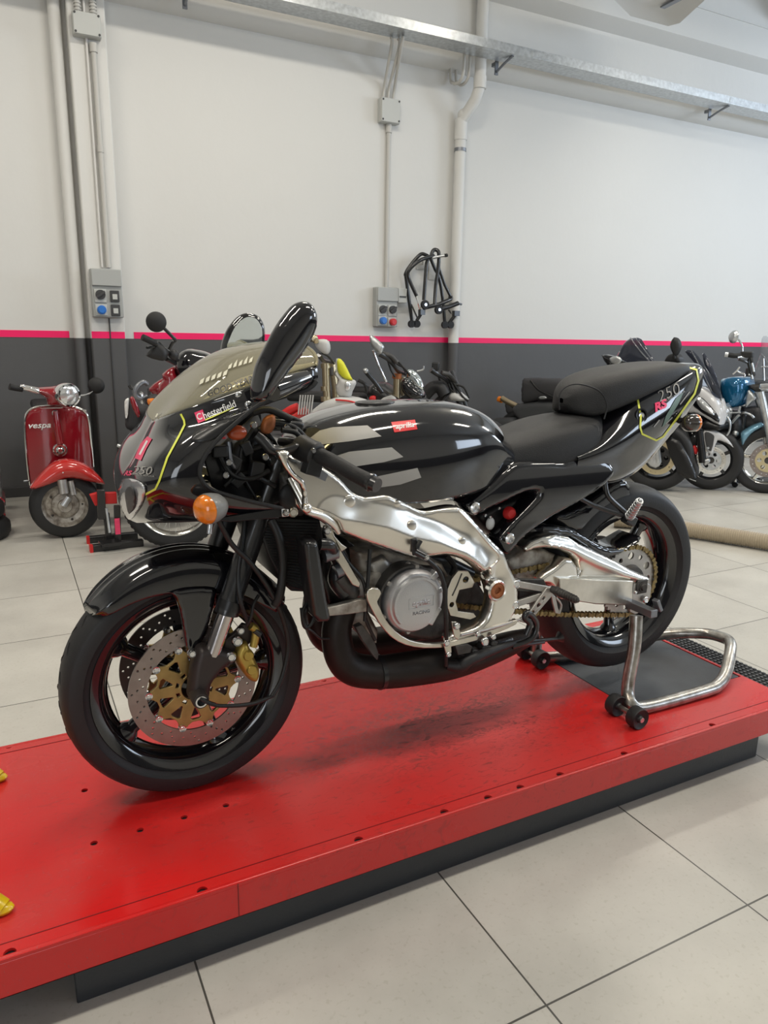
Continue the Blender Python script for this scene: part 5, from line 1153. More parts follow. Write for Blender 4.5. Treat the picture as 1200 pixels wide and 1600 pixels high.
# stand spool on the swing arm
# ---------------------------------------------------------------- handlebar
HB = [at(470, 698, -.20), at(490, 708, -.235), at(520, 722, -.28), at(552, 740, -.335), at(578, 753, -.375)]
hb = part(MB().tube([at(440, 690, -.10), at(455, 692, -.15), HB[0], HB[1], HB[2], HB[3], HB[4]], .011, 14, 4), 'handlebar', M['black_metal'])
part(MB().tube([HB[1], HB[2], HB[3], HB[4]], [.0175, .0165, .016, .0165], 20, 4), 'grip', M['rubber'], hb, 'black rubber grip')
d_ = (HB[4]-HB[3]).normalized(); part(MB().tube([HB[4], HB[4]+d_*.006, HB[4]+d_*.008, HB[4]+d_*.02], [.019, .019, .0165, .015], 20), 'bar_end', M['black_metal'], hb)
q = MB(); c = at(484, 706, -.225); d2 = (HB[1]-HB[0]).normalized()
q.tube([c-d2*.035, c-d2*.03, c+d2*.02, c+d2*.026], [.024, .028, .027, .022], 18); q.box(c+Vector((0, -.012, -.03)), (.034, .035, .035), Matrix.Rotation(.3, 3, 'Y')); part(q, 'switch_housing', M['black_plastic'], hb, bev=.002)
bolt(489, 704, -.255, .006)
part(MB().tube([at(400, 680, -.22), at(412, 690, -.225), at(424, 703, -.23), at(440, 704, -.23), at(462, 698, -.23)], [.010, .011, .010, .008, .008], 10, 5), 'lever_perch', M['black_metal'], hb)
part(pillow([pp([(425, 694), (445, 699), (462, 692), (470, 698), (458, 708), (440, 712), (428, 706)], -.225, 2)], -.225, .005, .006, .012, .006), 'lever_mount', M['black_metal'], hb)
lev = [(432, 706), (440, 704), (452, 706), (450, 716), (452, 726), (462, 740), (474, 750), (479, 765), (481, 790), (478, 798), (473, 793), (474, 775), (469, 757), (458, 748), (446, 734), (438, 720)]
part(pillow([pp(lev, -.262, 2)], -.262, .006, .006, .008, .004), 'clutch_lever', M['polished'], hb, 'polished curved clutch lever', ang=60)
part(MB().ball(at(479, 794, -.266), .0115, 14), 'lever_ball', M['polished'], hb)
q = MB().tube([at(452, 748, -.17), at(466, 775, -.19), at(478, 797, -.20), at(500, 805, -.19), at(518, 818, -.18), at(529, 833, -.175)], [.009, .009, .010, .012, .012, .006], 12, 5, sx=.9); part(q, 'frame_lug', M['polished'], frame)
for P, Y_ in (([(466, 698), (480, 690), (500, 695)], -.2), ([(404, 672), (430, 660), (460, 668), (478, 685)], -.15), ([(420, 655), (450, 652), (470, 660)], -.12), ([(440, 672), (462, 676), (472, 690)], -.17)):
    part(MB().tube([at(a_, b_, Y_) for a_, b_ in P], .006, 10, 5), 'cable', M['hose'])
part(MB().box(at(445, 663, -.12), (.075, .05, .022), Matrix.Rotation(.15, 3, 'Y')), 'top_clamp', M['black_metal'], bev=.005); bolt(448, 668, -.15, .010); bolt(462, 672, -.15, .007)
part(MB().tube([at(395, 645, -.15), at(420, 640, -.15), at(455, 655, -.15)], .008, 10, 4), 'cable', M['hose'])
part(MB().tube([at(340, 810, -.20), at(362, 850, -.17), at(392, 880, -.155), at(420, 920, -.145), at(440, 960, -.135), at(450, 1010, -.12), at(440, 1060, -.125), at(425, 1088, -.14)], .0058, 10, 6), 'brake_line', M['hose'])
part(MB().tube([at(384, 800, -.10), at(378, 850, -.12), at(372, 900, -.13), at(376, 940, -.14), at(388, 975, -.12)], .005, 8, 6), 'brake_line', M['hose'])
part(MB().tube([at(404, 930, -.12), at(396, 945, -.13), at(392, 965, -.13), at(385, 978, -.12)], .004, 8, 4), 'brake_line', M['hose'])
settle(bike, (.68, 0, .19))

# ---------------------------------------------------------------- rear paddock stand
ps_ = thing('paddock_stand', 'bare steel paddock stand lifting the rear wheel of the black motorcycle', 'stand')
near = [(1.262, -.196, .475), (1.240, -.222, .34), (1.222, -.240, .262)]
path_ = [Vector((1.300, -.178, .480)), atz(991, 1012, .385), atz(981, 1075, .262), atz(988, 1102, .222), atz(1012, 1104, .2085), atz(1100, 1080, .2085), atz(1122, 1070, .212), atz(1134, 1052, .228), atz(1141, 1020, .262), atz(1140, 1003, .27), atz(1125, 995, .268), atz(1100, 990, .258), atz(1050, 990, .240), atz(1000, 998, .222), atz(940, 1013, .2085), atz(890, 1024, .2085), Vector((1.25, .172, .209)), Vector((1.235, .190, .225)), Vector((1.250, .190, .34)), Vector((1.300, .178, .480))]
P2 = []
for i_, p in enumerate(path_):
    P2.append(p)
part(MB().tube(path_, .0195, 16, 5), 'tube_frame', M['raw_steel'], ps_)
for s_, (wx, wy) in ((-1, (1.215, -.255)), (1, (1.215, .182))):
    q = MB(); q.cyl((wx, wy-.062, .222), (wx, wy+.062, .222), .008, 12); ax = part(q, 'axle', M['raw_steel'], ps_)
    for yy in (wy-.042, wy+.042):
        q = MB().lathe([(0, -.016), (.008, -.017), (.012, -.010), (.024, -.012), (.030, -.016), (.0315, -.012), (.0315, .012), (.030, .016), (.012, .012), (0, .014)], (wx, yy, .222), seg=28); w_ = part(q, 'wheel', M['black_plastic'], ps_)
        part(MB().cyl((wx, yy-.021, .222), (wx, yy-.012, .222), .007, 10), 'wheel_hub', M['bolt'], w_)
    a_ = Vector((1.318, s_*.130, .500)); b_ = Vector((1.318, s_*.225, .500))
    pad = part(MB().box((a_+b_)/2, (.026, .105, .024)), 'support_arm', M['steel_grey'], ps_, bev=.002)
    part(MB().box(b_+Vector((.028, -s_*.012, .018)), (.012, .022, .042), Matrix.Rotation(-.5, 3, 'Y')), 'support_lip', M['steel_grey'], pad, bev=.002)
settle(ps_, (1.4, 0, .19))
# ------------------------------------------------------------------ vehicles along the wall
M['red_paint'] = mat('red_paint', (.24, .005, .012), .16, coat=1)
M['fender_red'] = mat('fender_red', (.50, .022, .018), .22, coat=1)
M['white_paint_gloss'] = mat('white_paint_gloss', (.62, .62, .63), .2, coat=1)
M['blue_paint'] = mat('blue_paint', (.010, .13, .28), .12, .4, coat=1)
M['pale_blue_paint'] = mat('pale_blue_paint', (.16, .34, .46), .2, .3, coat=1)
M['headlamp'] = mat('headlamp_glass', (.75, .77, .78), .08, .7, coat=1, bump=.8, bscale=45)
M['cloth_dark'] = mat('cloth_dark', (.035, .035, .038), .8, bump=.5, bscale=200)
M['seat_grey'] = mat('seat_grey', (.055, .058, .062), .5, bump=.3, bscale=260)
M['rim_chrome'] = mat('rim_chrome', (.75, .74, .70), .15, 1)
M['gold_rim'] = mat('gold_rim', (.62, .53, .33), .3, .7)
M['yellow_plastic'] = mat('yellow_plastic', (.62, .62, .03), .35)
M['dirt_plastic'] = mat('dirt_plastic', (.48, .48, .47), .45)
M['fork_gold'] = mat('fork_gold', (.48, .40, .26), .28, .9)
M['hose_beige'] = mat('hose_beige', (.40, .34, .25), .6)
M['engine_dark'] = mat('engine_dark', (.07, .07, .075), .45, .6, var=.5, vscale=30)
def start(name, label, cat, origin, phi, group=None):
    global ROOT
    set_frame(origin, phi); ROOT = thing(name, label, cat, group); ROOT.location = origin; ROOT.rotation_euler = (0, 0, phi); return ROOT
XB = None
def steer(deg=None):                   # following parts belong to the steered front end
    global XB
    if deg is None: XB = None; set_frame(ROOT.location, ROOT.rotation_euler.z)
    else: XB = Matrix.Rotation(math.radians(deg), 3, 'Z'); set_frame(ROOT.location, ROOT.rotation_euler.z+math.radians(deg))
def bp(mb, name, m, label=None, parent=None, **k):
    if XB is not None: mb.v = [XB@p for p in mb.v]
    o = mb.build(name, M[m] if isinstance(m, str) else m, parent or ROOT, **k)
    if label: o['label'] = label
    return o
def bpil(pts, Y, name, m, bulge=.015, r=.03, th=.04, res=.018, k=2, label=None, parent=None, holes=()):
    return bp(pillow([pp(pts, Y, k)]+[circle(*(lambda p: (p.x, p.z))(at(a, b, Y)), rr) for a, b, rr in holes], Y, bulge, r, th, res), name, m, label, parent, ang=60)
def bt(P, r, name, m, seg=10, sm=5, parent=None, label=None): return bp(MB().tube([at(*p) for p in P], r, seg, sm), name, m, label, parent)
def bwheel(c, R, hw, rimR, rim_m='black_metal', name='front_wheel', spokes=5, disc_m=None, discR=.15, side=-1, wire=False, tyre_m='tyre_side', carrier='gold_rim'):
    c = Vector(c); w = thing(name, '', ''); del w['label']; del w['category']; w.parent = ROOT
    pr = [(R-(R-rimR-.03)*(1-math.cos(a*PI/2))**1.3, hw*math.sin(a*PI/2)) for a in (-1+2*i/10 for i in range(11))]
    bp(MB().lathe([(rimR-.01, -hw*.75)]+pr+[(rimR-.01, hw*.75)], c, seg=56), 'tyre', tyre_m, parent=w)
    rw = hw*.8; bp(MB().lathe([(rimR+.012, -rw), (rimR-.006, -rw+.004), (rimR-.02, -rw+.02), (rimR-.022, rw-.02), (rimR-.006, rw-.004), (rimR+.012, rw), (rimR-.01, rw-.01), (rimR-.03, 0), (rimR-.01, -rw+.01)], c, seg=56, closed=True), 'rim', rim_m, parent=w)
    bp(MB().lathe([(0, -.05), (.03, -.05), (.035, -.03), (.03, .03), (.035, .05), (0, .05)], c, seg=20), 'hub', 'dark_cast' if not wire else 'cast', parent=w)
    if wire:
        q = MB()
        for k in range(36):
            a = 2*PI*k/36; b = a+(.5 if k % 2 else -.5); s = -1 if (k//2) % 2 else 1
            q.tube([c+Vector((.035*math.cos(b), .03*s, .035*math.sin(b))), c+Vector(((rimR-.015)*math.cos(a), .004*s, (rimR-.015)*math.sin(a)))], .0016, 5)
        bp(q, 'wire_spokes', 'chrome', parent=w)
    else:
        for k in range(spokes):
            a = 2*PI*k/spokes+.5; d = Vector((math.cos(a), 0, math.sin(a))); q = MB(); q.bar(c+d*.025, c+d*(rimR-.012), .030, .030, up=(0, 1, 0)); bp(q, 'spoke', rim_m, parent=w, bev=.006)
    if disc_m:
        for s in ((-1, 1) if side == 0 else (side,)):
            y = c.y+s*(hw*.8+.012); rings = [circle(c.x, c.z, discR, 48), circle(c.x, c.z, discR*.70, 40)]+[circle(c.x+discR*.85*math.cos(t), c.z+discR*.85*math.sin(t), .005, 8) for t in (2*PI*i/20 for i in range(20))]
            d = bp(MB().prism(rings, y, y+.005), 'brake_disc', disc_m, parent=w)
            rings = [circle(c.x, c.z, discR*.72, 40), circle(c.x, c.z, .03, 20)]+[circle(c.x+discR*.48*math.cos(t), c.z+discR*.48*math.sin(t), discR*.13, 12) for t in (2*PI*i/6 for i in range(6))]
            bp(MB().prism(rings, y, y+.006), 'disc_carrier', carrier, parent=d)
    return w
# ---- red scooter, its front facing the room, handlebar turned
o = Vector((-.078, 3.30, 0)); start('scooter', 'red vintage scooter with round headlight and leg shield parked left of the pillar', 'scooter', o, 0)
def V(u, v, Y): return (10+u/5.52, 570+v/5.52, Y)
def VP(L_): return [(10+u/5.52, 570+v/5.52) for u, v in L_]
w = thing('front_wheel', '', ''); del w['label']; del w['category']; w.parent = ROOT
wc_ = at(*V(512, 1240, .02)); WR = .213; wc_.z = WR
axv = Vector((.10, 1, 0)).normalized()
bp(MB().lathe([(.135, -.035)]+[(WR-.075*(1-math.cos(a*PI/2))**1.3, .05*math.sin(a*PI/2)) for a in (-1+2*i/10 for i in range(11))]+[(.135, .035)], wc_, axv, 48), 'tyre', 'tyre_side', parent=w)
bp(MB().lathe([(.146, -.040), (.138, -.046), (.128, -.034), (.115, -.018), (.085, -.012), (.080, -.024), (.060, -.034), (.045, -.036), (.04, -.05), (0, -.052)], wc_, axv, 48), 'rim', 'dirty_cast', parent=w)
bp(MB().lathe([(.138, -.0465), (.147, -.042), (.149, -.036), (.139, -.034)], wc_, axv, 48, closed=True), 'rim_ring', 'galv', parent=w)
for k in range(5):
    a = 2*PI*k/5; bp(MB().ball(wc_+Vector((.10*math.cos(a), -.022, .10*math.sin(a))), .008, 8), 'wheel_nut', 'dark_cast', parent=w)
# fender
fen = VP([(205, 1070), (250, 1010), (330, 920), (420, 850), (520, 825), (620, 840), (720, 890), (800, 960), (855, 1035), (780, 1025), (700, 1010), (620, 990), (540, 985), (460, 1005), (400, 1030), (300, 1065), (240, 1080)])
ring = pp(fen, -.085, 2); q = pillow([ring], -.06, .055, .10, .06, .014); q.v = [Vector((p.x, p.y, p.z)) for p in q.v]; bp(q, 'front_fender', 'fender_red', 'bright red front fender', ang=60)
bp(MB().ball(at(*V(488, 930, -.125)), .006, 8), 'fender_bolt', 'chrome')
# leg shield: curved plate with pale edging
sh = VP([(205, 1040), (185, 900), (172, 760), (160, 600), (158, 480), (175, 420), (220, 378), (290, 360), (400, 355), (540, 358), (630, 375), (690, 420), (712, 490), (725, 620), (740, 760), (752, 900), (755, 980), (600, 1010), (400, 1020)])
sr_ = pp(sh, .17, 2); xc = (min(p[0] for p in sr_)+max(p[0] for p in sr_))/2
q = pillow([sr_], .17, .0, .01, .006, .016, fn=lambda x, z: -.05*max(0, 1-((x-xc)/.19)**2)); bp(q, 'leg_shield', 'red_paint', 'dark red leg shield', ang=60)
edge = [(p[0], p[1]) for p in sr_ if True]; e3 = [Vector((p[0], .168-.0*max(0, 1-((p[0]-xc)/.19)**2), p[1])) for p in sr_[:-8]]
bp(MB().tube([Vector((p[0], .165, p[1])) for p in pp(VP([(205, 1040), (185, 900), (172, 760), (160, 600), (158, 480), (175, 420), (220, 378), (290, 360), (400, 355), (540, 358), (630, 375), (690, 420), (712, 490), (725, 620), (740, 760), (750, 880)]), .165, 0)], .0065, 8, 4), 'shield_edging', 'rim_chrome', 'pale edging strip')
bp(MB().tube([at(*V(425, 400, .10)), at(*V(440, 520, .095)), at(*V(465, 680, .10))], [.016, .020, .022], 12, 5), 'steering_cover', 'red_paint')
bp(MB().lathe([(0, -.012), (.012, -.012), (.019, -.006), (.021, 0)], at(*V(422, 418, .11)), seg=20), 'badge', 'galv')
bp(MB().lathe([(0, -.030), (.012, -.030), (.022, -.022), (.026, -.014), (.036, -.014), (.044, -.006), (.046, .006)], at(*V(463, 735, .11)), seg=28), 'horn_cover', 'chrome')
bp(text_flat('vespa', at(*V(282, 524, .122)), .052, (1, 0, .0), (0, 0, 1), 1.15, .3, bold=.02), 'lettering', 'white', solid=.002, fix=False)
# handlebar head with headlight
hd = VP([(255, 210), (300, 200), (390, 195), (450, 185), (520, 175), (560, 190), (570, 260), (560, 320), (520, 345), (430, 350), (360, 345), (345, 290), (300, 260), (262, 235)])
bp(pillow([pp(hd, .06, 2)], .06, .045, .05, .09, .012), 'handlebar_head', 'red_paint', ang=60)
hc = at(*V(538, 262, -.02)); hax = Vector((-.38, 1, .02)).normalized()
hl_ = bp(MB().lathe([(.060, -.012), (.070, -.010), (.074, 0), (.072, .05), (.06, .09)], hc, hax, 32), 'headlight_ring', 'chrome'); bp(MB().lathe([(0, -.022), (.03, -.020), (.05, -.014), (.062, -.008)], hc, hax, 32), 'headlight_lens', 'headlamp', parent=hl_)
bp(MB().tube([at(*V(270, 225, .05)), at(*V(150, 195, .02)), at(*V(120, 190, .02))], [.020, .016, .016], 12), 'handlebar_tube', 'chrome'); bp(MB().tube([at(*V(140, 210, .02)), at(*V(75, 200, .01)), at(*V(28, 188, .0))], [.018, .018, .020], 14), 'grip', 'rubber')
bp(MB().tube([at(*V(150, 190, .0)), at(*V(220, 205, -.01)), at(*V(280, 240, .0))], .007, 8, 4), 'brake_lever', 'chrome'); bp(MB().ball(at(*V(146, 185, .0)), .012, 10), 'lever_ball', 'chrome')
mm = bp(MB().lathe([(0, .02), (.035, .015), (.050, 0), (.052, -.012), (.048, -.016), (0, -.017)], at(*V(772, 178, .10)), (-.3, -1, .1), 24), 'mirror', 'rubber'); bp(MB().tube([at(*V(585, 270, .05)), at(*V(690, 258, .08)), at(*V(750, 225, .10))], .005, 8, 4), 'mirror_arm', 'chrome', parent=mm)
bp(MB().tube([at(*V(600, 372, .16)), at(*V(690, 398, .14))], .005, 8), 'front_hook', 'chrome'); bp(MB().tube([at(*V(150, 1005, .15)), at(*V(195, 1000, .16))], .006, 8), 'brake_pedal', 'chrome')
bp(MB().tube([at(*V(478, 990, -.06)), at(*V(495, 1110, -.07))], .030, 14), 'spring_cover', 'cast'); bp(MB().tube([at(*V(552, 1000, -.05)), at(*V(578, 1120, -.06))], .020, 14), 'damper', 'cast')
bp(MB().tube([at(*V(490, 1215, -.09)), at(*V(540, 1140, -.09))], .022, 12), 'swing_link', 'galv')
# body behind the shield
q = MB(); q.box((.0, .62, .30), (.20, .80, .06)); bp(q, 'floorboard', 'red_paint', bev=.02)
bp(MB().ball((.03, 1.02, .48), .22, 20, (.85, 1.25, 1.1)), 'rear_body', 'red_paint'); bp(MB().box((.03, .95, .76), (.24, .55, .07)), 'seat', 'seat', bev=.03)
bp(MB().lathe([(.12, -.04), (.20, -.045), (.213, 0), (.20, .045), (.12, .04)], (.03, 1.05, .213), (1, 0, 0), 36), 'rear_wheel', 'tyre_side'); bp(MB().tube([(.10, .55, .30), (.16, .50, .12), (.17, .48, .03)], .014, 10), 'stand_leg', 'dark_cast')
end_frame()
# ---- vehicle cut by the left edge: stacked tyres
def tyre_thing(z, x, label):
    t = MB().lathe([(.13, -.05), (.15, -.062), (.21, -.060), (.235, -.03), (.238, 0), (.235, .03), (.21, .060), (.15, .062), (.13, .05)], (x, 3.52, z), (0, 0, 1), 48, closed=True)
    return tag(t.build('tyre', M['rubber']), label, 'tyre', 'black tyres stacked at the left edge')
pL = at(15, 830, 3.52); tyre_thing(.063, pL.x-.225, 'black tyre lying flat at the left edge, lower of the two'); tyre_thing(.189, pL.x-.250, 'black tyre lying flat at the left edge, upper of the two')
t = thing('scooter', 'grey and red scooter mostly cut off by the left edge of the view', 'scooter'); ROOT = t
q = pillow([pp([(-60, 700), (-10, 715), (0, 740), (4, 780), (6, 795), (-60, 800)], 3.9, 2)], 3.9, .05, .08, .3, .03); bp(q, 'side_panel', 'galv'); 
q = pillow([pp([(-60, 780), (2, 778), (7, 790), (7, 800), (4, 810), (-60, 815)], 3.85, 2)], 3.85, .04, .06, .3, .03); bp(q, 'lower_panel', 'red_paint')
bp(MB().tube([at(-4, 775, 3.78), at(4, 800, 3.78)], .012, 8), 'trim_strip', 'white'); bp(MB().lathe([(.10, -.05), (.2, -.05), (.22, 0), (.2, .05), (.10, .05)], (-.95, 4.05, .22), (0, 1, 0), 32, closed=True), 'wheel', 'tyre_side'); settle(t, (-.95, 4.0, 0))
# ---- wheel stand, black and red
t = thing('wheel_stand', 'black and red wheel stand on the floor between the red scooter and motorcycle', 'stand'); ROOT = t
def S_(u, v, Z=None, Y=3.0): 
    a_, b_ = 120+u/5.217, 740+v/5.217
    return atz(a_, b_, Z) if Z is not None else at(a_, b_, Y)
for (a_, b_) in ((S_(90, 540, .022), S_(495, 500, .022)), (S_(115, 610, .022), S_(540, 560, .022))):
    o_ = bp(MB().bar(a_, b_, .042, .042, up=(0, 0, 1)), 'base_bar', 'black_metal', bev=.003); d_ = (b_-a_).normalized(); bp(MB().bar(a_-d_*.008, a_+d_*.01, .044, .044, up=(0, 0, 1)), 'end_cap', 'red_plastic', parent=o_)
bp(MB().bar(S_(190, 575, .045), S_(350, 555, .045), .10, .02, up=(0, 1, 0)), 'cross_plate', 'black_metal')
bp(MB().bar(S_(262, 550, None, 2.96), S_(240, 320, None, 2.96), .035, .035, up=(0, 1, 0)), 'upright', 'black_metal', bev=.002); bp(MB().bar(S_(335, 545, None, 2.93), S_(328, 260, None, 2.93), .035, .035, up=(0, 1, 0)), 'upright', 'black_metal', bev=.002)
bp(MB().bar(S_(205, 370, None, 2.94), S_(195, 130, None, 2.94), .04, .045, up=(0, 1, 0)), 'clamp_arm', 'black_metal', bev=.003); bp(MB().tube([S_(240, 280, None, 2.92), S_(268, 480, None, 2.92)], .008, 8), 'adjuster_rod', 'galv')
bp(MB().prism([[(p.x, p.z) for p in (S_(105, 175, None, 2.95), S_(180, 155, None, 2.95), S_(188, 255, None, 2.95), S_(150, 265, None, 2.95))]], 2.95, 2.99), 'red_pad', 'red_plastic', 'red pad', bev=.003)
bp(MB().prism([[(p.x, p.z) for p in (S_(215, 160, None, 2.95), S_(325, 155, None, 2.95), S_(330, 245, None, 2.95), S_(220, 250, None, 2.95))]], 2.95, 2.99), 'red_pad', 'red_plastic', 'red pad', bev=.003)
bp(MB().box(S_(332, 430, None, 2.90), (.03, .004, .10)), 'sticker', 'pink_decal')
settle(t, S_(300, 570, .0))
# ---- red dual sport motorcycle
o = Vector((.530, 2.80, 0)); start('motorcycle', 'red trail motorcycle with round black mirror and spoked wheel behind the nose fairing', 'motorcycle', o, math.radians(-98)); steer(82)
R = .305
bwheel((0, 0, R), R, .050, .235, 'rim_chrome', wire=True, tyre_m='rubber')
q = MB()
for k in range(54):
    a = 2*PI*k/54
    for s in (-1, 0, 1):
        rr = R-.004-(.012 if s else 0); q.box(Vector((rr*math.cos(a+.05*(s != 0)), s*.028, R+rr*math.sin(a+.05*(s != 0)))), (.016, .020, .018), Matrix.Rotation(-a, 3, 'Y'))
bp(q, 'tread_block', 'rubber')['kind'] = 'stuff'
steer()
for s in (-1, 1): bp(MB().tube([(.0, s*.085, R), (-.30, s*.085, .95)], [.026, .024], 12), 'fork_leg', 'black_metal')
steer(82)
bp(pillow([[(-.25, .66), (.10, .72), (.30, .70), (.33, .68), (.10, .66), (-.22, .60)]], -.06, .03, .04, .12, .02), 'front_fender', 'red_paint')
def D(u, v, Y): return (160+u/6.316, 480+v/6.316, Y)
def DP(L_): return [(160+u/6.316, 480+v/6.316) for u, v in L_]
bpil(DP([(590, 660), (690, 590), (720, 650), (760, 760), (700, 840), (640, 890), (540, 880), (560, 760), (600, 720)]), -.14, 'tank_fairing', 'red_paint', .04, .06, .24)
bpil(DP([(460, 800), (560, 720), (640, 720), (620, 860), (560, 900), (480, 840)]), -.10, 'side_fairing', 'red_paint', .03, .05, .2)
bpil(DP([(740, 480), (820, 420), (900, 425), (1000, 445), (1080, 490), (1100, 600), (1000, 720), (860, 760), (760, 730), (715, 620)]), -.12, 'headlight_cowl', 'black_gloss', .08, .12, .22)
mm = bp(MB().lathe([(0, .03), (.03, .026), (.05, .010), (.053, -.004), (.050, -.008), (0, -.010)], at(*D(532, 145, -.42)), (.25, -1, .0), 28), 'mirror', 'rubber'); bt([D(590, 190, -.40), D(680, 280, -.38), D(720, 325, -.36), D(690, 350, -.36), D(660, 410, -.34)], .009, 'mirror_arm', 'black_metal', parent=mm)
bt([D(395, 295, -.46), D(520, 355, -.42)], .017, 'grip', 'rubber'); bt([D(520, 355, -.42), D(640, 440, -.34), D(740, 520, -.2)], .013, 'handlebar', 'black_metal')
bpil(DP([(500, 360), (560, 340), (640, 440), (620, 520), (560, 525), (430, 480), (480, 410)]), -.40, 'hand_guard', 'black_plastic', .02, .03, .05, .014); bpil(DP([(650, 440), (700, 410), (750, 460), (730, 530), (660, 500)]), -.32, 'hand_guard', 'black_plastic', .02, .03, .05, .014)
bt([D(440, 400, -.44), D(470, 395, -.42), D(520, 390, -.42)], .007, 'brake_lever', 'black_metal'); bt([D(630, 510, -.3), D(720, 555, -.2)], .012, 'clamp', 'black_metal')
bt([D(440, 760, -.20), D(400, 740, -.22), D(340, 790, -.24), D(320, 860, -.24), D(370, 900, -.22), D(440, 880, -.2)], .014, 'luggage_rail', 'steel_grey'); bt([D(265, 770, -.2), D(290, 800, -.2), D(360, 790, -.2)], .010, 'rail_end', 'black_metal')
bpil(DP([(360, 840), (400, 850), (410, 940), (380, 950)]), -.22, 'bracket', 'galv', .008, .01, .02, .012)
bpil(DP([(430, 900), (500, 860), (600, 900), (590, 980), (500, 1000), (440, 960)]), -.24, 'signal_housing', 'black_plastic', .02, .03, .05, .014); bpil(DP([(445, 905), (540, 905), (550, 960), (500, 985), (450, 960)]), -.262, 'signal_lens', 'orange', .02, .02, .02, .01, label='orange lens')
bpil(DP([(245, 900), (300, 890), (380, 980), (460, 960), (500, 1000), (440, 1120), (360, 1230), (240, 1200), (225, 1120), (230, 980)]), .50, 'tail_bag', 'cloth_dark', .04, .06, .14)
bpil(DP([(218, 930), (245, 900), (258, 920), (250, 1060), (232, 1100), (222, 1040)]), .46, 'side_badge', 'white', .01, .02, .03, .012); bpil(DP([(270, 900), (310, 890), (370, 1040), (350, 1090), (300, 1000)]), .42, 'red_stripe', 'red_paint', .008, .02, .01, .012)
bt([(184, 696, -.1), (200, 700, -.12), (212, 690, -.12)], .010, 'foot_peg', 'galv'); bt([(182, 730, -.05), (215, 726, -.05)], .012, 'engine_guard', 'black_metal')
steer(); bp(MB().box((-.62, 0, .42), (.42, .24, .34)), 'engine', 'engine_dark', bev=.04); bp(MB().box((-.75, 0, .80), (.75, .22, .10)), 'seat', 'seat', bev=.04); bwheel((-1.30, 0, .30), .30, .055, .22, 'rim_chrome', 'rear_wheel', wire=True, tyre_m='rubber'); bp(MB().bar((-.7, 0, .36), (-1.3, 0, .30), .16, .05, up=(0, 1, 0)), 'swing_arm', 'black_metal', bev=.008); bp(MB().bar((-.3, 0, .9), (-.62, 0, .5), .10, .05, up=(0, 1, 0)), 'frame', 'black_metal')
end_frame()
# ---- dirt bike (fork and mask seen over the tank)
o = Vector((1.80, 2.85, 0)); start('motorcycle', 'white dirt motorcycle with yellow headlight mask and pale gold forks behind the tank', 'motorcycle', o, math.radians(-38))
def B_(u, v, Y): return (480+u/4.286, 510+v/4.286, Y)
def BP_(L_): return [(480+u/4.286, 510+v/4.286) for u, v in L_]
bwheel((.0, 0, .34), .34, .045, .27, 'black_metal', wire=True, tyre_m='rubber')
bt([B_(122, 245, -.10), B_(128, 420, -.10), B_(140, 570, -.10), B_(165, 800, -.10)], [.026, .026, .026, .026], 'fork_leg', 'fork_gold', sm=0)
bt([B_(165, 245, .10), B_(190, 420, .10), B_(210, 800, .10)], .026, 'fork_leg', 'fork_gold', sm=0)
for v in (250, 400, 470): bp(MB().cyl(at(*B_(122, v, -.10)), at(*B_(124, v+30, -.10)), .033, 14), 'fork_clamp', 'fork_gold')
bp(MB().bar(at(*B_(122, 300, -.10)), at(*B_(165, 300, .10)), .06, .035, up=(0, 0, 1)), 'triple_clamp', 'dark_cast', bev=.006)
bpil(BP_([(205, 215), (240, 240), (290, 340), (300, 360), (250, 350), (210, 310), (200, 260)]), -.06, 'number_plate', 'yellow_plastic', .012, .02, .02, .012, label='yellow plate of the headlight mask')
bpil(BP_([(195, 215), (208, 300), (240, 345), (300, 360), (315, 385), (290, 440), (280, 475), (240, 478), (205, 460), (190, 400), (210, 360), (178, 320), (190, 290)]), -.05, 'headlight_mask', 'dirt_plastic', .03, .04, .06, .012); bpil(BP_([(250, 370), (285, 375), (285, 420), (255, 430)]), -.085, 'headlight', 'headlamp', .01, .02, .02, .012)
bpil(BP_([(60, 95), (100, 85), (135, 100), (145, 150), (130, 185), (90, 170), (55, 130)]), -.36, 'hand_guard', 'dirt_plastic', .02, .03, .04, .012)
bt([B_(25, 90, -.42), B_(50, 75, -.40), B_(60, 105, -.38)], .018, 'grip', 'fork_gold'); bt([B_(80, 190, -.30), B_(110, 230, -.15), B_(170, 240, .1)], .014, 'handlebar', 'black_metal'); bt([B_(100, 180, -.3), B_(140, 200, -.2), B_(180, 250, -.1)], .007, 'cable', 'hose')
bpil(BP_([(0, 600), (60, 540), (120, 500), (200, 480), (300, 490), (380, 520), (370, 560), (200, 580), (60, 640), (0, 680)]), -.16, 'radiator_shroud', 'dirt_plastic', .03, .05, .2)
bt([B_(190, 492, -.19), B_(280, 500, -.19), B_(350, 520, -.19)], .006, 'shroud_stripe', 'red_plastic')
q = MB(); a_ = at(*B_(-30, 400, -.16)); 
for k in range(6): q.tube([at(*B_(-45+k*17, 460, -.17)), at(*B_(-60+k*17, 590, -.17))], .005, 6)
bp(q, 'radiator_louvre', 'dirt_plastic'); bt([B_(-170, 600, -.1), B_(-110, 560, -.1), B_(-60, 540, -.1)], .03, 'frame_tube', 'red_plastic'); bt([B_(-130, 640, -.12), B_(-60, 600, -.12), B_(0, 560, -.12)], .03, 'frame_tube', 'fender_red')
bp(MB().box((-.62, 0, .45), (.40, .22, .36)), 'engine', 'engine_dark', bev=.04); bp(MB().box((-.95, 0, .90), (.75, .16, .07)), 'seat', 'seat', bev=.03); bwheel((-1.42, 0, .32), .32, .055, .24, 'black_metal', 'rear_wheel', wire=True, tyre_m='rubber'); bp(MB().bar((-.7, 0, .42), (-1.42, 0, .32), .16, .05, up=(0, 1, 0)), 'swing_arm', 'cast', bev=.008)
end_frame()
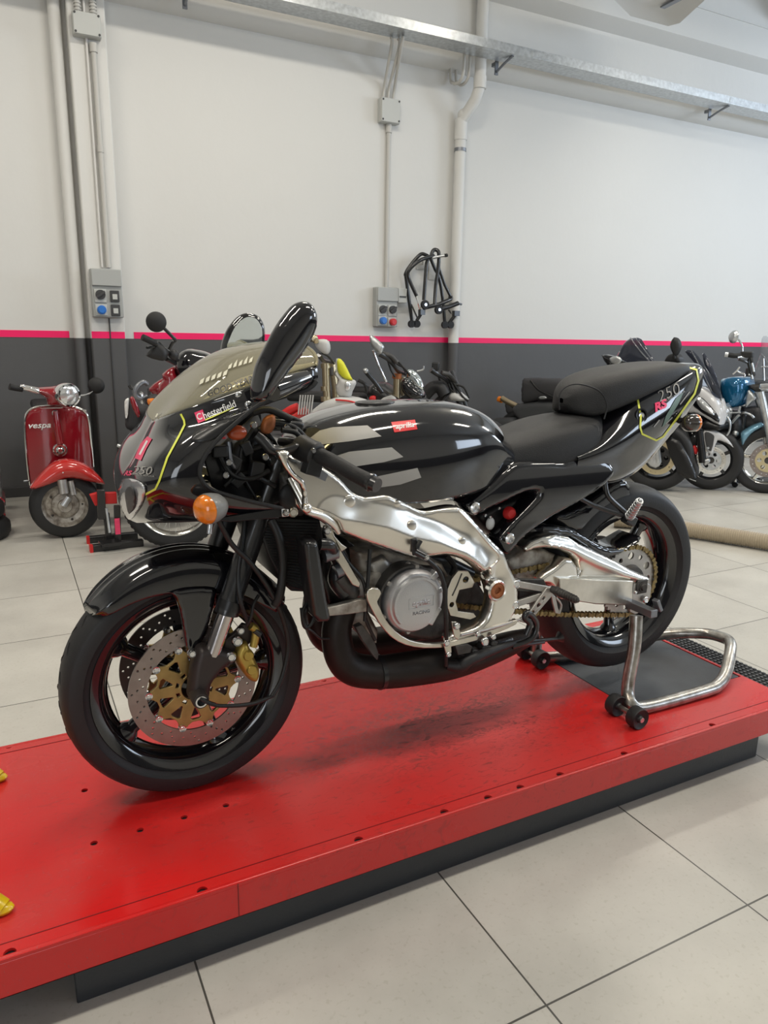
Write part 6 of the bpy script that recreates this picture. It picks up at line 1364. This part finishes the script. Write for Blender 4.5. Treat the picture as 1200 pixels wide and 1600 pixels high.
# ---- naked bike with flat mirror
o = Vector((2.75, 3.35, 0)); start('motorcycle', 'motorcycle with angular chrome mirror and small reflective flyscreen right of the dirt bike', 'motorcycle', o, math.radians(-42))
bwheel((0, 0, .30), .30, .058, .215, 'black_metal', disc_m='disc', side=0)
bt([B_(600, 320, -.10), B_(598, 500, -.10), B_(640, 900, -.10)], .028, 'fork_leg', 'fork_gold', sm=0); bt([B_(640, 340, .10), B_(650, 500, .10), B_(690, 900, .10)], .028, 'fork_leg', 'fork_gold', sm=0)
bp(MB().cyl(at(*B_(603, 315, -.10)), at(*B_(600, 350, -.10)), .038, 14), 'fork_cap', 'copper')
bpil(BP_([(418, 65), (430, 60), (500, 120), (508, 150), (490, 185), (450, 155), (425, 120)]), -.48, 'mirror', 'galv', .012, .02, .03, .012); bt([B_(440, 160, -.46), B_(470, 240, -.44), B_(510, 330, -.42), B_(530, 370, -.40)], .009, 'mirror_arm', 'chrome')
bt([B_(480, 180, -.40), B_(540, 215, -.34), B_(580, 260, -.25), B_(610, 300, -.1), B_(660, 320, .1)], [.022, .020, .016, .016, .016], 'handlebar', 'black_metal'); bt([B_(500, 180, -.38), B_(560, 200, -.34), B_(600, 240, -.3)], .018, 'switch_housing', 'dark_cast')
for i, P in enumerate(([(520, 190), (580, 210), (640, 270), (660, 310)], [(540, 230), (560, 290), (590, 340)], [(600, 250), (650, 280), (690, 330)])): bt([B_(u, v, -.25) for u, v in P], .008, 'cable', 'hose')
bpil(BP_([(665, 300), (700, 290), (750, 340), (775, 400), (770, 425), (735, 420), (690, 370), (665, 345)]), -.06, 'flyscreen', 'mirror', .015, .03, .03, .014); bpil(BP_([(625, 380), (660, 340), (700, 380), (760, 430), (775, 480), (700, 490), (640, 440)]), -.08, 'headlight_cowl', 'black_gloss', .04, .05, .12, .014)
bt([B_(735, 300, -.2), B_(775, 290, -.2), B_(780, 265, -.2)], .007, 'far_lever', 'galv')
bt([B_(385, 290, -.30), B_(400, 310, -.28), B_(450, 370, -.24), B_(500, 440, -.2)], [.018, .020, .018, .016], 'side_bar', 'black_metal'); bp(MB().ball(at(*B_(392, 298, -.30)), .022, 10), 'bar_end', 'galv'); bt([B_(340, 360, -.3), B_(385, 385, -.28), B_(400, 430, -.26)], .014, 'lever', 'black_metal')
bpil(BP_([(400, 430), (450, 380), (520, 420), (590, 470), (600, 500), (480, 505), (410, 480)]), -.16, 'fuel_tank', 'black_metal', .05, .06, .3); bpil(BP_([(415, 480), (430, 465), (455, 470), (450, 515), (420, 512)]), -.23, 'tank_badge', 'red_plastic', .01, .02, .02, .012); bpil(BP_([(480, 500), (560, 460), (600, 500), (560, 520)]), -.22, 'tank_panel', 'dirt_plastic', .01, .03, .02, .014)
bp(MB().box((-.62, 0, .45), (.40, .26, .36)), 'engine', 'engine_dark', bev=.04); bp(MB().box((-.95, 0, .80), (.65, .22, .08)), 'seat', 'seat', bev=.03); bwheel((-1.40, 0, .30), .30, .075, .215, 'black_metal', 'rear_wheel'); bp(MB().bar((-.7, 0, .42), (-1.40, 0, .30), .18, .05, up=(0, 1, 0)), 'swing_arm', 'cast', bev=.008); bp(MB().bar((-.2, 0, .85), (-.7, 0, .6), .16, .05, up=(0, 1, 0)), 'frame', 'black_metal')
end_frame()
# ---- third bike in the row, only the bars show
o = Vector((3.45, 3.75, 0)); start('motorcycle', 'black motorcycle with only its bars and white tank top showing left of the drain pipe', 'motorcycle', o, math.radians(-42))
bwheel((0, 0, .30), .30, .058, .215, 'black_metal')
bt([B_(830, 290, -.34), B_(870, 320, -.3), B_(920, 350, -.2), B_(960, 390, -.05), B_(1010, 430, .2)], [.024, .02, .016, .016, .016], 'handlebar', 'black_metal'); bp(MB().box(at(*B_(860, 268, -.3)), (.06, .05, .07)), 'reservoir', 'black_plastic', bev=.01)
bt([B_(900, 310, -.25), B_(950, 325, -.2), B_(990, 370, -.1)], .02, 'switch_housing', 'dark_cast')
for i, P in enumerate(([(920, 330), (980, 380), (1040, 470), (1080, 500)], [(1000, 390), (1050, 410), (1085, 480)], [(940, 360), (960, 420), (1000, 450)], [(880, 330), (900, 400), (930, 430)])): bt([B_(u, v, -.12) for u, v in P], .010, 'cable', 'hose')
bt([B_(790, 460, -.2), B_(840, 410, -.2), B_(890, 410, -.2), B_(920, 460, -.2)], .055, 'air_hose', 'black_plastic'); bpil(BP_([(950, 460), (990, 440), (1040, 475), (1060, 500), (960, 495)]), -.12, 'fuel_tank', 'dirt_plastic', .03, .04, .2, .014)
for s in (-1, 1): bp(MB().tube([(0, s*.1, .30), (-.32, s*.1, 1.0)], .026, 10), 'fork_leg', 'black_metal')
bp(MB().box((-.62, 0, .45), (.40, .26, .36)), 'engine', 'engine_dark', bev=.04); bp(MB().box((-.95, 0, .80), (.65, .22, .08)), 'seat', 'seat', bev=.03); bwheel((-1.38, 0, .30), .30, .07, .215, 'black_metal', 'rear_wheel'); bp(MB().bar((-.3, 0, .85), (-.62, 0, .5), .18, .06, up=(0, 1, 0)), 'frame', 'black_metal', bev=.008); bp(MB().bar((-.7, 0, .42), (-1.38, 0, .30), .18, .05, up=(0, 1, 0)), 'swing_arm', 'cast', bev=.008)
end_frame()
# ---- sports tourer
o = atz(1022, 765, 0); start('motorcycle', 'dark grey touring motorcycle with smoked windscreen and bag on its tail behind the seat', 'motorcycle', o, math.radians(-73)); steer(22)
def C_(u, v, Y): return (750+u/4.8, 540+v/4.8, Y)
def CP_(L_): return [(750+u/4.8, 540+v/4.8) for u, v in L_]
bwheel((0, 0, .30), .30, .060, .215, 'black_metal', disc_m='gold_rim', discR=.155, side=0, carrier='black_metal')
bt([(1022, 672, -.11), (1026, 700, -.11), (1029, 722, -.11)], .028, 'fork_leg', 'galv', sm=0); bpil([(1010, 722), (1026, 705), (1034, 722), (1024, 732)], -.12, 'caliper', 'galv', .01, .02, .04, .012); bt([(1040, 672, .11), (1045, 722, .11)], .028, 'fork_leg', 'galv', sm=0)
steer(); bpil([(960, 572), (968, 548), (978, 533), (990, 528), (1002, 530), (1012, 548), (1022, 566), (1005, 572), (980, 578)], -.14, 'windscreen', 'dark_screen', .05, .12, .004, .02)
bt([(985, 528, -.18), (1000, 548, -.2), (1018, 568, -.2)], .006, 'screen_edge', 'clear_screen'); bt([(993, 528, -.16), (1008, 548, -.18), (1022, 567, -.18)], .005, 'screen_edge', 'clear_screen')
bpil([(940, 555), (955, 556), (968, 562), (982, 568), (980, 577), (962, 580), (950, 572)], -.42, 'mirror', 'black_gloss', .02, .03, .05, .012); bpil([(952, 560), (963, 556), (971, 562), (966, 569), (955, 567)], -.445, 'mirror_trim', 'galv', .006, .01, .01, .01)
bpil([(950, 600), (990, 580), (1020, 580), (1040, 600), (1045, 650), (1030, 690), (980, 690), (940, 660)], -.20, 'front_fairing', 'black_gloss', .05, .08, .20, .03)
bpil(CP_([(90, 560), (180, 540), (250, 545), (300, 570), (500, 510), (640, 540), (680, 640), (400, 700), (150, 680)]), -.16, 'rider_seat', 'seat_grey', .04, .08, .30, .025)
bpil(CP_([(250, 460), (320, 430), (430, 420), (580, 420), (620, 500), (530, 520), (500, 580), (420, 610), (330, 580), (255, 510)]), -.14, 'pillion_seat', 'seat_grey', .04, .06, .26, .02)
bpil(CP_([(315, 420), (320, 260), (345, 250), (380, 250), (430, 250), (520, 255), (640, 280), (660, 380), (560, 400), (430, 410), (370, 425)]), -.15, 'tail_bag', 'cloth_dark', .05, .08, .28, .02)
bt([C_(380, 260, -.19), C_(440, 330, -.20), C_(560, 390, -.20)], .010, 'bag_strap', 'hose'); bpil(CP_([(440, 385), (480, 378), (500, 395), (450, 402)]), -.20, 'bag_buckle', 'galv', .005, .01, .01, .01)
bt([C_(140, 400, -.05), C_(165, 410, -.05)], .032, 'turn_signal', 'orange', sm=0, label='orange signal'); bt([C_(165, 395, -.06), C_(215, 425, -.06), C_(280, 455, -.06)], .030, 'grab_rail', 'fork_gold', sm=3); bpil(CP_([(190, 430), (250, 440), (260, 500), (215, 520), (195, 480)]), -.05, 'tail_light', 'cloth_dark', .03, .04, .1, .016)
bp(MB().box((-.65, 0, .48), (.55, .34, .45)), 'engine', 'engine_dark', bev=.06); bwheel((-1.45, 0, .30), .30, .085, .215, 'black_metal', 'rear_wheel'); bp(MB().bar((-.8, 0, .42), (-1.45, 0, .30), .22, .06, up=(0, 1, 0)), 'swing_arm', 'cast', bev=.008); bp(MB().bar((-.3, 0, .8), (-1.2, 0, .72), .3, .12, up=(0, 1, 0)), 'frame', 'black_metal', bev=.02)
bpil([(1040, 690), (1060, 690), (1085, 740), (1082, 748), (1060, 740)], -.12, 'belly_panel', 'black_satin', .01, .02, .03, .02)
end_frame()
# ---- white maxi scooter
o = atz(1105, 764, 0); start('scooter', 'white and black maxi scooter with pointed headlight at the right', 'scooter', o, math.radians(-73)); steer(22)
def E_(u, v, Y): return (1040+u/8, 580+v/8, Y)
def EP_(L_): return [(1040+u/8, 580+v/8) for u, v in L_]
bwheel((0, 0, .27), .27, .060, .19, 'black_metal', disc_m='rim_chrome', discR=.125, side=-1, carrier='galv')
bt([E_(215, 1230, -.075), E_(280, 1330, -.075), E_(380, 1375, -.075)], .004, 'rim_stripe', 'white')
for (a_, b_, c__, Y) in ((425, 740, 470, -.10), (560, 740, 600, .10)): bt([E_(a_, b_, Y), E_(c__-5, 1140, Y)], .032, 'fork_leg', 'black_metal', sm=0)
bpil(EP_([(480, 1110), (540, 1090), (560, 1130), (500, 1180), (470, 1170)]), -.12, 'axle_holder', 'galv', .01, .02, .03, .01); bpil(EP_([(330, 950), (370, 930), (400, 980), (390, 1040), (340, 1020)]), -.10, 'brake_caliper', 'red_plastic', .015, .02, .04, .01, label='red brake caliper'); 
for u, v in ((360, 812), (385, 935), (395, 1045), (330, 775)): bp(MB().ball(at(*E_(u, v, -.13)), .008, 8), 'bolt', 'chrome')
bpil(EP_([(465, 770), (530, 735), (610, 745), (720, 800), (800, 880), (850, 955), (800, 920), (720, 880), (650, 865), (610, 960), (575, 1050), (520, 1000), (500, 960)]), -.105, 'front_fender', 'white_paint_gloss', .012, .02, .20, .010); bpil(EP_([(485, 775), (530, 760), (600, 800), (605, 850), (570, 1000), (520, 960), (500, 900)]), -.122, 'fender_insert', 'dark_grey', .003, .01, .006, .012); bp(MB().lathe([(0, -.008), (.010, -.008), (.012, 0)], at(*E_(530, 960, -.13)), seg=14), 'fender_bolt', 'galv')
steer(); bpil(EP_([(400, 190), (500, 230), (600, 310), (660, 410), (690, 520), (690, 650), (670, 670), (560, 620), (460, 560), (360, 520), (280, 520), (290, 460), (330, 420), (380, 300)]), -.14, 'headlight_surround', 'white_paint_gloss', .03, .05, .08, .012)
bpil(EP_([(370, 310), (440, 320), (520, 390), (600, 480), (650, 560), (660, 640), (560, 580), (470, 530), (400, 480), (335, 420)]), -.172, 'headlight_frame', 'black_gloss', .012, .03, .02, .010); bpil(EP_([(380, 320), (440, 335), (520, 410), (590, 500), (605, 555), (520, 520), (440, 470), (390, 400)]), -.186, 'headlight_lens', 'headlamp', .014, .03, .02, .010, label='long clear headlight')
bpil(EP_([(690, 340), (720, 380), (740, 480), (735, 600), (715, 655), (700, 650), (705, 540)]), -.06, 'nose_strip', 'white_paint_gloss', .015, .02, .04, .010); bpil(EP_([(650, 360), (690, 350), (705, 500), (695, 640), (680, 540)]), -.06, 'nose_grille', 'dark_grey', .006, .02, .08, .012); bpil(EP_([(740, 400), (780, 500), (775, 560), (745, 640), (735, 560)]), .02, 'far_headlight', 'headlamp', .02, .03, .10, .012)
bpil(EP_([(500, 610), (620, 650), (690, 680), (660, 740), (600, 740), (500, 740), (440, 700)]), -.13, 'lower_cowl', 'black_satin', .02, .04, .24, .016)
bt([E_(770, 570, 0), E_(805, 640, 0), E_(800, 740, 0), E_(755, 820, 0)], .010, 'brake_hose', 'galv')
bpil([(1070, 549), (1083, 548), (1100, 570), (1118, 600), (1128, 622), (1114, 618), (1098, 590), (1084, 566)], -.12, 'windscreen', 'dark_screen', .03, .08, .004, .012); bpil([(1097, 553), (1105, 558), (1120, 590), (1126, 620), (1118, 622), (1106, 590)], .0, 'windscreen', 'dark_screen', .03, .05, .004, .012)
bt([(1080, 548, -.15), (1088, 562, -.15), (1100, 586, -.15), (1112, 612, -.15)], .006, 'screen_edge', 'clear_screen', label='bright screen edge')
bpil([(1053, 527), (1060, 532), (1062, 542), (1058, 552), (1054, 556), (1049, 548), (1047, 538)], -.40, 'mirror', 'rubber', .02, .03, .04, .010); bt([(1053, 552, -.39), (1054, 560, -.38)], .012, 'mirror_arm', 'black_metal', sm=0); bpil([(1039, 562), (1045, 554), (1057, 553), (1062, 565), (1040, 568)], -.34, 'handlebar_cover', 'black_plastic', .02, .03, .08, .010)
bpil([(960, 620), (1040, 600), (1090, 580), (1100, 640), (1080, 690), (1000, 740), (940, 720)], .06, 'body', 'black_satin', .06, .10, .34, .03)
bpil([(1058, 668), (1070, 668), (1090, 732), (1084, 742), (1060, 700)], -.14, 'leg_shield', 'dark_grey', .01, .02, .03, .016)
bwheel((-1.45, 0, .26), .26, .075, .19, 'black_metal', 'rear_wheel'); bp(MB().box((-1.05, 0, .60), (1.0, .30, .36)), 'rear_body', 'white_paint_gloss', bev=.08); bp(MB().box((-1.05, 0, .80), (.9, .26, .08)), 'seat', 'seat', bev=.03)
end_frame()
# ---- blue motorcycle on its stand at the right edge
o = atz(1222, 772, 0); start('motorcycle', 'blue motorcycle with chrome rimmed wheel and round chrome mirror at the right edge', 'motorcycle', o, math.radians(-72)); steer(24)
def G_(u, v, Y): return (1110+u/8.889, 600+v/8.889, Y)
def GP_(L_): return [(1110+u/8.889, 600+v/8.889) for u, v in L_]
def H_(u, v, Y): return (1110+u/13.33, 500+v/13.33, Y)
wl = at(*G_(800, 985, 0)); R = .295
bwheel((wl.x+.0, 0, R), R, .055, .220, 'rim_chrome', disc_m='disc', discR=.145, side=-1)
bt([G_(690, 110, -.11), G_(780, 500, -.11), G_(860, 900, -.11)], [.034, .030, .030], 'fork_leg', 'galv', sm=0); bt([G_(630, 110, .10), G_(700, 320, .10), G_(800, 900, .10)], .030, 'fork_leg', 'galv', sm=0)
bpil(GP_([(435, 700), (500, 650), (600, 590), (720, 545), (730, 590), (620, 650), (540, 720), (480, 800), (445, 860), (432, 780)]), -.07, 'front_fender', 'pale_blue_paint', .02, .03, .14, .012)
steer(); bpil(GP_([(138, 20), (165, -50), (250, -92), (370, -95), (455, -62), (475, 60), (450, 200), (380, 300), (300, 330), (220, 290), (160, 180)]), -.14, 'fuel_tank', 'blue_paint', .05, .09, .26, .016); bpil(GP_([(135, 0), (150, -60), (220, -75), (290, 0), (300, 90), (240, 170), (170, 180), (140, 100)]), -.10, 'side_cover', 'pale_blue_paint', .06, .06, .05, .014)
bpil(GP_([(515, 90), (560, 110), (625, 190), (560, 260), (490, 325), (490, 200)]), -.12, 'frame_gusset', 'galv', .008, .02, .03, .012)
bpil(GP_([(260, 420), (400, 420), (440, 600), (400, 780), (300, 840), (270, 700)]), -.10, 'engine', 'engine_dark', .05, .08, .26, .02); bpil(GP_([(450, 330), (700, 330), (740, 480), (700, 560), (520, 620), (440, 560)]), -.06, 'radiator', 'engine_dark', .02, .05, .2, .02)
bp(MB().ball(at(*G_(345, 690, -.17)), .03, 12), 'engine_cap', 'galv'); bt([G_(300, 540, -.15), G_(380, 450, -.16), G_(410, 430, -.16)], .014, 'hose', 'galv'); bt([G_(480, 400, -.12), G_(560, 430, -.13), G_(600, 470, -.12)], .012, 'hose', 'galv'); bt([G_(180, 410, -.18), G_(420, 395, -.18)], .010, 'rail', 'galv', sm=0); bt([G_(395, 395, -.17), G_(415, 310, -.17)], .010, 'rail', 'galv', sm=0)
mm = bp(MB().lathe([(0, .03), (.035, .025), (.052, .006), (.053, -.004), (.047, -.009), (0, -.010)], at(*H_(490, 350, -.46)), (-.5, -.85, .1), 24), 'mirror', 'galv'); bt([H_(560, 380, -.44), H_(610, 440, -.43), H_(660, 540, -.42), H_(670, 680, -.42)], .007, 'mirror_arm', 'chrome', parent=mm)
bt([H_(370, 725, -.50), H_(500, 745, -.48), H_(620, 735, -.44)], .020, 'grip', 'rubber'); bp(MB().cyl(at(*H_(300, 720, -.51)), at(*H_(370, 725, -.50)), .022, 14), 'bar_end', 'galv'); bt([H_(620, 735, -.44), H_(800, 740, -.38), H_(860, 900, -.3), H_(900, 1150, -.2)], .016, 'handlebar', 'black_metal')
bt([H_(560, 780, -.48), H_(620, 770, -.46), H_(720, 775, -.42)], .010, 'lever', 'chrome'); bt([H_(580, 820, -.46), H_(680, 850, -.44), H_(760, 890, -.4)], .010, 'lever', 'black_metal'); bp(MB().box(at(*H_(760, 720, -.42)), (.10, .05, .05)), 'switch_housing', 'black_plastic', bev=.01)
for P in ([(800, 800), (790, 900), (820, 1020), (850, 1150)], [(860, 900), (880, 980), (900, 1080)], [(800, 1140), (850, 1150), (870, 1230)]): bt([H_(u, v, -.36) for u, v in P], .010, 'cable', 'galv' if P[0][0] != 800 or P[0][1] > 900 else 'hose')
bt([H_(470, 1130, -.30), H_(550, 1060, -.30), H_(610, 980, -.30)], .007, 'crash_bar', 'chrome', sm=0); bt([H_(560, 1060, -.3), H_(620, 1100, -.28), H_(710, 1130, -.26), H_(710, 1200, -.26)], .008, 'crash_bar', 'chrome')
ws = [(1172, 597), (1180, 575), (1188, 553), (1190, 530), (1197, 525), (1210, 540), (1220, 600)]
bpil(ws, -.05, 'windscreen', 'clear_screen', .02, .06, .004, .014); bt([(1193, 560, -.08), (1194, 595, -.08)], .007, 'screen_stay', 'chrome', sm=0); bt([(1190, 573, -.08), (1212, 573, -.08)], .007, 'screen_stay', 'chrome', sm=0); bt([(1190, 553, -.1), (1196, 560, -.1), (1204, 575, -.1)], .008, 'screen_stay', 'clear_screen')
bpil(H_ and [(1170, 602), (1186, 600), (1200, 600), (1215, 602), (1215, 612), (1180, 612)], -.06, 'headlight_bracket', 'dark_cast', .02, .03, .1, .014); bpil([(1188, 600), (1215, 600), (1215, 612), (1190, 611)], -.16, 'headlight', 'headlamp', .01, .02, .05, .012)
bp(MB().box((-.95, 0, .75), (.7, .24, .09)), 'seat', 'seat', bev=.03); bwheel((-1.40, 0, .30), .30, .075, .215, 'rim_chrome', 'rear_wheel'); bp(MB().bar((-.7, 0, .42), (-1.40, 0, .30), .2, .05, up=(0, 1, 0)), 'swing_arm', 'cast', bev=.008); bp(MB().bar((-.35, 0, .6), (-.95, 0, .6), .2, .2, up=(0, 1, 0)), 'frame', 'black_metal', bev=.02)
end_frame()
# its front stand
Yb = 3.02
t = thing('paddock_stand', 'tall black front stand on casters between the white scooter and blue motorcycle', 'stand'); ROOT = t
b0 = atz(1153, 741, .06); Yb = b0.y
a_ = at(1153, 740, Yb); b_ = at(1156, 640, Yb); c_2 = at(1176, 582, Yb)
bp(MB().tube([at(1153, 741, Yb), at(1158, 650, Yb), at(1166, 600, Yb), at(1171, 576, Yb)], .030, 12, 0), 'post', 'black_metal')
bp(MB().bar(at(1166, 597, Yb), at(1225, 596, Yb-.1), .04, .05, up=(0, 1, 0)), 'top_bar', 'black_metal', bev=.004)
p1, p2, p3, p4 = atz(1143, 752, .05), atz(1184, 752, .05), atz(1215, 745, .05), atz(1150, 742, .05)
bp(MB().bar(p4, p2, .05, .035, up=(0, 0, 1)).bar(p1, p4, .05, .035, up=(0, 0, 1)).bar(p1, p2, .03, .02, up=(0, 0, 1)).bar(p2, p3, .05, .035, up=(0, 0, 1)), 'base_frame', 'black_metal')
for p in (p1, p2): 
    c_ = bp(MB().lathe([(0, -.012), (.025, -.012), (.027, 0), (.025, .012), (0, .012)], (p.x, p.y-.04, .027), (1, .4, 0), 18), 'caster', 'rubber'); bp(MB().cyl((p.x, p.y-.04, .03), (p.x, p.y-.04, .075), .012, 10), 'caster_bolt', 'chrome', parent=c_)
settle(t, (b0.x, b0.y, 0))
# ---- exhaust extraction hose on the floor
t = MB(); pts = [atz(960, 812, .055), atz(1010, 816, .055), atz(1066, 826, .055), atz(1130, 836, .055), atz(1200, 847, .055), atz(1290, 862, .055), atz(1400, 900, .055)]
P, _ = smooth_path(pts, [0]*len(pts), 60); prof_r = [(.048+.006*(k % 3 == 0)) for k in range(len(P))]
t.tube(P, prof_r, 14); tag(t.build('exhaust_hose', M['hose_beige'], ang=25), 'beige ribbed extraction hose lying on the floor behind the rear wheel', 'hose')
